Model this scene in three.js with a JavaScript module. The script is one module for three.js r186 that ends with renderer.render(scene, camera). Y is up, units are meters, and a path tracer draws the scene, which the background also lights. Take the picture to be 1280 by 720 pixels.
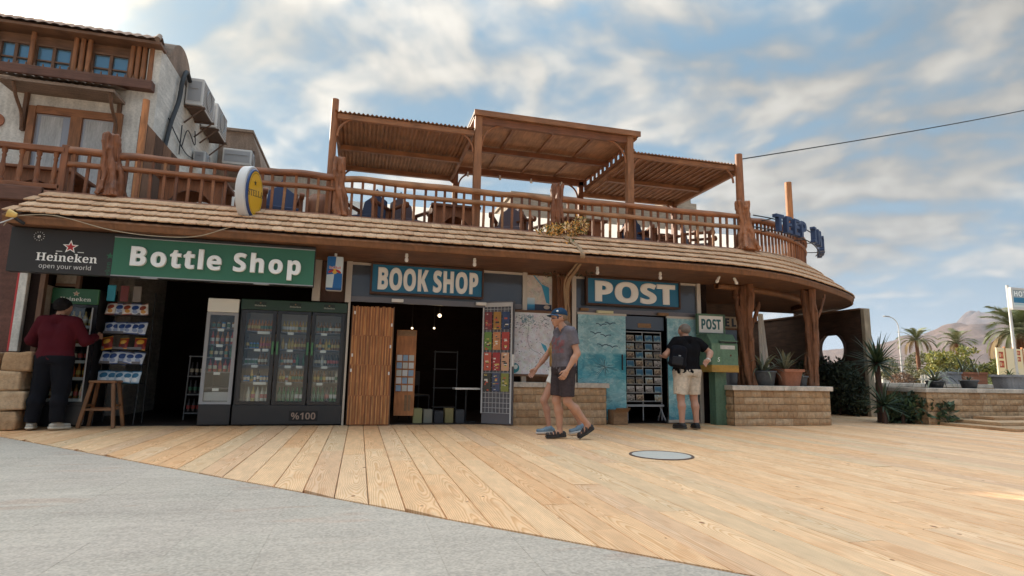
import * as THREE from 'three';
import { mergeGeometries, mergeVertices } from 'three/addons/utils/BufferGeometryUtils.js';
import { RoundedBoxGeometry } from 'three/addons/geometries/RoundedBoxGeometry.js';
import { TextGeometry } from 'three/addons/geometries/TextGeometry.js';
import { FontLoader } from 'three/addons/loaders/FontLoader.js';

// ---------------------------------------------------------------- camera
const scene = new THREE.Scene();
const camera = new THREE.PerspectiveCamera(53.67, 1024 / 576, 0.05, 12000);
{
  const y = 0.25668, p = 0.14849, r = 0.018083;               // turned right, tilted up, rolled
  const f = new THREE.Vector3(Math.sin(y) * Math.cos(p), Math.sin(p), -Math.cos(y) * Math.cos(p));
  const rt = new THREE.Vector3(Math.cos(y), 0, Math.sin(y)), up = new THREE.Vector3().crossVectors(rt, f);
  const rt2 = rt.clone().multiplyScalar(Math.cos(r)).addScaledVector(up, Math.sin(r));
  const up2 = up.clone().multiplyScalar(Math.cos(r)).addScaledVector(rt, -Math.sin(r));
  camera.quaternion.setFromRotationMatrix(new THREE.Matrix4().makeBasis(rt2, up2, f.clone().negate()));
  camera.position.set(0, 0.86, 0);
}
// ---------------------------------------------------------------- noise
function rng(seed) { let a = seed >>> 0; return () => { a = (a + 0x6D2B79F5) | 0; let t = Math.imul(a ^ (a >>> 15), 1 | a); t = (t + Math.imul(t ^ (t >>> 7), 61 | t)) ^ t; return ((t ^ (t >>> 14)) >>> 0) / 4294967296; }; }
const clamp = (x, a = 0, b = 1) => Math.min(b, Math.max(a, x)), mix = (a, b, t) => a + (b - a) * t, smooth = (a, b, x) => { const t = clamp((x - a) / (b - a)); return t * t * (3 - 2 * t); };
function h3(x, y, z) { let h = Math.imul(x, 374761393) ^ Math.imul(y, 668265263) ^ Math.imul(z, 2147483647 ^ 0x5bd1e995); h = Math.imul(h ^ (h >>> 13), 1274126177); h ^= h >>> 16; return (h >>> 0) / 4294967296; }
function n2(x, y, s = 0, px = 0, py = 0) {                      // value noise, periodic when px / py are given
  const xi = Math.floor(x), yi = Math.floor(y), fx = x - xi, fy = y - yi, u = fx * fx * (3 - 2 * fx), v = fy * fy * (3 - 2 * fy);
  const w = (i, p) => p ? ((i % p) + p) % p : i;
  const x0 = w(xi, px), x1 = w(xi + 1, px), y0 = w(yi, py), y1 = w(yi + 1, py);
  return mix(mix(h3(x0, y0, s), h3(x1, y0, s), u), mix(h3(x0, y1, s), h3(x1, y1, s), u), v);
}
function fbm(x, y, s, o = 4, px = 0, py = 0) { let a = 0, w = 0.5, t = 0; for (let i = 0; i < o; i++) { a += w * n2(x, y, s + i, px, py); t += w; x *= 2; y *= 2; px *= 2; py *= 2; w *= 0.5; } return a / t; }
function n3(x, y, z, s = 0) {
  const xi = Math.floor(x), yi = Math.floor(y), zi = Math.floor(z), fx = x - xi, fy = y - yi, fz = z - zi;
  const u = fx * fx * (3 - 2 * fx), v = fy * fy * (3 - 2 * fy), w = fz * fz * (3 - 2 * fz), H = (i, j, k) => h3(xi + i, (yi + j) * 131 + s, zi + k);
  return mix(mix(mix(H(0, 0, 0), H(1, 0, 0), u), mix(H(0, 1, 0), H(1, 1, 0), u), v), mix(mix(H(0, 0, 1), H(1, 0, 1), u), mix(H(0, 1, 1), H(1, 1, 1), u), v), w);
}
// ---------------------------------------------------------------- sky, sun, exposure
const SUN_AZ = -35 * Math.PI / 180, SUN_EL = 25.8 * Math.PI / 180;
const sunDir = new THREE.Vector3(Math.sin(SUN_AZ) * Math.cos(SUN_EL), Math.sin(SUN_EL), -Math.cos(SUN_AZ) * Math.cos(SUN_EL));
{
  const W = 2048, H = 1024, d = new Float32Array(W * H * 4);
  for (let j = 0; j < H; j++) {
    const el = ((j + 0.5) / H - 0.5) * Math.PI, ce = Math.cos(el), se = Math.sin(el);
    for (let i = 0; i < W; i++) {
      const th = ((i + 0.5) / W - 0.5) * 2 * Math.PI;            // three: u = atan2(z, x) / 2pi + 0.5
      const x = ce * Math.cos(th), z = ce * Math.sin(th), y = se;
      const e = Math.max(y, 0.0), sd = clamp(x * sunDir.x + y * sunDir.y + z * sunDir.z, -1, 1), ang = Math.acos(sd) * 57.2958;
      const k = Math.pow(1 - e, 2.0);
      let r = mix(0.115, 0.285, k), g = mix(0.215, 0.405, k), b = mix(0.315, 0.505, k);
      // broken, wind-drawn cloud: a warped flat layer seen from below
      const q = 1 / (e + 0.20), cx = x * q, cz = z * q;
      const wx = fbm(cx * 1.1 + 3, cz * 1.1 + 7, 11, 4) - 0.5, wz = fbm(cx * 1.1 + 31, cz * 1.1 + 17, 21, 4) - 0.5;
      const a = fbm(cx * 0.85 + wx * 0.9 + 1.7, cz * 1.05 + wz * 0.9 + 4.2, 31, 7);
      const c2 = fbm((cx * 0.8 + cz * 0.6) * 1.8 + wx * 2.6, (cz * 0.8 - cx * 0.6) * 5.6 + wz * 2.6, 51, 7), c3 = fbm(cx * 11 + wx * 5, cz * 12 + wz * 5, 57, 5);
      const near = Math.exp(-Math.pow(ang / 30, 2));
      const f = a * 0.40 + c2 * 0.36 + c3 * 0.24 + 0.06 * near + 0.01 + 0.07 * smooth(0.45, 0.8, y);
      let cov = smooth(0.452, 0.635, f); cov = Math.pow(cov, 1.0) * smooth(-0.02, 0.16, y) * 0.95;
      const lum = mix(0.46, 0.30, smooth(0.50, 0.64, a) * 0.85) + 0.34 * (c2 - 0.5) + 0.34 * (c3 - 0.5) + 0.15 * near;
      r = mix(r, lum * 1.035, cov); g = mix(g, lum * 0.985, cov); b = mix(b, lum * 0.895, cov);
      const hz = Math.exp(-e * 8) * 0.6; r = mix(r, 0.33, hz); g = mix(g, 0.43, hz); b = mix(b, 0.54, hz);
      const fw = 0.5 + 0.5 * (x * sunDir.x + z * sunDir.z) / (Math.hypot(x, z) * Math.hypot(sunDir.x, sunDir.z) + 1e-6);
      const zenithGain = mix((0.78 + 0.16 * e) * mix(0.52, 1.0, smooth(0.0, 0.8, fw)), 3.9, smooth(0.48, 1.0, e)); r *= zenithGain; g *= zenithGain; b *= zenithGain;   // unseen zenith raised and sky behind the camera dimmed, to light the deck
      const au = 0.55 * Math.exp(-ang / 11) + 6 * Math.exp(-Math.pow(ang / 6, 2));   // thin cloud lit round the sun
      r += au * 1.0; g += au * 0.91; b += au * 0.68;
      if (y < 0) { const t = smooth(0, -0.12, y); r = mix(r, 0.30, t); g = mix(g, 0.26, t); b = mix(b, 0.21, t); }
      const o = (j * W + i) * 4; d[o] = r; d[o + 1] = g; d[o + 2] = b; d[o + 3] = 1;
    }
  }
  const t = new THREE.DataTexture(d, W, H, THREE.RGBAFormat, THREE.FloatType);
  t.mapping = THREE.EquirectangularReflectionMapping; t.magFilter = THREE.LinearFilter; t.minFilter = THREE.LinearFilter; t.wrapS = THREE.RepeatWrapping; t.colorSpace = THREE.LinearSRGBColorSpace; t.needsUpdate = true;
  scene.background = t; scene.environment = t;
}
const sun = new THREE.DirectionalLight(new THREE.Color().setRGB(1, 0.9, 0.74), 5);
sun.position.copy(sunDir).multiplyScalar(60).add(new THREE.Vector3(4, 0, -8)); sun.target.position.set(4, 0, -8);
sun.castShadow = true; sun.shadow.mapSize.set(4096, 4096); sun.shadow.radius = 1.6;
Object.assign(sun.shadow.camera, { left: -40, right: 40, top: 40, bottom: -40, near: 1, far: 160 });
scene.add(sun, sun.target);
scene.fog = new THREE.FogExp2(new THREE.Color().setRGB(0.62, 0.66, 0.76), 0.00005);
const renderer = new THREE.WebGLRenderer({ antialias: true });
renderer.toneMapping = THREE.LinearToneMapping; renderer.toneMappingExposure = 1.86;
renderer.shadowMap.enabled = true; renderer.shadowMap.type = THREE.PCFSoftShadowMap;

// ---------------------------------------------------------------- textures
function tex(w, h, fn, srgb = false) {                             // fn(u, v) -> value or [r, g, b], linear unless srgb
  const d = new Uint8Array(w * h * 4);
  for (let j = 0; j < h; j++) for (let i = 0; i < w; i++) {
    let c = fn((i + 0.5) / w, (j + 0.5) / h, i, j); if (!Array.isArray(c)) c = [c, c, c];
    const o = (j * w + i) * 4; for (let k = 0; k < 3; k++) d[o + k] = Math.round(clamp(c[k]) * 255); d[o + 3] = 255;
  }
  const t = new THREE.DataTexture(d, w, h); t.wrapS = t.wrapT = THREE.RepeatWrapping; t.magFilter = THREE.LinearFilter; t.minFilter = THREE.LinearMipmapLinearFilter; t.generateMipmaps = true;
  t.colorSpace = srgb ? THREE.SRGBColorSpace : THREE.NoColorSpace; t.needsUpdate = true; return t;
}
const rep = (t, x, y = x) => { const c = t.clone(); c.repeat.set(x, y); c.needsUpdate = true; return c; };
function canvasTex(w, h, draw) {
  const c = document.createElement('canvas'); c.width = w; c.height = h; const g = c.getContext('2d'); draw(g, w, h);
  const t = new THREE.CanvasTexture(c); t.colorSpace = THREE.SRGBColorSpace; t.magFilter = THREE.LinearFilter; return t;
}
const enc = (x) => x <= 0.0031308 ? 12.92 * x : 1.055 * Math.pow(x, 1 / 2.4) - 0.055;
const S3 = (a) => a.map((x) => enc(clamp(x)));
const grainT = tex(512, 512, (u, v) => {                            // 1 m: fibres along v
  const w = (fbm(u * 6, v * 2, 5, 3, 6, 2) - 0.5) * 1.2, f = fbm(u * 64 + w * 5, v * 4, 8, 3, 64, 4), l = fbm(u * 14 + w * 6, v * 2, 9, 3, 14, 2), k = fbm(u * 5, v * 5, 14, 3, 5, 5);
  return enc(clamp(0.34 + 0.46 * f + 0.44 * l + 0.55 * (k - 0.5)));
}, true);
const grainB = tex(512, 512, (u, v) => { const w = (fbm(u * 6, v * 2, 5, 3, 6, 2) - 0.5) * 1.2; return 0.6 * fbm(u * 64 + w * 5, v * 4, 8, 3, 64, 4) + 0.4 * fbm(u * 14 + w * 6, v * 2, 9, 3, 14, 2); });
const mottleT = tex(512, 512, (u, v) => { const a = fbm(u * 4, v * 4, 3, 5, 4, 4), b = fbm(u * 48, v * 48, 13, 3, 48, 48), st = fbm(u * 20, v * 3, 23, 3, 20, 3); return enc(clamp(0.62 + 0.5 * (a - 0.5) + 0.28 * (b - 0.5) + 0.25 * (st - 0.5) + 0.12)); }, true);
const roughB = tex(512, 512, (u, v) => 0.5 * fbm(u * 10, v * 10, 41, 4, 10, 10) + 0.5 * fbm(u * 70, v * 70, 45, 3, 70, 70));
const rockB = tex(256, 256, (u, v) => { const a = fbm(u * 5, v * 5, 61, 5, 5, 5); return Math.abs(a - 0.5) * 1.5 + 0.35 * fbm(u * 30, v * 30, 66, 3, 30, 30); });
const rockT = tex(256, 256, (u, v) => { const a = fbm(u * 4, v * 7, 71, 5, 4, 7), b = fbm(u * 40, v * 40, 76, 3, 40, 40); return enc(clamp(0.72 + 0.75 * (a - 0.5) + 0.3 * (b - 0.5))); }, true);
const slateT = tex(1024, 1024, (u, v) => {                          // 2 m of riven grey stone, streaks along u
  const a = fbm(u * 3, v * 6, 81, 5, 3, 6), s = fbm(u * 5, v * 34, 85, 4, 5, 34), f = fbm(u * 180, v * 180, 89, 2, 180, 180), rr = smooth(0.62, 0.78, fbm(u * 3, v * 12, 93, 4, 3, 12));
  const l = clamp(0.78 + 0.20 * (a - 0.5) + 0.16 * (s - 0.5) + 0.42 * (f - 0.5));
  return S3([l * mix(1, 1.0, rr), l * mix(0.985, 0.90, rr), l * mix(0.955, 0.84, rr)]);
}, true);
const slateB = tex(1024, 1024, (u, v) => 0.55 * fbm(u * 6, v * 40, 85, 4, 6, 40) + 0.45 * fbm(u * 90, v * 120, 97, 3, 90, 120));
const fabricB = tex(128, 128, (u, v) => 0.5 + 0.25 * Math.sin(u * 128 * Math.PI / 2) + 0.25 * Math.sin(v * 128 * Math.PI / 2));

// pine boards: rings of a trunk cut by a nearly lengthwise plane
const boardT = [], boardB = [];
for (let k = 0; k < 6; k++) {
  const r = rng(500 + k), cx = (r() - 0.5) * 0.10 + (k === 2 ? 0.16 : 0), d0 = 0.015 + r() * 0.05, fr = 62 + r() * 38;
  const kn = Array.from({ length: 1 + (k % 2) }, () => [r(), r(), 0.006 + r() * 0.010]);
  const ring = (u, v) => {
    const x = (u - 0.5) * 0.226, y = v * 3.6;
    let d = d0 + 0.060 * (fbm(y * 1.1, 3.1, 200 + k, 3) - 0.5) * 2 + 0.006 * (fbm(x * 30, y * 2.2, 230 + k, 3) - 0.5);
    let wob = 0, dark = 0;
    for (const [ku, kv, kr] of kn) { const dx = x - (ku - 0.5) * 0.2, dy = (y - kv * 3.6) * 0.45, q = Math.hypot(dx, dy); wob += kr * 1.6 * Math.exp(-q / (kr * 2.4)); dark = Math.max(dark, 1 - smooth(kr * 0.7, kr * 1.2, Math.hypot(dx, dy * 1.6))); }
    const rr = Math.hypot(x - cx + 0.004 * (fbm(y * 3, 9, 260 + k, 2) - 0.5), d) + wob, t = (rr * fr) % 1;
    return [smooth(0.35, 0.92, t) * (1 - smooth(0.94, 1, t)), dark];
  };
  boardT.push(tex(160, 1280, (u, v) => {
    const [l, dk] = ring(u, v), n = fbm(u * 5, v * 22, 300 + k, 4), f = fbm(u * 70, v * 60, 320 + k, 2), st = smooth(0.63, 0.74, fbm(u * 2.2, v * 9, 340 + k, 4));
    const t = clamp(l * 0.88), b = 0.90 + 0.26 * (n - 0.5) + 0.16 * (f - 0.5);
    let c = [mix(1.0, 0.78, t) * b, mix(0.985, 0.62, t) * b, mix(0.95, 0.44, t) * b];
    c = [mix(c[0], 0.66, st * 0.3), mix(c[1], 0.46, st * 0.3), mix(c[2], 0.30, st * 0.3)];
    return S3([mix(c[0], 0.30, dk), mix(c[1], 0.16, dk), mix(c[2], 0.08, dk)]);
  }, true));
  if (k < 2) boardB.push(tex(160, 1280, (u, v) => { const [l] = ring(u, v); return 0.5 + 0.3 * l + 0.2 * fbm(u * 60, v * 50, 360 + k, 2); }));
}
// ---------------------------------------------------------------- materials
const C = (r, g, b) => new THREE.Color().setRGB(r, g, b);
const M = (c, rough = 0.8, o = {}) => new THREE.MeshStandardMaterial({ color: Array.isArray(c) ? C(...c) : c, roughness: rough, ...o });
const Mc = (c, rough = 0.95, o = {}) => new THREE.MeshPhysicalMaterial({ color: C(...c), roughness: rough, specularIntensity: 0.25, ...o });   // cloth and other dull stuff
const wood = (r, g, b, rough = 0.72, bs = 0.003) => M([r, g, b], rough, { map: grainT, bumpMap: grainB, bumpScale: bs });
const mt = {
  railing: wood(0.29, 0.105, 0.04, 0.6), railing2: wood(0.24, 0.083, 0.032, 0.62), railing3: wood(0.36, 0.138, 0.055, 0.6), railing4: wood(0.40, 0.19, 0.09, 0.8, 0.006), railing5: wood(0.17, 0.06, 0.026, 0.55), beam: wood(0.33, 0.135, 0.054, 0.62), fascia: wood(0.25, 0.105, 0.042, 0.66), soffit: wood(0.18, 0.077, 0.036, 0.66), trunk: wood(0.22, 0.088, 0.038, 0.75, 0.01),
  dark: wood(0.085, 0.038, 0.024, 0.7), slat: wood(0.42, 0.195, 0.085, 0.75), ply: wood(0.46, 0.225, 0.105, 0.7), orange: wood(0.55, 0.215, 0.075, 0.6), stool: wood(0.27, 0.12, 0.05, 0.55), darkwall: wood(0.10, 0.052, 0.032, 0.75), frameWood: wood(0.20, 0.10, 0.055, 0.65), curtainwood: wood(0.155, 0.065, 0.04, 0.7),
  plaster: M([0.80, 0.75, 0.68], 0.92, { map: mottleT, bumpMap: roughB, bumpScale: 0.006 }), plasterTan: M([0.5, 0.4, 0.31], 0.92, { map: mottleT, bumpMap: roughB, bumpScale: 0.008 }), brownWall: M([0.17, 0.075, 0.055], 0.85, { map: mottleT, bumpMap: roughB, bumpScale: 0.006 }), oldBrown: M([0.33, 0.23, 0.17], 0.95, { map: mottleT, bumpMap: roughB, bumpScale: 0.012 }),
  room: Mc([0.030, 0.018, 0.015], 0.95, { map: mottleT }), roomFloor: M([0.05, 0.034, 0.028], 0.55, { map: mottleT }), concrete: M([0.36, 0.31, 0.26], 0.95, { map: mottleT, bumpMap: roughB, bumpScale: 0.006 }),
  alu: M([0.52, 0.45, 0.38], 0.45, { metalness: 0.5 }), aluDark: M([0.16, 0.15, 0.16], 0.45, { metalness: 0.6 }), white: M([0.78, 0.75, 0.71], 0.5), whitePaint: M([0.75, 0.71, 0.65], 0.6, { map: mottleT }), black: M([0.015, 0.014, 0.015], 0.5), blackGloss: M([0.018, 0.017, 0.02], 0.22), charcoal: M([0.026, 0.025, 0.027], 0.42), grey: M([0.33, 0.33, 0.34], 0.6), red: M([0.45, 0.03, 0.03], 0.45), gold: M([0.75, 0.47, 0.13], 0.4), chrome: M([0.6, 0.6, 0.62], 0.25, { metalness: 0.9 }), rust: M([0.16, 0.09, 0.06], 0.85, { map: mottleT }), cable: M([0.03, 0.03, 0.032], 0.7), cableTan: M([0.4, 0.32, 0.22], 0.8),
  cap: M([0.70, 0.60, 0.50], 0.85, { map: rockT, bumpMap: roughB, bumpScale: 0.003 }), mortar: M([0.36, 0.24, 0.15], 0.95, { bumpMap: roughB, bumpScale: 0.006 }),
  glass: new THREE.MeshPhysicalMaterial({ color: C(0.92, 0.95, 0.95), roughness: 0.03, transmission: 1, thickness: 0, ior: 1.5 }), glassDim: new THREE.MeshPhysicalMaterial({ color: C(0.75, 0.82, 0.86), roughness: 0.04, transmission: 1, thickness: 0, ior: 1.5 }),
  glassBlue: M([0.085, 0.095, 0.115], 0.1, { metalness: 0.2 }), terracotta: M([0.46, 0.18, 0.10], 0.85, { map: mottleT, bumpMap: roughB, bumpScale: 0.003 }), potGrey: M([0.115, 0.115, 0.12], 0.8, { map: mottleT }), potPale: M([0.36, 0.36, 0.38], 0.8, { map: mottleT }), soil: M([0.06, 0.04, 0.028], 1),
  signGreen: M([0.028, 0.135, 0.075], 0.42), signGreenLight: M([0.07, 0.21, 0.09], 0.45), mailGreen: M([0.155, 0.27, 0.165], 0.55, { map: mottleT }), mailYellow: M([0.55, 0.30, 0.05], 0.55, { map: mottleT }), postGreen: M([0.12, 0.215, 0.135], 0.6, { map: mottleT }), signBlue: M([0.012, 0.145, 0.27], 0.35), deepBlue: M([0.02, 0.05, 0.16], 0.35), letterWhite: M([0.82, 0.80, 0.77], 0.5), letterSide: M([0.62, 0.55, 0.44], 0.6), yellow: M([0.75, 0.50, 0.07], 0.4), rim: M([0.55, 0.53, 0.52], 0.45), cardboard: M([0.36, 0.21, 0.11], 0.9, { map: mottleT }),
};
// ---------------------------------------------------------------- geometry helpers
const V = (x, y, z) => new THREE.Vector3(x, y, z);
const UP = V(0, 1, 0);
function clean(g) { if (g.index) g = g.toNonIndexed(); for (const k of Object.keys(g.attributes)) if (!['position', 'normal', 'uv'].includes(k)) g.deleteAttribute(k); if (!g.attributes.uv) g.setAttribute('uv', new THREE.BufferAttribute(new Float32Array(g.attributes.position.count * 2), 2)); if (!g.attributes.normal) g.computeVertexNormals(); g.morphAttributes = {}; return g; }
const join = (...gs) => { gs = gs.flat().filter(Boolean).map(clean); return gs.length === 1 ? gs[0] : mergeGeometries(gs); };
let uvSeed = 7; const uvR = rng(77);
function uvm(g, axis = 'y', shift = true) {                            // uv in metres by facing side, fibres along the axis
  g = g.index ? g.toNonIndexed() : g; const p = g.attributes.position, uv = new Float32Array(p.count * 2), a = V(), b = V(), c = V(), n = V(), ax = 'xyz'.indexOf(axis), ox = shift ? uvR() * 5 : 0, oy = shift ? uvR() * 5 : 0;
  for (let i = 0; i < p.count; i += 3) {
    a.fromBufferAttribute(p, i); b.fromBufferAttribute(p, i + 1); c.fromBufferAttribute(p, i + 2); n.copy(b).sub(a).cross(c.clone().sub(a));
    const m = [Math.abs(n.x), Math.abs(n.y), Math.abs(n.z)]; let k = m.indexOf(Math.max(...m)), rest = [0, 1, 2].filter((q) => q !== k), vv = rest.includes(ax) ? ax : rest[1], uu = rest.find((q) => q !== vv);
    [a, b, c].forEach((t, j) => { const q = t.toArray(); uv[(i + j) * 2] = q[uu] + ox; uv[(i + j) * 2 + 1] = q[vv] + oy; });
  }
  g.setAttribute('uv', new THREE.BufferAttribute(uv, 2)); return g;
}
function place(g, x = 0, y = 0, z = 0, rx = 0, ry = 0, rz = 0) { if (rx || ry || rz) g.applyMatrix4(new THREE.Matrix4().makeRotationFromEuler(new THREE.Euler(rx, ry, rz))); g.translate(x, y, z); return g; }
function box(w, h, d, x = 0, y = 0, z = 0, o = {}) {                    // centred box; bevelled when r
  const g = o.r ? new RoundedBoxGeometry(w, h, d, 1, Math.min(o.r, w / 2.01, h / 2.01, d / 2.01)) : new THREE.BoxGeometry(w, h, d);
  return place(uvm(g, o.ax || (w > h && w > d ? 'x' : d > h ? 'z' : 'y')), x, y, z, o.rx, o.ry, o.rz);
}
const bx = (x0, x1, y0, y1, z0, z1, o) => box(Math.abs(x1 - x0), Math.abs(y1 - y0), Math.abs(z1 - z0), (x0 + x1) / 2, (y0 + y1) / 2, (z0 + z1) / 2, o);
function bar(a, b, w, h = w, o = {}) {                                   // box from a to b
  const d = b.clone().sub(a), l = d.length(), g = uvm(o.r ? new RoundedBoxGeometry(w, l, h, 1, o.r) : new THREE.BoxGeometry(w, l, h), 'y'); d.normalize();
  const x = Math.abs(d.y) > 0.95 ? V(1, 0, 0) : V().crossVectors(d, UP).normalize(), z = V().crossVectors(x, d).normalize(), x2 = V().crossVectors(d, z).normalize();
  g.applyMatrix4(new THREE.Matrix4().makeBasis(x2, d, z)); const m = a.clone().add(b).multiplyScalar(0.5); g.translate(m.x, m.y, m.z); return g;
}
function cyl(r0, r1, h, x = 0, y = 0, z = 0, n = 16, o = {}) { const g = new THREE.CylinderGeometry(r1, r0, h, n, o.hs || 1, !!o.open); const uv = g.attributes.uv; for (let i = 0; i < uv.count; i++) uv.setXY(i, uv.getX(i) * Math.PI * 2 * Math.max(r0, r1), uv.getY(i) * h); return place(g, x, y + (o.mid ? 0 : h / 2), z, o.rx, o.ry, o.rz); }
function rod(a, b, r0, r1 = r0, n = 8) { const d = b.clone().sub(a), l = d.length(), g = new THREE.CylinderGeometry(r1, r0, l, n); const uv = g.attributes.uv; for (let i = 0; i < uv.count; i++) uv.setXY(i, uv.getX(i) * 6.28 * r0, uv.getY(i) * l); g.applyQuaternion(new THREE.Quaternion().setFromUnitVectors(UP, d.normalize())); g.translate((a.x + b.x) / 2, (a.y + b.y) / 2, (a.z + b.z) / 2); return g; }
function tube(pts, r, n = 24, m = 6, closed = false) { return new THREE.TubeGeometry(new THREE.CatmullRomCurve3(pts.map((p) => Array.isArray(p) ? V(...p) : p), closed), n, r, m, closed); }
function lathe(pts, n = 24) { return new THREE.LatheGeometry(pts.map((p) => new THREE.Vector2(...p)), n); }
function shape(pts, depth, bevel = 0) { const s = new THREE.Shape(pts.map((p) => new THREE.Vector2(...p))); return new THREE.ExtrudeGeometry(s, { depth, bevelEnabled: bevel > 0, bevelSize: bevel, bevelThickness: bevel, bevelSegments: 1, curveSegments: 10 }); }
function grid(nu, nv, f, uvs = [1, 1]) {                                 // surface f(u, v) -> [x, y, z]
  const p = [], uv = [], ix = []; for (let j = 0; j <= nv; j++) for (let i = 0; i <= nu; i++) { p.push(...f(i / nu, j / nv)); uv.push(i / nu * uvs[0], j / nv * uvs[1]); }
  for (let j = 0; j < nv; j++) for (let i = 0; i < nu; i++) { const a = j * (nu + 1) + i, b = a + 1, c = a + nu + 1, d = c + 1; ix.push(a, b, d, a, d, c); }
  const g = new THREE.BufferGeometry(); g.setAttribute('position', new THREE.Float32BufferAttribute(p, 3)); g.setAttribute('uv', new THREE.Float32BufferAttribute(uv, 2)); g.setIndex(ix); g.computeVertexNormals(); return g;
}
// quad with a whole picture on it, facing +z, centred
const card = (w, h, x = 0, y = 0, z = 0, ry = 0, rx = 0) => place(new THREE.PlaneGeometry(w, h), x, y, z, rx, ry, 0);
// surface nets: mesh of f < 0 inside a box
function sdf(f, lo, hi, cell) {
  const N = [0, 1, 2].map((k) => Math.max(2, Math.ceil((hi[k] - lo[k]) / cell) + 1)), [nx, ny, nz] = N, v = new Float32Array(nx * ny * nz);
  for (let k = 0, o = 0; k < nz; k++) for (let j = 0; j < ny; j++) for (let i = 0; i < nx; i++, o++) v[o] = f(lo[0] + i * cell, lo[1] + j * cell, lo[2] + k * cell);
  const id = new Int32Array(nx * ny * nz).fill(-1), P = [], ix = [], at = (i, j, k) => i + nx * (j + ny * k);
  for (let k = 0; k < nz - 1; k++) for (let j = 0; j < ny - 1; j++) for (let i = 0; i < nx - 1; i++) {
    let m = 0, c = [0, 0, 0], n = 0; const q = [];
    for (let t = 0; t < 8; t++) { const w = v[at(i + (t & 1), j + ((t >> 1) & 1), k + (t >> 2))]; q.push(w); if (w < 0) m |= 1 << t; }
    if (m === 0 || m === 255) continue;
    for (let a = 0; a < 8; a++) for (const s of [1, 2, 4]) { const b = a ^ s; if (b < a) continue; if ((q[a] < 0) === (q[b] < 0)) continue; const t = q[a] / (q[a] - q[b]); for (let d = 0; d < 3; d++) { const A = (a >> d) & 1, B = (b >> d) & 1; c[d] += A + (B - A) * t; } n++; }
    id[at(i, j, k)] = P.length / 3; P.push(lo[0] + (i + c[0] / n) * cell, lo[1] + (j + c[1] / n) * cell, lo[2] + (k + c[2] / n) * cell);
  }
  const st = [1, nx, nx * ny];
  for (let k = 1; k < nz - 1; k++) for (let j = 1; j < ny - 1; j++) for (let i = 1; i < nx - 1; i++) {
    const o = at(i, j, k), ins = v[o] < 0;
    for (let d = 0; d < 3; d++) { if (ins === (v[o + st[d]] < 0)) continue; const a = st[(d + 1) % 3], b = st[(d + 2) % 3], A = id[o - a - b], B = id[o - b], Cc = id[o], D = id[o - a]; if (A < 0 || B < 0 || Cc < 0 || D < 0) continue; if (ins) ix.push(A, B, Cc, A, Cc, D); else ix.push(A, Cc, B, A, D, Cc); }
  }
  const g = new THREE.BufferGeometry(), nor = [], e = cell * 0.7; for (let i = 0; i < P.length; i += 3) { const [x, y, z] = [P[i], P[i + 1], P[i + 2]]; let a = f(x + e, y, z) - f(x - e, y, z), b = f(x, y + e, z) - f(x, y - e, z), c = f(x, y, z + e) - f(x, y, z - e); const l = Math.hypot(a, b, c) || 1; nor.push(a / l, b / l, c / l); }
  const uv = []; for (let i = 0; i < P.length; i += 3) uv.push(Math.atan2(P[i + 2] - (lo[2] + hi[2]) / 2, P[i] - (lo[0] + hi[0]) / 2) * 0.15, P[i + 1]);
  g.setAttribute('position', new THREE.Float32BufferAttribute(P, 3)); g.setAttribute('normal', new THREE.Float32BufferAttribute(nor, 3)); g.setAttribute('uv', new THREE.Float32BufferAttribute(uv, 2)); g.setIndex(ix); return g;
}
// tapered capsules joined by a smooth minimum: s = [ax,ay,az, bx,by,bz, ra, rb]
const caps = (segs, k) => { const q = segs.map((s) => { const [ax, ay, az, bx_, by, bz, ra, rb] = s, dx = bx_ - ax, dy = by - ay, dz = bz - az; return [ax, ay, az, dx, dy, dz, dx * dx + dy * dy + dz * dz + 1e-9, ra, rb - ra]; });
  return (x, y, z) => { let d = 1e3; for (let i = 0; i < q.length; i++) { const s = q[i], px = x - s[0], py = y - s[1], pz = z - s[2]; let t = (px * s[3] + py * s[4] + pz * s[5]) / s[6]; t = t < 0 ? 0 : t > 1 ? 1 : t; const ex = px - s[3] * t, ey = py - s[4] * t, ez = pz - s[5] * t, l = Math.sqrt(ex * ex + ey * ey + ez * ez) - s[7] - s[8] * t; const h = k - Math.abs(d - l); d = (d < l ? d : l) - (h > 0 ? h * h / (4 * k) : 0); } return d; }; };

// ---------------------------------------------------------------- objects
const taken = new Map();
function numbered(name) { const n = taken.get(name) || 0; taken.set(name, n + 1); return n ? `${name}_${String(n).padStart(3, '0')}` : name; }
function shade(o) { o.castShadow = o.receiveShadow = true; return o; }
function tag(o, label, category, group) { o.userData = { ...o.userData, label, category, kind: 'thing' }; if (group) o.userData.group = group; return o; }
function thing(name, label, category, pos = [0, 0, 0], turn = 0, group) { const o = new THREE.Group(); o.name = numbered(name); o.position.set(...pos); o.rotation.y = turn; scene.add(o); return tag(o, label, category, group); }
function part(name, geo, mat, parent, label) { const o = shade(new THREE.Mesh(Array.isArray(geo) ? join(geo) : geo, mat)); o.name = name; parent.add(o); if (label) o.userData.label = label; return o; }
function solo(name, geo, mat, label, category, group, pos) { const o = shade(new THREE.Mesh(Array.isArray(geo) ? join(geo) : geo, mat)); o.name = numbered(name); if (pos) o.position.set(...pos); scene.add(o); return tag(o, label, category, group); }
function struct(name, geo, mat) { const o = shade(new THREE.Mesh(Array.isArray(geo) ? join(geo) : geo, mat)); o.name = name; o.userData.kind = 'structure'; scene.add(o); return o; }
const stuff = (o) => { o.userData.kind = 'stuff'; return o; };
const font = await new FontLoader().loadAsync('fonts/droid/droid_sans_bold.typeface.json');
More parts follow.
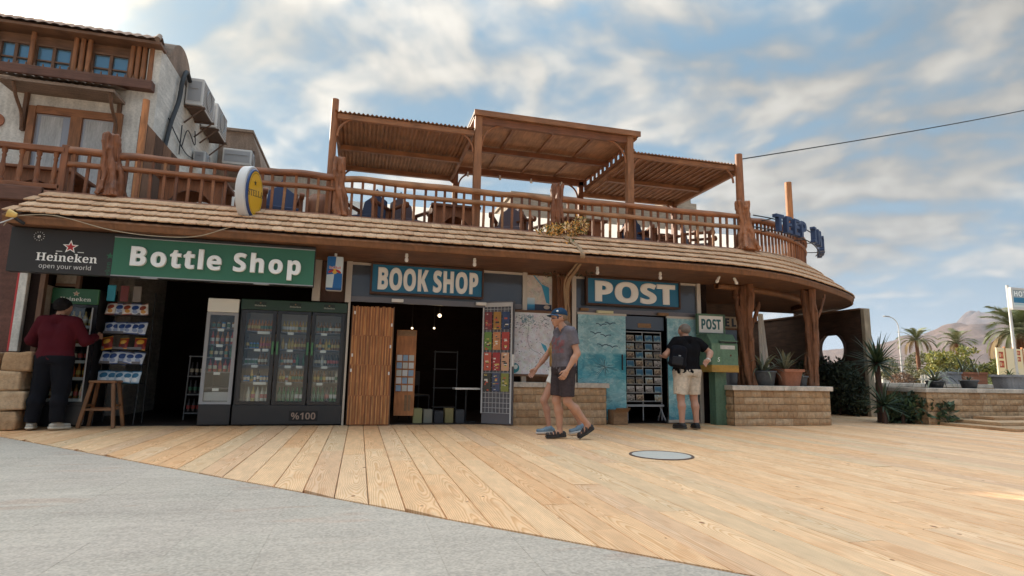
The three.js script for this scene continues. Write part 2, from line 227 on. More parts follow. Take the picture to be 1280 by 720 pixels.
const bevelText = (s, size, depth, b = 0.004) => new TextGeometry(s, { font, size, depth, curveSegments: 5, bevelEnabled: b > 0, bevelSize: b, bevelThickness: b, bevelSegments: 1 });
// a word as separate letter meshes, fitted to a width, baseline at (x, y, z); embolden widens strokes
function word(parent, text, x, y, z, width, capH, depth, mat, o = {}) {
  const hb = new TextGeometry('H', { font, size: 1, depth: 0.1, bevelEnabled: false }); hb.computeBoundingBox(); const size = capH / hb.boundingBox.max.y, sc = size / font.data.resolution; let pen = 0; const L = [];
  for (const ch of text) { const g = font.data.glyphs[ch]; L.push([ch, pen]); pen += (g ? g.ha : 600) * sc + (o.track || 0); }
  const k = width / (pen - (o.track || 0));
  for (const [ch, px] of L) { if (ch === ' ') continue; const g = bevelText(ch, size, depth, o.bevel ?? 0.006); g.scale(o.squash ? k : 1, 1, 1); g.translate(0, 0, 0); const m = part('letter', clean(g), mat, parent); m.position.set(x + px * k, y, z); }
}
const flat = (pts, y0, y1) => { const s = new THREE.Shape(pts.map(([x, z]) => new THREE.Vector2(x, -z))); const g = new THREE.ExtrudeGeometry(s, { depth: y1 - y0, bevelEnabled: false }); g.rotateX(-Math.PI / 2); g.translate(0, y0, 0); return uvm(g, 'x'); };
// ================================================================ ground, deck, pavement
const zB = (x) => -2.39 + (x - 1.64) * 1.037;                        // where the boards stop and the stone begins
{
  const g = struct('ground', place(new THREE.PlaneGeometry(9000, 9000).rotateX(-Math.PI / 2), 0, -0.09, 0), M([0.36, 0.29, 0.22], 0.95)); g.userData.label = 'dusty open ground reaching the foot of the mountains'; 
  const deck = new THREE.Group(); deck.name = 'deck'; deck.userData = { kind: 'structure', label: 'pale pine boardwalk in front of the shops' }; scene.add(deck);
  const R = rng(42), w = 0.2239, tints = [[0.92, 0.575, 0.325], [0.94, 0.62, 0.37], [0.88, 0.52, 0.28], [0.90, 0.605, 0.375], [0.86, 0.53, 0.30], [0.82, 0.53, 0.33], [0.82, 0.575, 0.36]];
  const mats = []; for (let k = 0; k < 6; k++) for (const t of tints) mats.push(M(t, 0.62, { map: boardT[k], bumpMap: boardB[k % 2], bumpScale: 0.0012 }));
  const chip = new Set([-13, -9, -7, 2, 5]);
  let first = 0;
  for (let k = -17; k < 56; k++) {
    const x0 = -0.79 + (k + 4) * w - 4 * w + 0.003, x1 = x0 + w - 0.006, zEnd = x0 > 6.2 ? -12.3 : -9.62, zMaxL = Math.min(zB(x0), 3.5), zMaxR = Math.min(zB(x1), 3.5);
    let z = zEnd; const top = Math.max(zMaxL, zMaxR);
    while (z < top - 0.02) {
      let z2 = z + 2.3 + R() * 2.6; if (z2 > top - 1.0) z2 = top + 1; const last = z2 > top;
      const cut = last && chip.has(k) ? 0.07 : 0;
      const yo = (R() - 0.5) * 0.003, tilt = (R() - 0.5) * 0.002, bow = [yo - tilt, yo + tilt];
      const prof = [[0, -0.035], [0, -0.004], [0.004, 0], [w - 0.010, 0], [w - 0.006, -0.004], [w - 0.006, -0.035]], p = [], uv = [], ix = [], vo = R() * 4, fl = R() < 0.5 ? 1 : -1;
      const zF = (xx) => last ? Math.min(3.5, zB(x0 + xx)) - cut * (1 - xx / w) - 0.004 : z2 - 0.0025;
      for (const [px, py] of prof) for (const e of [0, 1]) { const zz = e ? zF(px) : z + 0.0025; p.push(x0 + px, py + mix(bow[0], bow[1], px / w), zz); uv.push(fl * px / w, zz / 3.6 + vo); }
      for (let i = 0; i < prof.length - 1; i++) { const a = i * 2; ix.push(a, a + 1, a + 2, a + 1, a + 3, a + 2); }
      const ends = [0, 2, 4, 6, 8, 10]; for (let i = 1; i < 5; i++) { ix.push(ends[0], ends[i], ends[i + 1]); ix.push(ends[0] + 1, ends[i + 1] + 1, ends[i] + 1); }
      let g = new THREE.BufferGeometry(); g.setAttribute('position', new THREE.Float32BufferAttribute(p, 3)); g.setAttribute('uv', new THREE.Float32BufferAttribute(uv, 2)); g.setIndex(ix); g = g.toNonIndexed(); g.computeVertexNormals();
      part('board', g, mats[Math.floor(R() * mats.length)], deck); z = z2; first++;
    }
  }
  part('deck_joists', bx(-4.8, 11.3, -0.075, -0.04, -12.3, 3.4), mt.dark, deck);
  console.log('boards', first);
  // stone
  const pav = new THREE.Group(); pav.name = 'pavement'; pav.userData = { kind: 'structure', label: 'grey riven stone pavement along the diagonal deck edge' }; scene.add(pav);
  const sm = [[0.59, 0.495, 0.41], [0.60, 0.505, 0.42], [0.58, 0.485, 0.405], [0.59, 0.50, 0.415]].map((c) => M(c, 0.82, { map: rep(slateT, 0.5), bumpMap: rep(slateB, 0.5), bumpScale: 0.004 }));
  const P = rng(9), px = 0.415, pz = 0.6; let n = 0;
  for (let i = -14; i < 9; i++) for (let j = -15; j < 6; j++) {
    const x0 = 0.006 + i * px + 0.0006, x1 = x0 + px - 0.0012, z0 = -2.8 + j * pz + 0.0006 + (i % 2 ? 0.3 : 0), z1 = z0 + pz - 0.0012;
    let poly = [[x0, z0], [x1, z0], [x1, z1], [x0, z1]], out = [], f = (q) => q[1] - zB(q[0]) - 0.014;
    for (let a = 0; a < poly.length; a++) { const A = poly[a], B = poly[(a + 1) % poly.length], fa = f(A), fb = f(B); if (fa >= 0) out.push(A); if ((fa > 0) !== (fb > 0)) { const t = fa / (fa - fb); out.push([mix(A[0], B[0], t), mix(A[1], B[1], t)]); } }
    if (out.length < 3) continue;
    const yo = -0.004 + (P() - 0.5) * 0.001, ou = 0, ov = 0, p = [], uv = [], ix = [], m = out.length;
    for (const [x, z] of out) { p.push(x, yo, z); uv.push(x + ou, z + ov); } for (const [x, z] of out) { p.push(x, -0.06, z); uv.push(x + ou, z + ov + 0.06); }
    for (let a = 1; a < m - 1; a++) ix.push(0, a + 1, a); for (let a = 0; a < m; a++) { const b = (a + 1) % m; ix.push(a, b, a + m, b, b + m, a + m); }
    let g = new THREE.BufferGeometry(); g.setAttribute('position', new THREE.Float32BufferAttribute(p, 3)); g.setAttribute('uv', new THREE.Float32BufferAttribute(uv, 2)); g.setIndex(ix); g = g.toNonIndexed(); g.computeVertexNormals();
    part('paving_slab', g, sm[Math.floor(P() * 4)], pav); n++;
  }
  console.log('slabs', n);
  part('bedding', [bx(-6, 4.2, -0.085, -0.066, -11.9, 1.2), flat([[-5.8, zB(-5.8) + 0.02], [3.6, zB(3.6) + 0.02], [3.6, 3], [-5.8, 3]].map(([x, z]) => [x, z]), -0.064, -0.0062)], M([0.50, 0.42, 0.35], 1), pav);
  // manhole cover
  const mh = thing('manhole_cover', 'round grey stone cover set into the boardwalk', 'manhole cover', [3.235, 0, -5.78]);
  part('cover_disc', cyl(0.315, 0.315, 0.006, 0, 0.0005, 0, 48), M([0.66, 0.62, 0.56], 0.9, { map: rep(slateT, 1.5), bumpMap: roughB, bumpScale: 0.003 }), mh);
  part('rim', lathe([[0.318, 0.002], [0.318, 0.0085], [0.345, 0.0085], [0.347, 0.002]], 48), mt.rust, mh);
}
// ================================================================ stone planters
const brickGeo = []; { for (let k = 0; k < 6; k++) { const R = rng(700 + k), nx = 4, ny = 3, f = grid(nx, ny, (u, v) => { const e = Math.min(u, 1 - u, v, 1 - v) < 0.01; return [u - 0.5, v - 0.5, e ? 0.35 : 0.65 + 0.6 * R()]; }, [1.2, 0.45]); const s = []; const fr = f; const b = new THREE.BoxGeometry(1, 1, 1.0); b.translate(0, 0, -0.7); const g = join(fr, b); brickGeo.push(g); } }
const brickMats = [[0.64, 0.405, 0.225], [0.58, 0.36, 0.195], [0.68, 0.445, 0.26], [0.53, 0.315, 0.165], [0.62, 0.385, 0.205], [0.70, 0.475, 0.29]].map((c, i) => M(c, 0.92, { map: rep(mottleT, 1 + 0.13 * i), bumpMap: rockB, bumpScale: 0.012 }));
const brickUV = brickGeo.map((g) => g);
function brickFace(parent, x0, x1, y0, y1, z, R, turn = null, rows = 5, lm = 0.29) {   // a face looking to +z; turn: [x, z, angle] places it elsewhere
  const g = new THREE.Group(); const h = (y1 - y0) / rows; const put = [];
  for (let r = 0; r < rows; r++) { let x = x0; while (x < x1 - 0.02) { let w = lm * (0.6 + 0.8 * R()); if (r % 2 && x === x0) w *= 0.55; if (x + w > x1 - 0.14) w = x1 - x; put.push([x + w / 2, y0 + (r + 0.5) * h, w - 0.006, h - 0.007]); x += w; } }
  for (const [cx, cy, w, hh] of put) { const m = part('brick', brickGeo[Math.floor(R() * 6)], brickMats[Math.floor(R() * 6)], parent); m.scale.set(w, hh, 0.02 + 0.012 * R()); if (turn) { m.position.set(turn[0] + Math.cos(turn[2]) * cx, cy, turn[1] - Math.sin(turn[2]) * cx); m.rotation.y = turn[2]; } else m.position.set(cx, cy, z); }
}
function planter(name, label, x0, x1, z0, z1, h, seed, caps_, rows = 5) {      // z1 is the front; a box of rough sandstone bricks under pale cap stones
  const t = thing(name, label, 'planter', [0, 0, 0], 0, 'sandstone planters along the boardwalk'), R = rng(seed), ch = 0.085;
  part('core', [bx(x0 + 0.02, x1 - 0.02, 0, h - ch, z1 - 0.14, z1 - 0.02), bx(x0 + 0.02, x1 - 0.02, 0, h - ch, z0, z0 + 0.12), bx(x0 + 0.02, x0 + 0.14, 0, h - ch, z0 + 0.12, z1 - 0.14), bx(x1 - 0.14, x1 - 0.02, 0, h - ch, z0 + 0.12, z1 - 0.14)], mt.mortar, t);
  brickFace(t, x0, x1, 0.002, h - ch, z1, R, null, rows);
  brickFace(t, 0, z1 - z0, 0.002, h - ch, 0, R, [x0, z0, -Math.PI / 2], rows);
  brickFace(t, 0, z1 - z0, 0.002, h - ch, 0, R, [x1, z1, Math.PI / 2], rows);
  let x = x0 - 0.05; const n = caps_; for (let i = 0; i < n; i++) { const w = (x1 - x0 + 0.10) / n; part('cap_stone', bx(x + 0.002, x + w - 0.002, h - ch, h, z1 - 0.2, z1 + 0.05, { r: 0.008 }), mt.cap, t); x += w; }
  part('cap_stone', bx(x0 - 0.05, x0 + 0.17, h - ch, h, z0 - 0.03, z1 - 0.205, { r: 0.008 }), mt.cap, t); part('cap_stone', bx(x1 - 0.17, x1 + 0.05, h - ch, h, z0 - 0.03, z1 - 0.205, { r: 0.008 }), mt.cap, t);
  part('soil', bx(x0 + 0.13, x1 - 0.13, h - 0.2, h - 0.02, z0 + 0.1, z1 - 0.12), mt.soil, t);
  return t;
}
planter('stone_planter', 'low sandstone planter under the framed map by the bookshop door', 2.47, 4.2, -9.72, -9.38, 0.715, 31, 3);
planter('stone_planter', 'low sandstone planter carrying three potted succulents beside the mailbox', 6.5, 8.58, -9.72, -9.0, 0.715, 32, 2);
planter('stone_planter', 'long sandstone planter with grey pot, beyond the yucca at the deck end', 10.92, 17.5, -9.9, -9.02, 0.715, 33, 5);
{
  const t = thing('boundary_wall', 'low back wall of rough stone carrying flower pots behind the long planter', 'wall'), R = rng(77);
  part('core', bx(12.5, 22, 0, 0.7, -11.7, -11.42), mt.mortar, t); brickFace(t, 12.5, 22, 0, 0.7, -11.4, R, null, 5, 0.5);
  for (let i = 0; i < 7; i++) part('cap_stone', bx(12.44 + i * 1.38, 12.44 + i * 1.38 + 1.374, 0.7, 0.79, -11.75, -11.34, { r: 0.01 }), mt.cap, t);
  const s = thing('stone_step', 'low worn reddish stone steps at the right end of the deck', 'steps');
  for (const [i, a] of [[0, [11.12, 19, 0, 0.055, -8.95, -7.6]], [1, [11.5, 19, 0.055, 0.12, -8.95, -8.1]], [2, [12.0, 19, 0.12, 0.18, -8.95, -8.55]]]) { let x = a[0]; const R2 = rng(90 + i); while (x < a[1]) { const w = 0.9 + R2() * 0.5; part('step_stone', bx(x + 0.003, x + w - 0.003, a[2], a[3], a[4], a[5], { r: 0.01 }), brickMats[Math.floor(R2() * 6)], s); x += w; } }
}
// ================================================================ canopy lines
const Epts = [[-4.42, -8.33], [-1.2, -8.33], [2, -8.3], [5.0, -8.28], [6.0, -8.32], [6.8, -8.45], [7.5, -8.65], [8.2, -8.96], [9.0, -9.38], [9.85, -9.86], [10.7, -10.43], [11.35, -11.05], [11.8, -11.8], [12.05, -12.7], [12.1, -13.8]];
const Tpts = [[-4.42, -9.15], [-1.2, -9.15], [2, -9.15], [4.85, -9.15], [5.75, -9.15], [6.4, -9.15], [7.0, -9.18], [7.6, -9.29], [8.2, -9.5], [8.8, -9.78], [9.4, -10.2], [9.9, -10.7], [10.25, -11.3], [10.42, -12.2], [10.45, -13.6]];
const curve2 = (p) => { const c = new THREE.CatmullRomCurve3(p.map(([x, z]) => V(x, 0, z)), false, 'centripetal'); return (t) => { const n = p.length - 1, i = Math.min(n - 1, Math.floor(t * n)), f = t * n - i; if (i < 3) return V(mix(p[i][0], p[i + 1][0], f), 0, mix(p[i][1], p[i + 1][1], f)); return c.getPoint(t); }; };
const E = curve2(Epts), T = curve2(Tpts);
const yE = 2.735, yT = 3.25, yS = 2.63;
// ---- arc-length table along the eave
const eaveT = []; { let a = E(0), s = 0; eaveT.push([0, 0]); for (let i = 1; i <= 2800; i++) { const b = E(i / 2800); s += a.distanceTo(b); eaveT.push([s, i / 2800]); a = b; } }
const eaveLen = eaveT[2800][0]; const atLen = (s) => { let lo = 0, hi = 2800; while (hi - lo > 1) { const m = (lo + hi) >> 1; if (eaveT[m][0] < s) lo = m; else hi = m; } const A = eaveT[lo], B = eaveT[hi]; return mix(A[1], B[1], clamp((s - A[0]) / (B[0] - A[0] + 1e-9))); };
function sweep(fn, prof, n, t0 = 0, t1 = 1) {                            // profile [[outward, y]...] along fn; closed ring
  const m = prof.length; return grid(n, m, (u, v) => { const t = mix(t0, t1, u), p = fn(t), q = fn(Math.min(1, t + 0.002)), r = fn(Math.max(0, t - 0.002)), d = q.sub(r).normalize(), k = prof[Math.round(v * m) % m]; return [p.x - d.z * k[0], k[1], p.z + d.x * k[0]]; }, [16, 0.5]);
}
// d x up gives the outward side: for d = +x, outward is +z
const poly = (fn, off, n = 60) => Array.from({ length: n + 1 }, (_, i) => { const t = i / n, p = fn(t), q = fn(Math.min(1, t + 0.002)), r = fn(Math.max(0, t - 0.002)), d = q.sub(r).normalize(); return [p.x - d.z * off, p.z + d.x * off]; });
const shop = thing('shop_building', 'long low shop building with tiled canopy and railed roof terrace', 'building');
{
  // structure: walls round three dark rooms, open in front
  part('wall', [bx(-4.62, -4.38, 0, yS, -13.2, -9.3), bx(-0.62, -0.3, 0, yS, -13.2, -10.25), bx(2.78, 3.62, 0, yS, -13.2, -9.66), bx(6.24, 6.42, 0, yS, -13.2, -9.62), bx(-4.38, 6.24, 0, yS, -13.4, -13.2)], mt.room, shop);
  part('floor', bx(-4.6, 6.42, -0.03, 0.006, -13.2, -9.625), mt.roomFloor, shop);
  part('veranda_wall', [bx(6.42, 9.30, 0, yS, -12.3, -12.1), bx(9.2, 9.30, 0, yS, -15.6, -12.3), bx(9.2, 11.7, 0, yS, -15.8, -15.6)], mt.darkwall, shop);
  part('terrace_slab', flat([...poly(T, -0.06), [10.4, -17.5], [-4.42, -17.5]], yS + 0.02, 3.05), mt.concrete, shop);
  part('soffit', flat([...poly(E, -0.03), [11.8, -13.2], [-4.42, -13.2]], yS, yS + 0.018), mt.soffit, shop);
  part('fascia', [sweep(E, [[-0.03, yS - 0.012], [0.012, yS - 0.012], [0.012, yS + 0.06], [0.03, yS + 0.06], [0.03, yE - 0.012], [-0.03, yE - 0.012]], 140)], mt.fascia, shop);
  part('end_board', shape([[0, yS], [0, yE], [-0.82, yT], [-0.82, yS]], 0.03).rotateY(-Math.PI / 2).translate(-4.40, 0, -8.34), mt.fascia, shop);
  part('veranda_beam', sweep((t) => { const c = V(0, 0, 0); const P = [[6.5, -9.4], [7.2, -9.52], [7.94, -9.74], [8.7, -10.07], [9.4, -10.5], [10.2, -11.2], [10.5, -12]]; const k = t * 6, i = Math.min(5, Math.floor(k)), f = k - i; return c.set(mix(P[i][0], P[i + 1][0], f), 0, mix(P[i][1], P[i + 1][1], f)); }, [[-0.06, yS - 0.1], [0.06, yS - 0.1], [0.06, yS - 0.001], [-0.06, yS - 0.001]], 48), mt.fascia, shop);
  // canopy: sheathing, then four courses of clay tiles
  const roof = part('canopy_roof', grid(160, 1, (u, v) => { const e = E(u), t = T(u), p = e.lerp(t, v * 1.02); return [p.x, mix(yE - 0.01, yT - 0.01, v), p.z]; }, [16, 1]), mt.dark, shop);
  const tileG = [0, 1, 2].map((k) => { const w = 0.076, b = 0.022 + 0.004 * k; let g = shape([[-w, 0.285], [-w, b + 0.014], [-w * 0.6, 0], [w * 0.6, 0], [w, b + 0.014], [w, 0.285]], 0.013, 0.003); g.rotateX(-0.115); g.translate(0, 0, 0.039); const p = g.attributes.position; for (let i = 0; i < p.count; i++) { const x = p.getX(i) / w; p.setZ(i, p.getZ(i) + 0.008 * (1 - x * x)); } g.computeVertexNormals(); return g; });
  const tm = [[0.74, 0.445, 0.255], [0.68, 0.40, 0.225], [0.78, 0.485, 0.285], [0.61, 0.355, 0.195], [0.72, 0.42, 0.24]].map((c, i) => M(c, 0.85, { map: rep(mottleT, 1.3 + i * 0.2), bumpMap: roughB, bumpScale: 0.003 }));
  const R = rng(5), sp = 0.158, rest = []; let cnt = 0;
  const n = Math.floor(eaveLen / sp);
  for (let i = 0; i < n; i++) for (let r = 0; r < 4; r++) {
    const s = (i + (r % 2 ? 0.5 : 0) + 0.3) * sp; if (s > eaveLen - 0.1) continue;
    const t = atLen(s), t2 = atLen(Math.min(eaveLen, s + sp * 0.5)), t1 = atLen(Math.max(0, s - sp * 0.5));
    const Pt = (tt, f) => { const a = E(tt), b = T(tt); a.y = yE; b.y = yT; return a.lerp(b, f); };
    const f = r * 0.245 - 0.03, p = Pt(t, f), up = Pt(t, f + 0.1).sub(p).normalize(), span = Pt(t2, f).sub(Pt(t1, f)), side = span.clone().normalize(), nn = side.clone().cross(up).normalize(), u2 = nn.clone().cross(side).normalize();
    const m4 = new THREE.Matrix4().makeBasis(side.multiplyScalar(span.length() / sp), u2, nn).setPosition(p.add(V(0, (R() - 0.5) * 0.005, (R() - 0.5) * 0.008)));
    const gi = Math.floor(R() * 3), mi = Math.floor(R() * 5);
    if (cnt < 300) { const o = part('roof_tile', tileG[gi], tm[mi], roof); o.applyMatrix4(m4); cnt++; } else rest.push([gi, m4]);
  }
  stuff(part('roof_tiles', rest.map(([g, m]) => clean(tileG[g].clone()).applyMatrix4(m)), tm[0], roof));
  part('ridge_beam', sweep(T, [[-0.06, yT - 0.03], [0.015, yT - 0.03], [0.015, yT + 0.035], [-0.06, yT + 0.035]], 120), mt.railing2, shop);
  // shop fronts: posts and transoms of worn aluminium, grey glass above the doors
  const fr = [bx(-0.80, -0.68, 1.95, 2.62, -9.62, -9.54), bx(-0.29, -0.2, 1.95, 2.625, -9.62, -9.53), bx(-0.232, -0.2, 0, 1.95, -9.62, -9.53), bx(2.70, 2.78, 0, 2.625, -9.62, -9.53), bx(-0.2, 2.70, 2.58, 2.62, -9.60, -9.55), bx(3.62, 3.70, 0, 2.625, -9.62, -9.53), bx(6.16, 6.24, 0, 2.625, -9.62, -9.53), bx(3.70, 6.16, 2.58, 2.62, -9.60, -9.55)];
  part('door_frame', fr, mt.alu, shop);
  part('door_frame', [bx(-0.2, 2.70, 1.97, 2.06, -9.60, -9.55), bx(3.70, 6.16, 1.97, 2.05, -9.60, -9.55)], mt.aluDark, shop);
  part('transom_glass', bx(-0.2, 2.70, 2.06, 2.58, -9.585, -9.575), mt.glassBlue, shop); part('transom_glass', bx(3.70, 6.16, 2.05, 2.58, -9.585, -9.575), mt.glassBlue, shop);
  part('map_panel', bx(2.78, 3.62, 0.4, 2.62, -9.66, -9.60), mt.fascia, shop);
  part('side_panel', bx(-0.68, -0.29, 1.95, 2.62, -9.68, -9.62), mt.dark, shop);
}
// rustic posts made of grown-together stems
function trunkGeo(h, r, seed, o = {}) {
  const R = rng(seed), segs = [], n = o.n || 6, lean = (R() - 0.5) * 0.08;
  const cx = (f) => lean * f + 0.03 * Math.sin(f * 4 + seed), cz = (f) => 0.02 * Math.sin(f * 5 + seed * 2);
  for (let k = 0; k < n; k++) { const a0 = k / n * 6.283 + R() * 0.7, tw = (R() - 0.2) * 2.2, N = 9; let prev = null; for (let i = 0; i <= N; i++) { const f = i / N, a = a0 + tw * f, rr = r * (0.72 + (o.flare || 0) * Math.pow(1 - f, 4) + (o.fork || 0) * (k % 2 ? 1 : 0.3) * Math.pow(Math.max(0, f - 0.6) / 0.4, 1.5)) * (0.8 + 0.4 * R()), p = [cx(f) + Math.cos(a) * rr, f * h, cz(f) + Math.sin(a) * rr], q = r * (0.26 + 0.14 * R()); if (prev) segs.push([...prev[0], ...p, prev[1], q]); prev = [p, q]; } }
  for (let i = 0; i < 5; i++) segs.push([cx(i / 5), i / 5 * h, cz(i / 5), cx((i + 1) / 5), (i + 1) / 5 * h * 0.97, cz((i + 1) / 5), r * (0.66 + (i < 2 ? (o.flare || 0) * (0.75 - 0.45 * i) : 0)), r * (0.62 + (i < 1 ? (o.flare || 0) * 0.3 : 0))]);
  for (const [f, a, l] of o.limbs || []) { const p = [cx(f), f * h, cz(f)], q = [p[0] + Math.cos(a) * l * 0.35, p[1] + l * 0.5, p[2] + Math.sin(a) * l * 0.2], e = [q[0] + Math.cos(a) * l * 0.2, q[1] + l * 0.55, q[2]]; segs.push([...p, ...q, r * 0.36, r * 0.28], [...q, ...e, r * 0.28, r * 0.20]); }
  const f0 = caps(segs, r * 0.12), m = r * (1.9 + (o.flare || 0) + (o.fork || 0)) + (o.limbs ? 0.35 : 0);
  return sdf((x, y, z) => Math.max(f0(x, y, z) + 0.034 * (n3(x * 34, y * 4, z * 34, seed) - 0.5) + 0.008 * (n3(x * 80, y * 12, z * 80, seed) - 0.5), -y), [-m, -0.03, -m], [m, h + r, m], o.cell || 0.017);
}
part('trunk_post', trunkGeo(1.93, 0.135, 15, { n: 10, fork: 0.5, flare: 0.3, limbs: [[0.5, 0.3, 0.6]] }).translate(7.12, 0.69, -9.4), mt.trunk, shop); part('trunk_post', trunkGeo(1.92, 0.115, 18, { n: 9, fork: 0.4, flare: 0.2, limbs: [[0.62, 0.2, 0.62]] }).translate(8.64, 0.69, -9.45), mt.trunk, shop); part('trunk_post', trunkGeo(1.92, 0.115, 29, { n: 6, fork: 0.2 }).translate(3.44, 0.70, -9.48), mt.trunk, shop);
// ================================================================ terrace railing
{
  const t = thing('terrace_railing', 'reddish rustic wooden railing with wavy top rail along the roof terrace', 'railing'), z = -9.25, y0 = 3.285;
  const wavy = (x0, x1, y, h, d, seed, fn) => { const n = Math.max(8, Math.round((x1 - x0) / 0.06)); const R = rng(seed), ph = R() * 9; const P = (s) => fn ? fn(s) : V(mix(x0, x1, s), 0, z); const ring = [[-1, -1], [1, -1], [1.05, 0], [0.8, 1], [-0.8, 1], [-1.05, 0]]; const g = grid(n, 6, (u, v) => { const k = ring[Math.round(v * 6) % 6], p = P(u), q = P(Math.min(1, u + 0.01)), b = P(Math.max(0, u - 0.01)), dd = q.sub(b).normalize(), X = u * (x1 - x0), wy = (n2(X * 2.2 + ph, 3, seed) - 0.5) * 0.045 * (h > 0.07 ? 1 : 0.4), hh = h * (0.85 + 0.4 * n2(X * 1.7, 8 + ph, seed)); return [p.x - dd.z * k[0] * d / 2, y + wy + k[1] * hh / 2, p.z + dd.x * k[0] * d / 2]; }, [(x1 - x0) * 0.0 + 0.3, (x1 - x0)]); const uv = g.attributes.uv; for (let i = 0; i < uv.count; i++) { const a = uv.getX(i), b = uv.getY(i); uv.setXY(i, b / (x1 - x0) * 0.4, a / 0.3 * (x1 - x0)); } return g; };
  const posts = [-3.65, -0.45, 3.25, 7.03], mats = [mt.railing, mt.railing2, mt.railing3, mt.railing4, mt.railing5, mt.railing], R = rng(66);
  const bal = [0, 1, 2].map((k) => uvm(new RoundedBoxGeometry(0.042, 1, 0.036, 1, 0.006), 'y'));
  const runs = [[-4.22, -3.73], [-3.57, -0.53], [-0.36, 3.15], [3.35, 6.93]];
  for (const [a, b] of runs) {
    part('top_rail', wavy(a - 0.06, b + 0.06, 3.925, 0.085, 0.09, Math.round(a * 10) + 90), mats[Math.floor(R() * 6)], t); part('middle_rail', wavy(a - 0.06, b + 0.06, 3.73, 0.066, 0.07, Math.round(a * 7) + 190), mats[Math.floor(R() * 6)], t);
    const n = Math.round((b - a) / 0.166);
    for (let i = 0; i < n; i++) { const x = mix(a, b, (i + 0.5) / n) + (R() - 0.5) * 0.02; const o = part('baluster', bal[0], mats[Math.floor(R() * 6)], t); o.scale.y = 0.42; o.position.set(x, 3.285 + 0.21, z + (R() - 0.5) * 0.01); o.rotation.z = (R() - 0.5) * 0.05; const o2 = part('baluster', bal[0], mats[Math.floor(R() * 6)], t); o2.scale.y = 0.14; o2.position.set(x + (R() - 0.5) * 0.03, 3.825, z); }
  }
  part('post', trunkGeo(0.93, 0.115, 51, { n: 7, flare: 0.7, cell: 0.014 }).translate(-3.65, 3.27, z + 0.02), mt.railing2, t); part('post', trunkGeo(0.96, 0.10, 52, { n: 6, flare: 0.5, cell: 0.014 }).translate(-0.45, 3.27, z + 0.02), mt.railing, t); part('post', trunkGeo(0.92, 0.10, 53, { n: 6, flare: 0.1, fork: 0.2, cell: 0.014 }).translate(3.25, 3.27, z + 0.02), mt.railing2, t); part('post', trunkGeo(0.95, 0.13, 57, { n: 8, flare: 1.1, cell: 0.014 }).translate(7.05, 3.27, z), mt.railing3, t);
  part('pole', cyl(0.085, 0.07, 1.95, 7.02, 3.27, z - 0.02, 12), mt.railing3, t);
  // the rounded end
  const arc = (s) => { const q = mix(6.05 / 14, 13.9 / 14, s), p = T(q), a = T(Math.min(1, q + 0.002)), b = T(q - 0.002), d = a.sub(b).normalize(); return V(p.x + d.z * 0.10, 0, p.z - d.x * 0.10); };
  part('top_rail', wavy(0, 5.6, 3.925, 0.095, 0.10, 301, arc), mt.railing, t); part('middle_rail', wavy(0, 5.6, 3.71, 0.066, 0.07, 302, arc), mt.railing3, t);
  for (let i = 0; i < 40; i++) { const p = arc((i + 0.7) / 40.5), q = arc(Math.min(1, (i + 0.8) / 40.5)), ang = -Math.atan2(q.z - p.z, q.x - p.x); for (const [h, y] of [[0.42, 3.495], [0.15, 3.815]]) { const o = part('baluster', bal[0], mats[Math.floor(R() * 6)], t); o.scale.y = h; o.position.set(p.x, y, p.z); o.rotation.y = ang; } }
  // left balcony with turned balusters
  const l = thing('balcony_railing', 'dark turned-baluster balcony railing beside the terrace at the left edge', 'railing');
  part('top_rail', bx(-7.6, -4.27, 3.88, 3.96, z - 0.06, z + 0.06, { r: 0.01 }), mt.railing2, l); part('bottom_rail', bx(-7.6, -4.27, 3.335, 3.40, z - 0.05, z + 0.05, { r: 0.01 }), mt.railing2, l);
  const tg = lathe([[0.026, 0], [0.034, 0.02], [0.034, 0.05], [0.022, 0.07], [0.032, 0.11], [0.034, 0.16], [0.026, 0.26], [0.021, 0.34], [0.030, 0.38], [0.020, 0.40], [0.034, 0.43], [0.034, 0.48]], 12);
  for (let i = 0; i < 16; i++) { const o = part('baluster', tg, i % 2 ? mt.railing : mt.railing2, l); o.position.set(-7.5 + i * 0.208, 3.4, z); }
  part('post', bx(-4.31, -4.22, 3.3, 4.0, z - 0.05, z + 0.05, { r: 0.01 }), mt.railing2, l);
  const w = thing('side_wall', 'dark brown plastered wall left of the tiled canopy', 'wall'); part('wall_panel', bx(-9, -4.64, 0, 3.12, -9.7, -9.28), mt.brownWall, w); part('beam', bx(-9, -4.45, 3.12, 3.33, -9.5, -9.15, { r: 0.015 }), mt.curtainwood, w); part('floor_slab', bx(-9, -4.43, 2.9, 3.1, -11.4, -9.7), mt.brownWall, w);
}
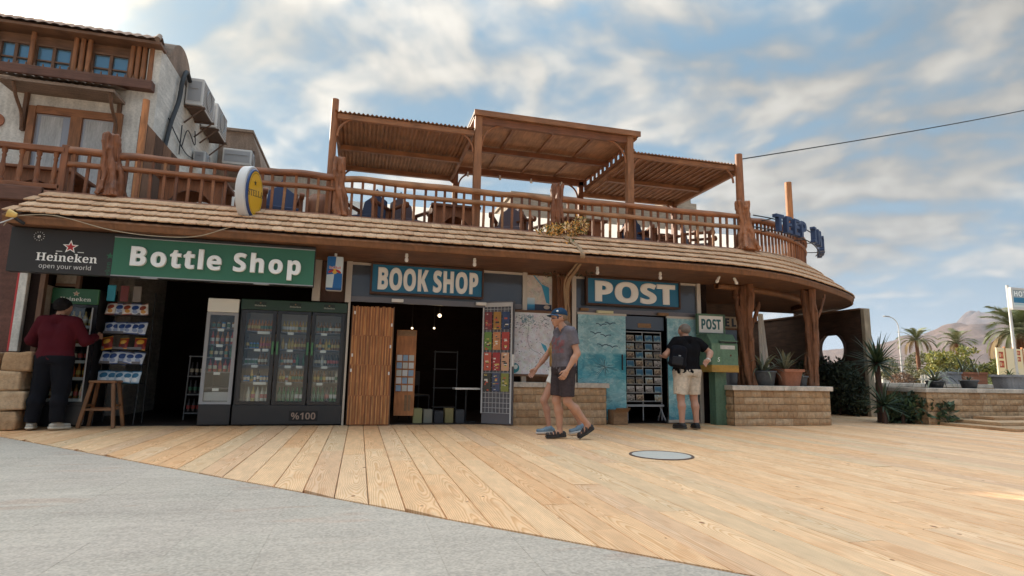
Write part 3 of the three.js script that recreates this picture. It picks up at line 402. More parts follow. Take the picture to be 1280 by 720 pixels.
// ================================================================ pergolas
function corrugated(x0, x1, z0, z1, y, lift = 0) { const n = Math.round((x1 - x0) / 0.072) * 6; const f = (dy) => grid(n, 6, (u, v) => [mix(x0, x1, u), y + dy + 0.015 * Math.sin((x1 - x0) / 0.072 * u * 6.2832) + lift * v, mix(z0, z1, v)], [x1 - x0, z1 - z0]); return join(f(0), f(0.004)); }
{
  const zf = -9.37, zb = -11.85; const brace = (x, y, z, sx, r = 0.34) => tube(Array.from({ length: 7 }, (_, i) => { const a = i / 6 * Math.PI / 2; return V(x + sx * r * (1 - Math.cos(a)), y - r + r * Math.sin(a), z); }), 0.02, 14, 6);
  const beamY = 5.06;
  // left bay
  const L = thing('pergola', 'left terrace pergola bay with lower corrugated roof and tall end pole', 'pergola', [0, 0, 0], 0, 'pergola bays over the roof terrace');
  part('post', cyl(0.062, 0.056, 2.27, -0.63, 3.05, zf - 0.03, 12), mt.railing3, L); part('post', bx(-0.66, -0.56, 3.05, beamY, zb - 0.05, zb + 0.05), mt.railing2, L);
  part('beam', bx(-0.58, 1.72, beamY - 0.09, beamY, zf - 0.04, zf + 0.04, { r: 0.006 }), mt.beam, L); part('beam', bx(-0.58, 1.72, beamY - 0.10, beamY - 0.01, -10.75, -10.67), mt.beam, L); part('beam', bx(-0.58, 1.80, beamY - 0.09, beamY, zb - 0.04, zb + 0.04), mt.beam, L);
  for (const x of [-0.60, 1.70]) part('side_beam', bx(x - 0.03, x + 0.03, beamY - 0.09, beamY, zb + 0.04, zf - 0.04), mt.beam, L);
  part('corrugated_roof', corrugated(-0.62, 1.72, zf + 0.07, zb - 0.12, beamY + 0.02), mt.slat, L);
  part('brace', brace(-0.57, beamY - 0.05, zf, 1), mt.railing3, L); part('brace', brace(1.71, beamY - 0.05, zf, -1), mt.railing3, L); part('brace', brace(-0.56, beamY - 0.05, zb, 1, 0.28), mt.railing, L); part('brace', brace(1.82, beamY - 0.05, zb, -1, 0.28), mt.railing, L);
  part('fabric_drop', shape([[0, 0], [0.05, 0], [0.07, -1.0], [0, -1.6]], 0.02).translate(-0.57, beamY - 0.09, zb + 0.3), mt.railing2, L);
  // middle bay, raised
  const Mi = thing('pergola', 'raised middle pergola bay with flat panelled ceiling above the terrace', 'pergola', [0, 0, 0], 0, 'pergola bays over the roof terrace'), y2 = 5.27;
  for (const x of [1.79, 4.70]) { part('post', bx(x - 0.065, x + 0.065, 3.05, 5.33, zf - 0.065, zf + 0.065, { r: 0.01 }), mt.beam, Mi); part('post', bx(x - 0.055, x + 0.055, 3.05, 5.25, zb - 0.05, zb + 0.05), mt.railing2, Mi); }
  part('fascia_board', bx(1.70, 4.90, 5.325, 5.43, zf + 0.068, zf + 0.10, { r: 0.006 }), mt.beam, Mi); part('beam', bx(1.855, 4.635, 5.20, 5.32, zf - 0.045, zf + 0.045), mt.railing2, Mi); part('beam', bx(1.74, 4.84, 5.20, 5.30, -10.66, -10.58), mt.railing2, Mi); part('beam', bx(1.74, 4.84, 5.16, 5.30, zb - 0.05, zb + 0.05), mt.railing2, Mi);
  for (let i = 0; i < 4; i++) for (let j = 0; j < 2; j++) { const w = 3.1 / 4; part('ceiling_panel', bx(1.74 + i * w + 0.003, 1.74 + (i + 1) * w - 0.003, 5.335, 5.35, j ? -10.62 : zb - 0.08, j ? zf + 0.06 : -10.625), mt.ply, Mi); }
  for (let i = 0; i <= 4; i++) part('batten', bx(1.74 + i * 0.775 - 0.03, 1.74 + i * 0.775 + 0.03, 5.30, 5.334, zb, zf), mt.beam, Mi);
  part('roof_deck', bx(1.70, 4.90, 5.352, 5.40, zb - 0.1, zf + 0.066), mt.dark, Mi);
  part('brace', brace(1.86, 5.22, zf, 1, 0.42), mt.railing3, Mi); part('brace', brace(4.63, 5.22, zf, -1, 0.42), mt.railing3, Mi); part('brace', brace(1.86, 5.18, zb, 1, 0.32), mt.railing, Mi); part('brace', brace(4.63, 5.18, zb, -1, 0.32), mt.railing, Mi);
  part('side_beam', bx(4.79, 4.85, 5.06, 5.14, zb, zf - 0.07), mt.beam, Mi); for (let i = 0; i < 9; i++) part('slat', bx(4.80, 4.84, 5.14, 5.30, zb + 0.3 + i * 0.22, zb + 0.36 + i * 0.22), mt.beam, Mi);
  for (let i = 0; i < 4; i++) { const lamp = thing('bulb_lamp', `small bare bulb on the rear pergola beam, ${['first', 'second', 'third', 'fourth'][i]} from the left`, 'lamp', [2.05 + i * 0.72, 5.15, zb + 0.08], 0, 'bulbs on the rear pergola beam'); part('socket', cyl(0.018, 0.018, 0.05, 0, -0.02, 0, 10), mt.white, lamp); part('bulb', place(new THREE.SphereGeometry(0.032, 12, 10), 0, -0.045, 0), mt.white, lamp); }
  // right bay
  const Rr = thing('pergola', 'right terrace pergola bay with slatted corrugated roof beside the trunk pole', 'pergola', [0, 0, 0], 0, 'pergola bays over the roof terrace'), y3 = 5.0;
  part('beam', bx(4.77, 6.98, y3 - 0.08, y3, zf - 0.035, zf + 0.035, { r: 0.006 }), mt.beam, Rr); part('beam', bx(4.86, 7.05, y3 - 0.09, y3 - 0.01, -10.75, -10.67), mt.beam, Rr); part('beam', bx(4.76, 7.16, y3 - 0.09, y3, zb - 0.04, zb + 0.04), mt.beam, Rr); part('side_beam', bx(7.08, 7.15, y3 - 0.11, y3, zb + 0.04, zf), mt.beam, Rr);
  part('post', bx(7.05, 7.16, 3.05, y3, zb - 0.055, zb + 0.055), mt.railing2, Rr); part('corrugated_roof', corrugated(4.77, 7.12, zf + 0.07, zb - 0.12, y3 + 0.02), mt.slat, Rr);
  for (let i = 0; i < 16; i++) part('slat', bx(4.9 + i * 0.137, 4.925 + i * 0.137, y3 - 0.02, y3 + 0.003, zb + 0.04, zf - 0.04), mt.beam, Rr);
  part('brace', brace(4.775, y3 - 0.04, zf, 1, 0.3), mt.railing3, Rr); part('brace', brace(6.95, y3 - 0.04, zf, -1, 0.3), mt.railing3, Rr); part('brace', brace(7.05, y3 - 0.04, zb, -1, 0.28), mt.railing, Rr);
}
// ================================================================ signs
const rect = (g, c, x, y, w, h) => { g.fillStyle = c; g.fillRect(x, y, w, h); };
const say = (g, s, x, y, px, c, f = 'bold', fam = 'sans-serif', al = 'center', st = 0, sc = '#000') => { g.font = `${f} ${px}px ${fam}`; g.textAlign = al; g.textBaseline = 'middle'; if (st) { g.lineWidth = st; g.strokeStyle = sc; g.lineJoin = 'round'; g.strokeText(s, x, y); } g.fillStyle = c; g.fillText(s, x, y); };
const star = (g, x, y, r, c, st, sw = 3) => { g.beginPath(); for (let i = 0; i < 10; i++) { const a = -Math.PI / 2 + i * Math.PI / 5, q = i % 2 ? r * 0.42 : r; g.lineTo(x + Math.cos(a) * q, y + Math.sin(a) * q); } g.closePath(); g.fillStyle = c; g.fill(); if (st) { g.lineWidth = sw; g.strokeStyle = st; g.stroke(); } };
const pbox = (w, h, d) => { const g = new THREE.BoxGeometry(w, h, d).toNonIndexed(); return g; };
const printMat = (t, rough = 0.5, o = {}) => new THREE.MeshStandardMaterial({ map: t, roughness: rough, ...o });
{
  const s = thing('bottle_shop_sign', 'long dark fascia sign with green panel reading Bottle Shop in white letters', 'sign');
  part('back_board', bx(-4.43, -0.71, 2.035, 2.617, -8.68, -8.562, { r: 0.006 }), mt.charcoal, s);
  const beer = canvasTex(960, 470, (g, w, h) => {
    rect(g, '#26211f', 0, 0, w, h);
    say(g, 'e', 255, 82, 58, '#e9e6e0', 'bold', 'serif'); for (let i = 0; i < 13; i++) { const a = i / 13 * 6.283; g.save(); g.translate(255 + Math.cos(a) * 46, 82 + Math.sin(a) * 46); g.rotate(a); rect(g, '#d5d0c8', -5, -3, 10, 6); g.restore(); }
    star(g, 555, 178, 66, '#b3262c', '#e9e6e0', 9); rect(g, '#d9d5cf', 425, 228, 58, 8); rect(g, '#d9d5cf', 627, 228, 58, 8);
    say(g, 'Heineken', 535, 300, 118, '#eeeae4', 'bold', 'serif'); say(g, 'open your world', 530, 398, 66, '#cfc9c2', 'normal');
    star(g, 936, 250, 40, '#1f5a3a'); g.save(); g.translate(930, 420); g.rotate(-Math.PI / 2); say(g, 'eken', 30, 0, 60, '#1d5236', 'bold', 'serif'); g.restore();
  });
  part('beer_panel', card(1.165, 0.57, -4.43 + 0.5825 + 0.004, 2.325, -8.558), printMat(beer, 0.45), s);
  part('green_panel', bx(-3.255, -0.715, 2.055, 2.562, -8.562, -8.545, { r: 0.004 }), mt.signGreen, s);
  part('panel_frame', [bx(-3.255, -0.712, 2.562, 2.574, -8.562, -8.54), bx(-3.255, -0.712, 2.043, 2.055, -8.562, -8.54)], mt.grey, s);
  word(s, 'Bottle Shop', -3.06, 2.195, -8.545, 2.21, 0.25, 0.04, mt.letterWhite, { bevel: 0.006 });
  for (const x of [-2.9, -1.5]) part('clip', bx(x, x + 0.2, 2.028, 2.04, -8.6, -8.535), mt.grey, s);
  // bookshop and post signs
  const blue = (t, x0, x1, text, tx0, tx1, sq, cap) => { part('frame', [bx(x0, x1, 2.10, 2.135, -9.53, -9.44, { r: 0.006 }), bx(x0, x1, 2.588, 2.618, -9.53, -9.44, { r: 0.006 }), bx(x0, x0 + 0.03, 2.135, 2.588, -9.53, -9.44), bx(x1 - 0.03, x1, 2.135, 2.588, -9.53, -9.44)], mt.dark, t); part('panel', bx(x0 + 0.03, x1 - 0.03, 2.135, 2.588, -9.53, -9.47), mt.signBlue, t); word(t, text, tx0, 2.362 - cap / 2, -9.468, tx1 - tx0, cap, 0.012, mt.letterWhite, { squash: true, bevel: 0.013, track: 0.0 }); };
  blue(thing('bookshop_sign', 'blue framed sign reading BOOK SHOP above the left glass front', 'sign'), 0.09, 1.98, 'BOOK SHOP', 0.19, 1.89, true, 0.345);
  blue(thing('post_sign', 'wide blue framed sign reading POST above the poster-covered glass doors', 'sign'), 3.86, 5.76, 'POST', 3.99, 5.65, true, 0.355);
  // oval beer sign on the roof
  const o = thing('oval_sign', 'oval yellow beer sign with grey rim standing on the tiled canopy', 'sign', [-1.70, 3.42, -8.86], 1.30);
  const el = (a, b, d) => { const sh = new THREE.Shape(); sh.absellipse(0, 0, a, b, 0, Math.PI * 2); return new THREE.ExtrudeGeometry(sh, { depth: d, bevelEnabled: true, bevelSize: 0.02, bevelThickness: 0.025, bevelSegments: 3, curveSegments: 40 }); };
  part('rim', el(0.275, 0.39, 0.09).translate(0, 0, -0.07), mt.rim, o); part('blue_border', el(0.235, 0.345, 0.006).translate(0, 0, 0.042), mt.deepBlue, o);
  const stT = canvasTex(512, 720, (g, w, h) => { rect(g, '#d9a92c', 0, 0, w, h); g.lineWidth = 10; g.strokeStyle = '#8a6a18'; g.beginPath(); g.ellipse(w / 2, h / 2, 226, 330, 0, 0, 7); g.stroke(); g.save(); g.translate(w / 2, h / 2); g.rotate(-0.16); say(g, 'STELLA', 0, 0, 138, '#17181c', 'bold', 'serif'); star(g, -10, -165, 52, '#17181c'); g.restore(); });
  const face = new THREE.CircleGeometry(1, 48); face.scale(0.225, 0.335, 1); part('face', face.translate(0, 0, 0.075), printMat(stT, 0.35), o);
  part('bracket', [rod(V(0, -0.40, 0), V(0, -0.54, 0), 0.02), bx(-0.09, 0.09, -0.56, -0.535, -0.07, 0.07), rod(V(-0.04, -0.4, 0.02), V(-0.11, -0.53, 0.05), 0.012)], mt.rust, o);
  // hanging can sign
  const can = thing('hanging_can_sign', 'blue and silver energy drink can sign hanging below the canopy', 'sign', [-0.445, 2.31, -8.98]);
  const canT = canvasTex(320, 640, (g, w, h) => { rect(g, '#1763a6', 0, 0, w, h); g.fillStyle = '#c9d6da'; g.beginPath(); g.moveTo(w * 0.55, 0); g.lineTo(w, 0); g.lineTo(w, h * 0.5); g.lineTo(w * 0.5, h * 0.46); g.fill(); g.beginPath(); g.moveTo(0, h * 0.55); g.lineTo(w * 0.48, h * 0.52); g.lineTo(w * 0.4, h); g.lineTo(0, h); g.fill(); rect(g, '#0f4c86', 0, h * 0.93, w, h * 0.07); g.fillStyle = '#e0b33a'; g.beginPath(); g.arc(w / 2, h * 0.44, 52, 0, 7); g.fill(); g.fillStyle = '#b8232b'; for (const sx of [-1, 1]) { g.beginPath(); g.ellipse(w / 2 + sx * 78, h * 0.44, 62, 24, sx * 0.5, 0, 7); g.fill(); } say(g, 'Red Bull', w / 2, h * 0.33, 62, '#b8232b', 'bold', 'sans-serif', 'center', 8, '#e6e6e6'); });
  part('body', bx(-0.12, 0.12, -0.265, 0.265, -0.06, 0.06, { r: 0.025 }), mt.rim, can); part('print', card(0.225, 0.515, 0, 0, 0.0615), printMat(canT, 0.3), can); part('hanger', bx(-0.018, 0.018, 0.267, 0.318, -0.01, 0.01), mt.white, can);
}
// ================================================================ bottle shop goods
const bottleG = lathe([[0, 0], [0.031, 0], [0.033, 0.01], [0.033, 0.13], [0.028, 0.155], [0.014, 0.19], [0.012, 0.235], [0.014, 0.24], [0.0, 0.242]], 9), canG = lathe([[0, 0], [0.027, 0.002], [0.031, 0.012], [0.031, 0.115], [0.026, 0.126], [0, 0.126]], 10), petG = lathe([[0, 0], [0.034, 0.002], [0.037, 0.02], [0.034, 0.08], [0.037, 0.13], [0.026, 0.19], [0.014, 0.215], [0.014, 0.235], [0, 0.236]], 9);
const bottleMats = [M([0.26, 0.11, 0.03], 0.2), M([0.03, 0.16, 0.06], 0.2), M([0.5, 0.33, 0.1], 0.25), M([0.45, 0.16, 0.04], 0.25), M([0.06, 0.22, 0.5], 0.25), M([0.55, 0.5, 0.42], 0.25), M([0.4, 0.05, 0.04], 0.25), M([0.06, 0.05, 0.05], 0.2), M([0.55, 0.55, 0.58], 0.3), M([0.3, 0.42, 0.12], 0.25)];
const ord = ['first', 'second', 'third', 'fourth', 'fifth', 'sixth', 'seventh', 'eighth'], lvlName = ['lowest', 'second', 'third', 'fourth', 'top'];
const drinkNames = ['amber', 'green', 'golden', 'orange', 'blue', 'pale', 'red', 'dark', 'silver', 'lime green'];
function drink(kind, m, x, y, z, where, j, i, sc = 1) { const o = solo(kind === 1 ? 'drink_can' : 'bottle', [bottleG, canG, petG][kind].clone ? [bottleG, canG, petG][kind] : null, bottleMats[m], `${drinkNames[m]} ${kind === 1 ? 'can' : 'bottle'}, ${ord[j]} on the ${lvlName[i]} shelf of ${where}`, kind === 1 ? 'can' : 'bottle', `${kind === 1 ? 'cans' : 'bottles'} in ${where}`, [x, y, z]); o.scale.setScalar(sc); part('label', kind === 1 ? canBand : bandG, bandM[(m * 3 + i * 2 + (j > 3 ? 1 : 0)) % 5], o); return o; }
const bandG = lathe([[0.0338, 0.055], [0.0342, 0.06], [0.0342, 0.115], [0.0338, 0.12]], 9), canBand = lathe([[0.0316, 0.03], [0.0318, 0.034], [0.0318, 0.09], [0.0316, 0.094]], 9), bandM = [M([0.55, 0.48, 0.36], 0.5), M([0.42, 0.06, 0.05], 0.5), M([0.5, 0.34, 0.08], 0.5), M([0.05, 0.16, 0.09], 0.5), M([0.6, 0.58, 0.55], 0.5)];
function priceTag(parent, x, y, z) { part('price_label', bx(x - 0.045, x + 0.045, y - 0.045, y - 0.005, z, z + 0.004), mt.white, parent); }
{
  const R = rng(1234), zf = -9.52;
  // big three-door fridge
  const f = thing('drinks_fridge', 'wide black three-door drinks fridge marked %100 beside the bamboo door', 'fridge'), x0 = -1.82, x1 = -0.24, zb = zf - 0.66;
  part('cabinet', [bx(x0, x0 + 0.04, 0.02, 1.93, zb, zf - 0.05), bx(x1 - 0.04, x1, 0.02, 1.93, zb, zf - 0.05), bx(x0 + 0.04, x1 - 0.04, 0.02, 1.77, zb, zb + 0.04), bx(x0 + 0.04, x1 - 0.04, 1.77, 1.93, zb, zf - 0.05)], mt.charcoal, f);
  part('liner', bx(x0 + 0.041, x1 - 0.041, 0.315, 1.765, zb + 0.041, zb + 0.05), M([0.42, 0.34, 0.28], 0.6), f);  // pale sheet added to bounce light onto the bottles, in place of a lamp
  part('kick_plate', bx(x0, x1, 0.02, 0.31, zb + 0.041, zf, { r: 0.008 }), mt.charcoal, f); part('header', bx(x0, x1, 1.765, 1.93, zf - 0.049, zf + 0.005, { r: 0.012 }), M([0.018, 0.05, 0.032], 0.4), f);
  const logoT = canvasTex(256, 128, (g, w, h) => { rect(g, '#15291f', 0, 0, w, h); star(g, 128, 34, 26, '#8f6a4a'); say(g, 'Heineken', 128, 92, 52, '#b9b8a8', 'bold', 'serif'); });
  const pc = canvasTex(256, 96, (g, w, h) => { rect(g, '#0e0e10', 0, 0, w, h); say(g, '%100', 128, 50, 88, '#9b8272', 'bold'); }); part('number_print', card(0.42, 0.155, -0.80, 0.15, zf + 0.0025), printMat(pc, 0.5), f);
  const lvl = [0.36, 0.66, 0.92, 1.17, 1.44];
  for (let k = 0; k < 3; k++) {
    const a = x0 + 0.03 + k * 0.512, b = a + 0.494, d = part('door', [bx(a, a + 0.055, 0.315, 1.76, zf - 0.045, zf), bx(b - 0.055, b, 0.315, 1.76, zf - 0.045, zf), bx(a + 0.055, b - 0.055, 0.315, 0.365, zf - 0.045, zf), bx(a + 0.055, b - 0.055, 1.715, 1.76, zf - 0.045, zf)], mt.blackGloss, f);
    part('glass', bx(a + 0.055, b - 0.055, 0.365, 1.715, zf - 0.026, zf - 0.020), mt.glass, d); part('logo_print', card(0.17, 0.085, (a + b) / 2, 1.85, zf + 0.0075), printMat(logoT, 0.4), f); if (k) part('handle', [bx(a + 0.012, a + 0.04, 1.08, 1.28, zf + 0.001, zf + 0.018), bx(a - 0.055, a - 0.028, 1.08, 1.28, zf + 0.001, zf + 0.018)], mt.signGreenLight, d);
    for (const [i, y] of lvl.entries()) {
      part('shelf', bx(a + 0.02, b - 0.02, y - 0.012, y, zb + 0.05, zf - 0.07), mt.aluDark, f); priceTag(f, a + 0.16 + 0.12 * R(), y, zf - 0.068); if (R() < 0.5) priceTag(f, a + 0.36, y, zf - 0.068);
      const set = [[[5, 0], [1, 5], [1, 5]], [[4, 3], [0, 7], [0, 7]], [[8, 0], [0, 1], [7, 1]], [[4, 3], [2, 0], [7, 0]], [[3, 0], [2, 2], [0, 2]]][i][k]; const nk = i === 0 ? 6 : 8; const half = R() < 0.5 ? 4 : 8;
      for (let j = 0; j < nk; j++) { let m = j < half ? set[0] : set[1]; if (R() < 0.18) m = [5, 8, 2, 7, 3][Math.floor(R() * 5)]; if (R() < 0.05) continue; drink(i === 0 ? 0 : (m === 4 || m === 8) ? 1 : 0, m, a + 0.085 + j * (0.33 / (nk - 1)), y + 0.001, zf - 0.14 - R() * 0.02, `the wide fridge behind its ${['first', 'middle', 'last'][k]} door`, j, i, i === 0 ? 0.92 : 0.74); }
    }
  }
  // slim fridge with white header
  const s = thing('drinks_fridge', 'slim grey drinks fridge with plain white header left of the wide fridge', 'fridge'), a = -2.285, b = -1.845;
  part('cabinet', [bx(a, a + 0.03, 0.02, 1.915, zb, zf - 0.03), bx(b - 0.03, b, 0.02, 1.915, zb, zf - 0.03), bx(a + 0.03, b - 0.03, 0.02, 1.915, zb, zb + 0.03)], mt.charcoal, s); part('header', bx(a, b, 1.705, 1.915, zf - 0.029, zf + 0.012, { r: 0.012 }), M([0.80, 0.78, 0.70], 0.5), s);
  const d = part('door', [bx(a, a + 0.05, 0.32, 1.70, zf - 0.029, zf), bx(b - 0.05, b, 0.32, 1.70, zf - 0.029, zf), bx(a + 0.05, b - 0.05, 0.32, 0.36, zf - 0.029, zf), bx(a + 0.05, b - 0.05, 1.66, 1.70, zf - 0.029, zf)], mt.grey, s); part('glass', bx(a + 0.05, b - 0.05, 0.36, 1.66, zf - 0.018, zf - 0.013), mt.glass, d);
  part('lower_panel', bx(a, b, 0.02, 0.315, zf - 0.029, zf, { r: 0.008 }), mt.charcoal, s); part('air_grille', bx(a + 0.05, b - 0.05, 0.37, 0.50, zf - 0.06, zf - 0.05), mt.grey, s);
  for (const [i, y] of [0.56, 0.80, 1.02, 1.22, 1.46].entries()) { part('shelf', bx(a + 0.03, b - 0.03, y - 0.012, y, zb + 0.04, zf - 0.06), mt.aluDark, s); priceTag(s, a + 0.2, y, zf - 0.058); if (i) for (let j = 0; j < 5; j++) { const m = [[6, 3, 6], [7, 1, 3], [0, 6, 3], [4, 5, 0]][i - 1][Math.floor(R() * 3)]; drink(i === 4 ? 1 : 0, m, a + 0.08 + j * 0.07, y + 0.001, zf - 0.13, 'the slim white-topped fridge', j, i, 0.8); } }
  // green-header fridge behind the man
  const g = thing('drinks_fridge', 'dark drinks fridge with green star header behind the man in maroon', 'fridge'), ga = -4.32, gb = -3.735;
  part('cabinet', [bx(ga, ga + 0.03, 0.02, 1.96, zb, zf - 0.03), bx(gb - 0.03, gb, 0.02, 1.96, zb, zf - 0.03), bx(ga + 0.03, gb - 0.03, 0.02, 1.96, zb, zb + 0.03)], mt.charcoal, g);
  const hT = canvasTex(640, 260, (q, w, h) => { rect(q, '#2c6244', 0, 0, w, h); const gr = q; star(gr, 330, 82, 46, '#b98a6c', '#d8c8b4', 6); say(gr, 'Heineken', 330, 185, 92, '#e9e6dc', 'bold', 'serif'); });
  part('header', bx(ga, gb, 1.735, 1.96, zf - 0.029, zf + 0.012, { r: 0.01 }), mt.signGreenLight, g); part('header_print', card(0.56, 0.205, (ga + gb) / 2, 1.847, zf + 0.0135), printMat(hT, 0.4), g);
  const dd = part('door', [bx(ga, ga + 0.05, 0.30, 1.73, zf - 0.029, zf), bx(gb - 0.05, gb, 0.30, 1.73, zf - 0.029, zf), bx(ga + 0.05, gb - 0.05, 0.30, 0.35, zf - 0.029, zf), bx(ga + 0.05, gb - 0.05, 1.69, 1.73, zf - 0.029, zf)], mt.blackGloss, g); part('glass', bx(ga + 0.05, gb - 0.05, 0.35, 1.69, zf - 0.018, zf - 0.013), mt.glass, dd); part('trim', bx(gb - 0.066, gb - 0.05, 0.35, 1.69, zf + 0.0005, zf + 0.006), mt.rim, dd); part('handle', bx(ga + 0.29, ga + 0.31, 1.22, 1.42, zf, zf + 0.03), mt.rim, dd);
  part('kick_plate', bx(ga, gb, 0.02, 0.295, zf - 0.029, zf, { r: 0.008 }), mt.blackGloss, g);
  for (const [i, y] of [0.38, 0.68, 0.92, 1.16, 1.42].entries()) { part('shelf', bx(ga + 0.03, gb - 0.03, y - 0.012, y, zb + 0.04, zf - 0.05), mt.aluDark, g); part('shelf_strip', bx(ga + 0.06, gb - 0.07, y - 0.03, y + 0.012, zf - 0.049, zf - 0.044), mt.rim, g); for (let j = 0; j < 6; j++) drink(0, [0, 3, 7, 0, 2][i] , ga + 0.1 + j * 0.075, y + 0.001, zf - 0.12, 'the green-topped fridge', j, i, 0.9); }
  // snack rack
  const rk = thing('snack_rack', 'dark wire rack of snack bags on tilted shelves behind the stool', 'display rack'), rx0 = -3.66, rx1 = -3.14;
  for (const x of [rx0, rx1]) part('upright', [rod(V(x, 0.02, -9.95), V(x, 2.0, -9.95), 0.012), rod(V(x, 0.02, -9.6), V(x, 1.0, -9.72), 0.010)], mt.black, rk);
  const bagT = [0, 1, 2, 3].map((k) => canvasTex(128, 176, (q, w, h) => { const c = [['#c9cdd6', '#27447f', '#8d9bb8'], ['#d8cfc4', '#8c3a22', '#c48a3a'], ['#8f2a1c', '#d6a23a', '#5a120c'], ['#c4d0da', '#2a6b8f', '#e4e4e4']][k]; rect(q, c[0], 0, 0, w, h); q.fillStyle = c[1]; q.beginPath(); q.ellipse(64, 70, 46, 34, -0.2, 0, 7); q.fill(); q.fillStyle = c[2]; q.beginPath(); q.ellipse(70, 128, 34, 26, 0.3, 0, 7); q.fill(); rect(q, c[1], 0, 0, w, 14); rect(q, c[1], 0, 164, w, 12); }));
  const bagM = bagT.map((t) => printMat(t, 0.35)), bagG = grid(6, 6, (u, v) => { const e = Math.pow(Math.sin(Math.PI * clamp(u, 0.02, 0.98)) * Math.sin(Math.PI * v), 0.6); return [(u - 0.5) * 0.12 * (1 - 0.06 * Math.sin(Math.PI * v)), (v - 0.5) * 0.165, 0.026 * e]; }), bagB = join(bagG, grid(6, 6, (u, v) => { const e = Math.pow(Math.sin(Math.PI * clamp(u, 0.02, 0.98)) * Math.sin(Math.PI * v), 0.6); return [(0.5 - u) * 0.12, (v - 0.5) * 0.165, -0.02 * e]; }));
  const bn = ['silver and blue', 'cream and brown', 'red and gold', 'pale blue'];
  for (const [i, [y, n]] of [[1.70, 5], [1.42, 6], [1.19, 3], [0.98, 5], [0.70, 5]].entries()) { part('shelf', [bx(rx0, rx1, y - 0.095, y - 0.085, -9.85, -9.6), bx(rx0, rx1, y - 0.095, y - 0.05, -9.605, -9.6)], mt.aluDark, rk); for (let j = 0; j < n; j++) { const k = [1, 0, 2, 1, 3][i] === 1 && j % 2 ? 0 : [1, 0, 2, 0, 3][i], o = solo('snack_bag', bagB, bagM[k], `${bn[k]} snack bag, ${ord[j]} on the ${['top', 'second', 'third', 'fourth', 'lowest'][i]} shelf of the wire rack`, 'snack bag', 'snack bags on the wire rack', [rx0 + 0.06 + j * (0.42 / Math.max(1, n - 1)), y, -9.66 + 0.04 * R()]); o.scale.setScalar(1.05 + 0.25 * R()); o.rotation.set(-0.25 - 0.2 * R(), (R() - 0.5) * 0.5, (R() - 0.5) * 0.35); } }
  for (let k = 0; k < 3; k++) { const o = solo('hanging_pouch', bx(-0.055, 0.055, -0.12, 0.12, -0.012, 0.012, { r: 0.01 }), [M([0.03, 0.3, 0.42], 0.5), M([0.16, 0.03, 0.03], 0.5), M([0.2, 0.17, 0.15], 0.6)][k], `${['turquoise', 'dark red', 'grey'][k]} pouch hanging above the snack rack`, 'pouch', null, [-3.62 + k * 0.17, 1.93, -9.62]); }
  // stool
  const st = thing('wooden_stool', 'brown four-legged wooden stool in front of the snack rack', 'stool', [-3.48, 0.006, -9.43]);
  part('seat', bx(-0.17, 0.17, 0.615, 0.65, -0.13, 0.13, { r: 0.012 }), mt.stool, st); for (const [sx, sz] of [[-1, 1], [1, 1], [-1, -1], [1, -1]]) part('leg', bar(V(sx * 0.215, 0, sz * 0.17), V(sx * 0.13, 0.615, sz * 0.10), 0.042, 0.036), mt.stool, st); for (const sz of [-1, 1]) part('stretcher', bar(V(-0.18, 0.25, sz * 0.145), V(0.18, 0.25, sz * 0.145), 0.022, 0.03), mt.stool, st); for (const sx of [-1, 1]) part('stretcher', bar(V(sx * 0.17, 0.30, -0.13), V(sx * 0.17, 0.30, 0.13), 0.022, 0.03), mt.stool, st);
  const ds = thing('wire_display', 'small dark wire display stand deep inside the bottle shop', 'display rack', [-2.75, 0.006, -10.6]); for (const sx of [0, 0.3]) part('upright', rod(V(sx, 0, 0), V(sx + 0.02, 1.05, 0), 0.010), mt.grey, ds); for (const y of [0.1, 0.4, 0.7, 1.03]) part('shelf', bx(0, 0.32, y, y + 0.015, -0.2, 0.012), mt.grey, ds); for (const [i, y] of [0.11, 0.41, 0.71].entries()) for (let j = 0; j < 4; j++) drink(0, 7, -2.70 + j * 0.075, y + 0.022, -10.66, 'the small wire stand indoors', j, i, 0.9);
  // left jamb: pole, wooden frame, stacked stones
  solo('striped_pole', [bx(-4.60, -4.50, 1.03, 2.62, -9.3, -9.22, { r: 0.01 })], mt.whitePaint, 'white board standing upright at the left edge above stacked stones', 'board'); solo('red_strip', bx(-4.625, -4.602, 1.03, 2.62, -9.29, -9.23), mt.red, 'thin red strip along the white upright board', 'strip');
  const wf = thing('window_frame', 'old wooden window frame with plastered panels behind the man in maroon', 'window frame'); part('post', bx(-4.37, -4.31, 0, 2.62, -9.34, -9.26), mt.frameWood, wf); part('post', bx(-4.06, -4.01, 1.96, 2.62, -9.62, -9.55), mt.frameWood, wf); part('rail', bx(-4.31, -4.06, 1.99, 2.03, -9.62, -9.55), mt.frameWood, wf); part('panel', bx(-4.36, -4.33, 0.0, 1.98, -9.9, -9.35), mt.plasterTan, wf); part('panel', bx(-4.33, -4.06, 2.03, 2.62, -9.63, -9.6), mt.plasterTan, wf);
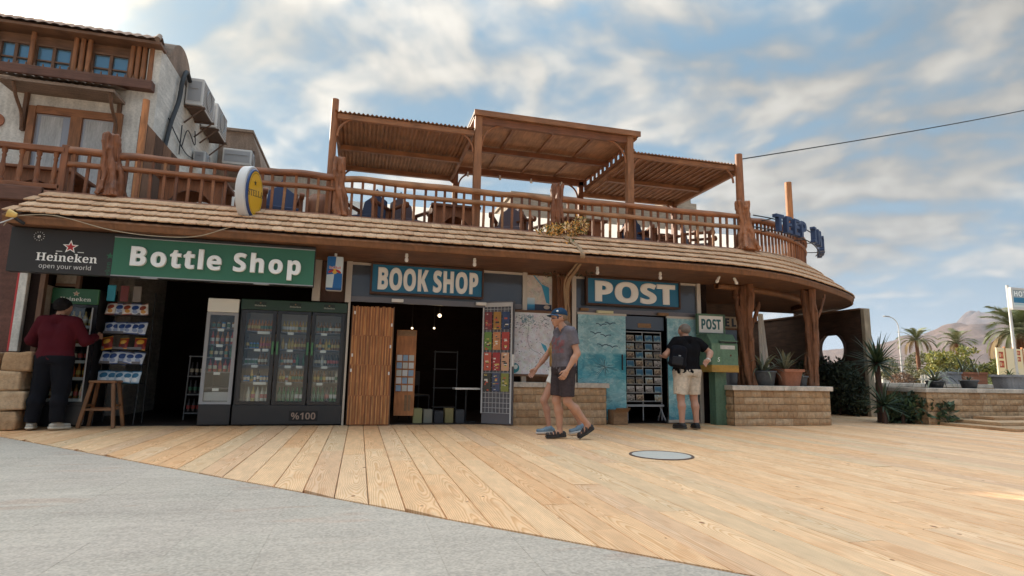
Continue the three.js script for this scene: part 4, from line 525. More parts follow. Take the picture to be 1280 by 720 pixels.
  const sp = thing('stone_pile', 'stack of rough sandstone blocks at the left edge of the shop', 'stone wall'); const RR = rng(81); for (let r = 0; r < 4; r++) for (let c = 0; c < 4; c++) { const w = 0.28 + 0.05 * RR(), xx = -5.62 + c * 0.36 + (r % 2) * 0.07, h = 0.255, seed = r * 10 + c; const gg = sdf((x, y, z) => { const qx = Math.abs(x) - w / 2 + 0.03, qy = Math.abs(y) - h / 2 + 0.03, qz = Math.abs(z) - 0.13; const d = Math.hypot(Math.max(qx, 0), Math.max(qy, 0), Math.max(qz, 0)) + Math.min(Math.max(qx, qy, qz), 0) - 0.03; return d + 0.03 * (n3(x * 9 + seed, y * 9, z * 9, 5) - 0.5); }, [-0.22, -0.17, -0.2], [0.22, 0.17, 0.2], 0.022); part('stone', gg.translate(xx + 0.1, 0.13 + r * 0.256, -9.12 + 0.05 * (RR() - 0.5)), brickMats[Math.floor(RR() * 6)], sp); }
}
// ================================================================ bookshop
{
  const R = rng(777), gp = 'key ring packs on the orange panel';
  const d = thing('bamboo_door', 'orange door leaf clad in thin bamboo strips beside the wide fridge', 'door', [-0.15, 0, -9.50], 0.0);
  part('leaf', bx(0, 0.64, 0.012, 1.88, -0.02, 0.012), mt.orange, d); const strips = []; for (let r = 0; r < 4; r++) for (let i = 0; i < 30; i++) { const y0 = [0.015, 0.47, 0.95, 1.42][r], y1 = [0.465, 0.945, 1.415, 1.9][r], w = 0.0213; strips.push(bx(i * w + 0.001, i * w + w - 0.001, y0 + 0.01 * R(), y1 - (r < 3 ? 0.012 : 0.03) * R(), 0.0125, 0.018 + 0.011 * R())); } for (const [k, c] of [[0.60, 0.24, 0.075], [0.46, 0.165, 0.05], [0.66, 0.31, 0.11], [0.35, 0.12, 0.045]].entries()) stuff(part('bamboo_strips', strips.filter((_, i) => (i * 7 + Math.floor(i / 9) * 3) % 4 === k), wood(...c, 0.55), d)); part('frame', [bx(-0.012, 0, 0.01, 1.9, -0.025, 0.02), bx(0.64, 0.655, 0.01, 1.9, -0.025, 0.02)], mt.frameWood, d); for (const [x, y] of [[0.03, 1.78], [0.025, 1.1], [0.62, 1.6], [0.615, 1.25], [0.61, 0.82], [0.02, 0.86]]) part('clip', bx(x - 0.012, x + 0.012, y - 0.025, y + 0.025, 0.03, 0.036), mt.white, d);
  const k = thing('key_ring_board', 'narrow orange board of key rings inside the bookshop doorway', 'display panel', [0.58, 0.13, -9.80], -0.08); part('board', bx(0, 0.33, 0, 1.42, -0.015, 0.01, { r: 0.004 }), mt.orange, k); part('header', bx(0.01, 0.32, 1.32, 1.41, 0.011, 0.016), mt.cardboard, k); const cutM = [M([0.6, 0.6, 0.6], 0.3), M([0.25, 0.36, 0.5], 0.35), M([0.5, 0.5, 0.46], 0.3)]; for (let r = 0; r < 5; r++) for (let c = 0; c < 3; c++) { const o = solo('key_ring_pack', bx(-0.042, 0.042, -0.05, 0.05, -0.006, 0.006, { r: 0.004 }), cutM[(r + c) % 3], `small clear key ring pack, ${['left', 'middle', 'right'][c]} of the ${ord[r]} row on the orange board`, 'key ring', gp, [0.64 + c * 0.098, 0.95 - r * 0.125 + 0.13, -9.772 + 0.006 * c]); o.rotation.y = -0.08; } for (const x of [0.17, 0.23]) part('pack', bx(x, x + 0.045, 0.08, 0.34, 0.011, 0.016), mt.cardboard, k);
  // grid rack with magazines, on the outward-swung right leaf
  const g = thing('magazine_rack', 'tall wire grid of colourful magazines on the open bookshop door leaf', 'display rack', [2.02, 0.02, -9.58], -0.62), W = 0.52; part('leaf', [bx(-0.01, W + 0.03, 0, 2.06, -0.06, -0.03)], mt.aluDark, g); const wires = []; for (let i = 0; i <= 8; i++) wires.push(rod(V(i * W / 8, 0.18, 0), V(i * W / 8, 2.0, 0), 0.0045, 0.0045, 5)); for (let j = 0; j <= 22; j++) wires.push(rod(V(0, 0.18 + j * 0.0827, 0.004), V(W, 0.18 + j * 0.0827, 0.004), 0.0045, 0.0045, 5)); stuff(part('wire_grid', wires, mt.rim, g)); part('frame', [bx(-0.012, 0.012, 0.17, 2.03, -0.012, 0.012), bx(W - 0.012, W + 0.012, 0.02, 2.03, -0.012, 0.012), bx(0.012, W - 0.012, 1.96, 2.03, -0.01, 0.014)], mt.rim, g);
  const mc = [['#7e2a2a', 'maroon'], ['#b07d2c', 'ochre'], ['#2d3f66', 'navy'], ['#6f8d3a', 'green'], ['#d08a55', 'peach'], ['#b03a2a', 'red'], ['#c9583f', 'coral'], ['#a82f2c', 'crimson'], ['#d9a37f', 'salmon'], ['#3d3b2f', 'olive'], ['#47506a', 'slate blue'], ['#8a8a3f', 'mustard']]; const q = -0.62; mc.forEach(([c, n], i) => { const r = Math.floor(i / 3), cc = i % 3, t = canvasTex(96, 160, (x, w, h) => { rect(x, c, 0, 0, w, h); for (let l = 0; l < 9; l++) rect(x, ['#e8ded0', '#d8b860', '#2a2020', '#c9553a'][Math.floor(R() * 4)], 8 + R() * 40, 8 + R() * 140, 12 + R() * 36, 4 + R() * 12); }); const lx = 0.10 + cc * 0.16, y = 1.70 - r * 0.345 + 0.02; const o = solo('magazine', pbox(0.136, 0.30, 0.01), printMat(t, 0.4), `${n} magazine clipped to the wire grid on the bookshop door`, 'magazine', null, [2.02 + Math.cos(q) * lx + Math.sin(q) * 0.018, y + 0.02, -9.58 - Math.sin(q) * lx + Math.cos(q) * 0.018]); o.rotation.y = q; });
  part('handle', bx(W + 0.02, W + 0.045, 0.95, 1.15, -0.03, 0.03), mt.white, g);
  const cl = (n, l, x0, x1, y0, m) => solo(n, bx(x0, x1, y0, y0 + 0.05, -9.53, -9.47, { r: 0.006 }), m, l, 'door closer'); cl('door_closer', 'white door closer above the bamboo door', 0.45, 0.64, 1.985, mt.white); cl('door_closer', 'white door closer above the magazine rack', 1.86, 2.04, 2.0, mt.white); cl('door_closer', 'cream door closer above the bird poster', 4.08, 4.40, 1.96, M([0.62, 0.58, 0.36], 0.5)); cl('door_closer', 'brown door closer box above the sea poster on the far leaf', 5.30, 5.52, 1.97, mt.cardboard); cl('door_closer', 'small brown door closer box left of the cream one', 3.76, 3.92, 1.99, mt.cardboard);
  // dim things inside
  for (const [i, [x, y, z]] of [[1.42, 1.92, -10.8], [1.46, 1.76, -11.9], [0.98, 1.72, -11.6]].entries()) { const l = thing('ceiling_bulb', ['large lit bulb hanging inside the bookshop doorway', 'small lit bulb deep inside the bookshop on the right', 'small lit bulb deep inside the bookshop on the left'][i], 'lamp', [x, y, z]); part('cord', rod(V(0, 0.05, 0), V(0, yS - y, 0), 0.004, 0.004, 5), mt.cable, l); const r = i ? 0.022 : 0.036; part('bulb', place(new THREE.SphereGeometry(r, 14, 10), 0, 0, 0), M([0.9, 0.8, 0.6], 0.4, { emissive: C(1, 0.78, 0.5), emissiveIntensity: 1.6 }), l); const p = new THREE.PointLight(C(1, 0.72, 0.42), i ? 0.06 : 0.16, 8); p.castShadow = true; p.shadow.radius = 2; l.add(p); p.name = 'glow'; }
  const tb = thing('side_table', 'small white-topped table inside the bookshop by the magazine rack', 'table', [1.82, 0.006, -9.95]); part('top', bx(-0.22, 0.22, 0.56, 0.59, -0.16, 0.16, { r: 0.006 }), mt.white, tb); part('leg', [rod(V(0, 0.02, 0), V(0, 0.56, 0), 0.02), bx(-0.18, 0.18, 0, 0.02, -0.03, 0.03), bx(-0.03, 0.03, 0, 0.02, -0.16, 0.16)], mt.black, tb);
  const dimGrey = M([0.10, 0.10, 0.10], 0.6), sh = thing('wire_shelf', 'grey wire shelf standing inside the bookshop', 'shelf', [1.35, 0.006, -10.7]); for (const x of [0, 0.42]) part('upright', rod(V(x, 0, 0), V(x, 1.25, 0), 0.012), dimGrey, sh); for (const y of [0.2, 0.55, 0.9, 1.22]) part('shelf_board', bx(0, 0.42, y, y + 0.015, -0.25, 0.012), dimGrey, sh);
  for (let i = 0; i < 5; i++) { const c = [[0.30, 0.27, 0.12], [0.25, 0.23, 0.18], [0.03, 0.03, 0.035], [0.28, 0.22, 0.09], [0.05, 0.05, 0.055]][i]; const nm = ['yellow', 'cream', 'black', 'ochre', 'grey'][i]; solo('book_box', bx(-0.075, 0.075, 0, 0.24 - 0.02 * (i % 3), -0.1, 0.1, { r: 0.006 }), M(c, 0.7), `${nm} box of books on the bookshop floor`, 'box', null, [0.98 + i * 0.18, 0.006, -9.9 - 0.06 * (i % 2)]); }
  const ch = thing('folding_chair', 'black folding chair just inside the bookshop', 'chair', [0.98, 0.006, -10.5], 0.4); part('seat', bx(-0.2, 0.2, 0.42, 0.45, -0.2, 0.2, { r: 0.01 }), mt.charcoal, ch); part('backrest', bx(-0.2, 0.2, 0.6, 0.86, -0.21, -0.19, { r: 0.008 }), mt.charcoal, ch); for (const [x, z] of [[-0.19, 0.19], [0.19, 0.19], [-0.19, -0.2], [0.19, -0.2]]) part('leg', rod(V(x, 0, z), V(x, z < 0 ? 0.86 : 0.43, z), 0.012), mt.charcoal, ch);
  // maps
  const land = (g, w, h, R, bg) => { rect(g, bg, 0, 0, w, h); for (let i = 0; i < 900; i++) { g.fillStyle = `rgba(${150 + R() * 60},${140 + R() * 60},${140 + R() * 50},0.10)`; g.beginPath(); g.ellipse(R() * w, R() * h, 6 + R() * 60, 4 + R() * 30, R() * 3, 0, 7); g.fill(); } };
  const m1 = canvasTex(720, 520, (g, w, h) => { const r = rng(6); land(g, w, h, r, '#d2c6bb'); g.strokeStyle = '#7d6a66'; for (let i = 0; i < 50; i++) { g.lineWidth = 1 + r() * 2; g.beginPath(); let x = r() * w, y = r() * h * 0.7; g.moveTo(x, y); for (let k = 0; k < 7; k++) { x += (r() - 0.5) * 90; y += (r() - 0.5) * 60; g.lineTo(x, y); } g.stroke(); } for (let i = 0; i < 60; i++) { g.fillStyle = '#4a4044'; g.fillRect(90 + r() * 180, 60 + r() * 110, 3 + r() * 9, 3 + r() * 7); } g.fillStyle = '#2f8db3'; g.beginPath(); g.moveTo(560, 120); g.lineTo(680, 170); g.lineTo(690, 420); g.lineTo(640, 400); g.lineTo(600, 250); g.fill(); g.fillStyle = '#5b9bbb'; g.beginPath(); g.moveTo(440, 0); g.lineTo(560, 140); g.lineTo(575, 130); g.lineTo(470, 0); g.fill(); const q = g.createLinearGradient(0, 330, 0, 520); q.addColorStop(0, '#c8d2da'); q.addColorStop(0.5, '#9fc0d2'); q.addColorStop(0.62, '#2e8fc0'); q.addColorStop(1, '#2b6f9c'); g.fillStyle = q; g.fillRect(0, 335, 470, 185); rect(g, '#28324f', 470, 430, 250, 90); g.fillStyle = '#b9a79a'; g.beginPath(); g.ellipse(650, 470, 46, 30, 0, 0, 7); g.fill(); });
  const a = thing('town_map', 'beige map with blue coast pasted above the framed map', 'map'); part('sheet', bx(2.80, 3.26, 1.99, 2.56, -9.60, -9.588), M([0.5, 0.47, 0.43], 0.6), a); part('print', card(0.90, 0.62, 2.80, 2.28, -9.585), printMat(m1, 0.45), a); part('backing', bx(2.34, 3.26, 1.965, 2.595, -9.599, -9.5885), mt.frameWood, a);
  const m2 = canvasTex(720, 900, (g, w, h) => { const r = rng(16); land(g, w, h, r, '#dadce2'); for (let i = 0; i < 260; i++) { const x = 100 + r() * 560, y = r() < 0.5 ? 40 + r() * 200 : 100 + r() * 760, s = 2 + r() * 7; g.fillStyle = ['#2d3038', '#46505e', '#5a6a70', '#363a55'][Math.floor(r() * 4)]; g.fillRect(x, y, s * (1 + r() * 2), s); } for (let i = 0; i < 70; i++) { g.fillStyle = `rgba(70,110,125,${0.15 + r() * 0.3})`; g.beginPath(); g.ellipse(220 + r() * 200, 40 + r() * 110, 8 + r() * 26, 3 + r() * 8, r() * 3, 0, 7); g.fill(); } g.strokeStyle = '#3c4450'; g.lineWidth = 4; g.beginPath(); g.moveTo(330, 90); g.bezierCurveTo(360, 250, 280, 380, 350, 500); g.bezierCurveTo(420, 600, 480, 560, 520, 620); g.stroke(); g.fillStyle = '#3e9ab8'; g.beginPath(); g.moveTo(520, 440); g.lineTo(600, 480); g.lineTo(660, 640); g.lineTo(600, 600); g.fill(); g.strokeStyle = '#3a4d80'; g.lineWidth = 9; g.beginPath(); g.moveTo(500, 740); g.lineTo(440, 790); g.lineTo(430, 850); g.stroke(); g.fillStyle = '#1e7f8e'; g.beginPath(); g.ellipse(110, 815, 92, 76, 0, 0, 7); g.fill(); g.fillStyle = '#cfd8d8'; for (const [x, y, q, s] of [[80, 790, 34, 20], [150, 800, 28, 34], [95, 850, 18, 16]]) { g.beginPath(); g.ellipse(x, y, q, s, 0.4, 0, 7); g.fill(); } for (let i = 0; i < 12; i++) rect(g, '#8a4038', 20 + r() * 30, 700 + (i % 3) * 12, 60 + r() * 90, 3); });
  const b = thing('framed_map', 'large pale framed city map behind the planter', 'map'); part('print', card(0.86, 1.06, 2.83, 1.38, -9.475), printMat(m2, 0.4), b); part('frame', [bx(2.36, 3.30, 1.91, 1.95, -9.5, -9.455), bx(2.36, 3.30, 0.81, 0.85, -9.5, -9.455), bx(2.36, 2.40, 0.85, 1.91, -9.5, -9.455), bx(3.26, 3.30, 0.85, 1.91, -9.5, -9.455)], mt.frameWood, b); part('backing', bx(2.38, 3.28, 0.83, 1.93, -9.52, -9.5), mt.dark, b);
}
// ================================================================ post office front
{
  const R = rng(99);
  const sea = (seed, birds) => canvasTex(420, 960, (g, w, h) => { const r = rng(seed), q = g.createLinearGradient(0, 0, 0, h); q.addColorStop(0, '#86b4bd'); q.addColorStop(0.36, '#93bcc2'); q.addColorStop(0.39, '#1f7f96'); q.addColorStop(0.60, '#2189a0'); q.addColorStop(0.63, '#6fb0ba'); q.addColorStop(0.82, '#7db4bb'); q.addColorStop(0.9, '#3f93a6'); q.addColorStop(1, '#1f6f86'); g.fillStyle = q; g.fillRect(0, 0, w, h); for (let i = 0; i < 260; i++) { g.fillStyle = ['rgba(215,230,226,0.16)', 'rgba(20,70,90,0.14)', 'rgba(70,150,165,0.2)'][Math.floor(r() * 3)]; g.beginPath(); g.ellipse(r() * w, r() * h, 10 + r() * 70, 6 + r() * 34, r() * 3, 0, 7); g.fill(); } for (let i = 0; i < 900; i++) { g.strokeStyle = ['rgba(225,236,232,0.28)', 'rgba(10,60,80,0.25)', 'rgba(60,150,165,0.3)'][Math.floor(r() * 3)]; g.lineWidth = 1 + r() * 4; g.beginPath(); const x = r() * w, y = r() * h; g.moveTo(x, y); g.quadraticCurveTo(x + (r() - 0.5) * 60, y + (r() - 0.5) * 40, x + (r() - 0.5) * 120, y + (r() - 0.5) * 50); g.stroke(); } for (let i = 0; i < 60; i++) { g.strokeStyle = i % 3 ? 'rgba(12,50,62,0.65)' : 'rgba(200,225,225,0.5)'; g.lineWidth = 3; const x = w * 0.55, y = h * 0.5, a = r() * 6.28, l = 20 + r() * 110; g.beginPath(); g.moveTo(x, y); g.lineTo(x + Math.cos(a) * l, y + Math.sin(a) * l * 0.7); g.stroke(); } g.fillStyle = 'rgba(235,245,245,0.14)'; g.fillRect(0, 0, w, h); if (birds) { g.strokeStyle = '#24445a'; g.lineWidth = 8; for (const [x, y] of [[200, 90], [280, 75], [150, 170], [240, 190], [210, 280], [300, 290]]) { g.beginPath(); g.moveTo(x - 44, y - 10); g.quadraticCurveTo(x - 18, y - 14, x, y + 8); g.quadraticCurveTo(x + 22, y - 14, x + 50, y - 4); g.stroke(); } } });
  const leaf = (n, l, x0, x1, t, z, ry) => { const d = thing(n, l, 'glass door', [x0, 0.03, z], ry), w = x1 - x0; part('glass', bx(0, w, 0, 1.93, -0.006, 0.006), mt.glassDim, d); part('poster', card(w - 0.03, 1.86, w / 2, 0.97, 0.010), printMat(t, 0.35), d); part('rail', bx(0, w, -0.01, 0.04, -0.016, 0.018), mt.alu, d); part('rail', bx(0, w, 1.90, 1.94, -0.016, 0.018), mt.alu, d); return d; };
  const lf = leaf('poster_door', 'glass door leaf covered with turquoise sea poster and flying birds', 3.72, 4.68, sea(3, true), -9.545, 0); part('handle', rod(V(0.86, 0.92, 0.04), V(0.86, 1.2, 0.04), 0.014), mt.black, lf);
  leaf('poster_door', 'narrow glass door leaf with blue sea poster behind the man in black', 5.50, 6.14, sea(8, false), -9.545, 0);
  const dw = thing('inner_glass_pane', 'dark glass pane above the postcard rack in the post office doorway', 'window'); part('pane', bx(4.69, 5.49, 1.70, 1.95, -9.62, -9.612), mt.glassBlue, dw); part('notice', bx(4.95, 5.22, 1.74, 1.82, -9.611, -9.606), mt.cardboard, dw);
  const rk = thing('postcard_rack', 'wheeled wire rack full of postcards in the post office doorway', 'display rack', [4.70, 0, -9.66]); const W = 0.74; for (const x of [0, 0.36, W]) part('upright', rod(V(x, 0.05, 0), V(x, 1.66, 0), 0.011), mt.grey, rk); part('top_bar', rod(V(-0.01, 1.66, 0), V(W + 0.01, 1.66, 0), 0.013), mt.grey, rk); part('base', [bx(-0.02, W + 0.02, 0.30, 0.335, -0.12, 0.05), rod(V(0.04, 0.3, 0), V(0.0, 0.04, 0.10), 0.012), rod(V(W - 0.04, 0.3, 0), V(W + 0.02, 0.04, 0.10), 0.012), rod(V(W, 0.3, 0), V(W, 0.04, -0.14), 0.012)], mt.grey, rk); for (const x of [0, W + 0.02]) part('wheel', cyl(0.03, 0.03, 0.02, x, 0.035, 0.10, 12, { rz: Math.PI / 2, mid: true }), mt.black, rk); const wires = []; for (let r = 0; r < 8; r++) wires.push(rod(V(0, 0.40 + r * 0.155, 0.02), V(W, 0.40 + r * 0.155, 0.02), 0.006, 0.006, 5), bx(0, W, 0.385 + r * 0.155, 0.39 + r * 0.155, -0.02, 0.04)); stuff(part('wire_shelf', wires, mt.grey, rk));
  const pcM = Array.from({ length: 10 }, (_, i) => { const r = rng(300 + i); return printMat(canvasTex(96, 72, (g, w, h) => { const q = g.createLinearGradient(0, 0, 0, h); const c = [['#8fb0c0', '#a08a6a', '#5a5040'], ['#b9a58a', '#7a6048', '#3a2c22'], ['#507a94', '#2a5a78', '#8aa0a0'], ['#c0b8b0', '#8a8078', '#4a4440'], ['#4a4a52', '#8a7a60', '#2a2622']][i % 5]; q.addColorStop(0, c[0]); q.addColorStop(0.55, c[1]); q.addColorStop(1, c[2]); g.fillStyle = q; g.fillRect(0, 0, w, h); for (let k = 0; k < 12; k++) { g.fillStyle = c[Math.floor(r() * 3)]; g.fillRect(r() * w, r() * h, 6 + r() * 26, 4 + r() * 18); } g.lineWidth = 5; g.strokeStyle = '#c9c4ba'; g.strokeRect(0, 0, w, h); }), 0.35); });
  const pg = pbox(0.144, 0.116, 0.004), rowN = ['top', 'second', 'third', 'fourth', 'fifth', 'sixth', 'seventh', 'lowest']; for (let r = 0; r < 8; r++) for (let c = 0; c < 4; c++) { if (R() < 0.06) continue; const o = solo('postcard', pg, pcM[Math.floor(R() * 10)], `${ord[c]} postcard from the left on the ${rowN[7 - r]} row of the wheeled rack`, 'postcard', 'postcards on the wheeled rack', [4.80 + c * 0.182, 0.455 + r * 0.155, -9.625 + (c > 1 ? 0.012 : 0)]); o.rotation.x = -0.15; }
  const bxx = thing('cardboard_box', 'small open cardboard box on the deck beside the planter', 'box', [4.44, 0.006, -9.42], 0.1); part('carton', [bx(-0.14, 0.14, 0, 0.01, -0.1, 0.1), bx(-0.14, 0.14, 0.01, 0.25, 0.095, 0.1), bx(-0.14, 0.14, 0.01, 0.25, -0.1, -0.095), bx(-0.14, -0.135, 0.01, 0.25, -0.095, 0.095), bx(0.135, 0.14, 0.01, 0.25, -0.095, 0.095)], mt.cardboard, bxx); part('flap', bx(-0.14, 0.14, -0.003, 0.003, 0, 0.11, { rx: -0.7 }).translate(0, 0.255, 0.098), mt.cardboard, bxx);
  // mailbox
  const m = thing('mailbox', 'green post-mounted mailbox with yellow band beside the man in black', 'mailbox', [6.40, 0, -9.3]); part('post', bx(-0.13, 0.11, 0, 0.95, -0.10, 0.10, { r: 0.012 }), mt.postGreen, m);
  const body = shape([[-0.26, 0.0], [0.20, 0.0], [0.225, 0.02], [0.225, 0.50], [0.10, 0.68], [-0.26, 0.68]], 0.54, 0.008); body.rotateY(-Math.PI / 2); body.translate(0.27, 0.955, 0.0); part('case', uvm(body, 'y'), mt.mailGreen, m); part('yellow_band', bx(-0.282, 0.282, 0.945, 1.075, -0.27, 0.236, { r: 0.008 }), mt.mailYellow, m); part('slot', bx(-0.10, 0.24, 1.475, 1.50, 0.22, 0.247), mt.black, m); part('hood', bx(-0.12, 0.26, 1.502, 1.517, 0.22, 0.268), mt.mailGreen, m); part('label_plate', bx(-0.09, 0.21, 1.36, 1.43, 0.228, 0.236), mt.whitePaint, m);
  const hornT = canvasTex(160, 160, (g, w, h) => { rect(g, '#61805f', 0, 0, w, h); g.strokeStyle = '#e9ece4'; g.lineWidth = 16; g.beginPath(); g.moveTo(110, 34); g.quadraticCurveTo(50, 20, 62, 64); g.quadraticCurveTo(110, 92, 92, 118); g.quadraticCurveTo(60, 140, 40, 112); g.stroke(); }); part('emblem', card(0.11, 0.11, -0.13, 1.17, 0.2375), printMat(hornT, 0.5), m); part('lock', cyl(0.018, 0.018, 0.01, 0.12, 1.25, 0.236, 12, { rx: Math.PI / 2, mid: true }), mt.rust, m);
  const s = thing('post_box_sign', 'white POST sign in green frame standing on top of the mailbox', 'sign', [6.36, 1.642, -9.42]); part('frame', [bx(-0.30, 0.30, 0, 0.035, -0.03, 0.03), bx(-0.30, 0.30, 0.355, 0.39, -0.03, 0.03), bx(-0.30, -0.265, 0.035, 0.355, -0.03, 0.03), bx(0.265, 0.30, 0.035, 0.355, -0.03, 0.03)], mt.postGreen, s); part('board', bx(-0.265, 0.265, 0.035, 0.355, -0.02, 0.012), mt.white, s); word(s, 'POST', -0.215, 0.105, 0.012, 0.43, 0.185, 0.004, M([0.02, 0.12, 0.13], 0.5), { squash: true, bevel: 0.003 });
  // veranda
  const h = thing('hotel_board', 'beige board with dark HOTEL lettering on the veranda wall', 'sign', [8.34, 2.04, -12.06]); part('board', bx(-0.58, 0.62, 0, 0.28, -0.03, 0.0), M([0.40, 0.31, 0.22], 0.8), h); word(h, 'HOTEL', -0.50, 0.045, 0.0, 1.06, 0.19, 0.008, M([0.02, 0.03, 0.05], 0.5), { bevel: 0.006 });
  const cu = thing('white_curtain', 'white cloth curtain hanging between the trunk posts on the veranda', 'curtain'); part('cloth', grid(24, 10, (u, v) => [mix(9.40, 9.55 + 0.16 * (1 - v), u), mix(0.7, 2.42, v), -11.95 + 0.03 * Math.sin(u * 19) * (1 - 0.4 * v)], [1, 1]), M([0.85, 0.82, 0.78], 0.9), cu);
  const dr = thing('veranda_door', 'brown wooden door frame with pale glass behind the mailbox', 'door'); part('frame', [bx(8.30, 8.38, 0, 2.0, -12.09, -12.02), bx(8.92, 9.0, 0, 2.0, -12.09, -12.02), bx(8.30, 9.0, 2.0, 2.035, -12.09, -12.02)], mt.fascia, dr); part('pane', bx(8.38, 8.92, 0.1, 2.0, -12.09, -12.075), mt.glassBlue, dr);
  // dark timber wall with a round window
  const w = thing('screen_wall', 'dark timber screen wall with a round porthole at the veranda end', 'wall'); const sh = new THREE.Shape([[0, 0], [4.5, 0], [4.5, 2.53], [0, 2.53]].map((p) => new THREE.Vector2(...p))); const hole = new THREE.Path(); hole.absarc(1.0, 1.60, 0.42, 0, Math.PI * 2, true); sh.holes.push(hole);
  const wg = new THREE.ExtrudeGeometry(sh, { depth: 0.10, bevelEnabled: false, curveSegments: 32 }); wg.rotateY(Math.PI / 2); wg.translate(11.7, 0, -11.1); part('wall_panel', uvm(wg, 'z'), mt.darkwall, w); for (let i = 0; i < 13; i++) if (i < 6 || i > 9) part('board', bx(11.68, 11.7, 0.01 + i * 0.195, 0.01 + i * 0.195 + 0.188, -15.55, -11.16), mt.darkwall, w); else { const y = 0.01 + i * 0.195, dy = Math.min(Math.abs(y - 1.6), Math.abs(y + 0.188 - 1.6)), hw = Math.sqrt(Math.max(0.02, 0.46 * 0.46 - dy * dy)) + 0.02; part('board', bx(11.68, 11.7, y, y + 0.188, -15.55, -12.1 - hw), mt.darkwall, w); part('board', bx(11.68, 11.7, y, y + 0.188, -12.1 + hw, -11.16), mt.darkwall, w); }
  part('window_rim', new THREE.TorusGeometry(0.44, 0.035, 8, 40).rotateY(Math.PI / 2).translate(11.68, 1.60, -12.1), mt.dark, w); part('end_post', bx(11.66, 11.84, 0, 2.56, -11.12, -11.02, { r: 0.008 }), M([0.42, 0.33, 0.23], 0.8, { map: grainT }), w); part('cap_rail', bx(11.64, 11.84, 2.531, 2.575, -15.6, -11.12), mt.frameWood, w);
  // bulbs below the soffit
  for (const [i, [x, z]] of [[0.6, -8.62], [1.65, -8.62], [3.72, -8.62], [4.92, -8.7], [6.10, -8.72], [6.42, -8.75]].entries()) { const b = thing('soffit_bulb', `white bulb under the canopy, ${['first', 'second', 'third', 'fourth', 'fifth', 'sixth'][i]} from the Bottle Shop sign`, 'lamp', [x, yS, z], 0, 'bulbs under the canopy'); part('socket', cyl(0.028, 0.02, 0.05, 0, -0.05, 0, 10), mt.white, b); const g = lathe([[0, -0.135], [0.02, -0.128], [0.031, -0.105], [0.026, -0.078], [0.017, -0.05]], 12); const q = part('bulb', g, mt.white, b); if (i > 3) { b.rotation.z = i === 4 ? -0.5 : 0.5; } }
  solo('sign_cable', tube([[-4.46, 2.60, -8.45], [-4.3, 2.68, -8.3], [-3.9, 2.74, -8.29], [-3.2, 2.60, -8.29], [-2.7, 2.565, -8.3], [-2.2, 2.60, -8.29], [-1.85, 2.74, -8.29], [-1.72, 2.9, -8.7]], 0.006, 60, 5), mt.cableTan, 'thin tan cable drooping along the canopy edge to the oval sign', 'cable');
  const sl = thing('spot_lamp', 'small yellow spot lamp at the left end of the canopy', 'lamp', [-4.28, 2.66, -8.24], 0.3); part('shade', cyl(0.03, 0.055, 0.09, 0, 0, 0, 14, { rz: 1.3, open: true }), mt.gold, sl); part('bracket', tube([[0.02, 0, 0], [-0.1, -0.08, 0.0], [-0.2, -0.1, 0], [-0.26, -0.06, -0.02]], 0.008, 20, 6), mt.rim, sl); part('stem', rod(V(0.03, 0, 0), V(0.12, -0.05, -0.05), 0.02), mt.black, sl);
}
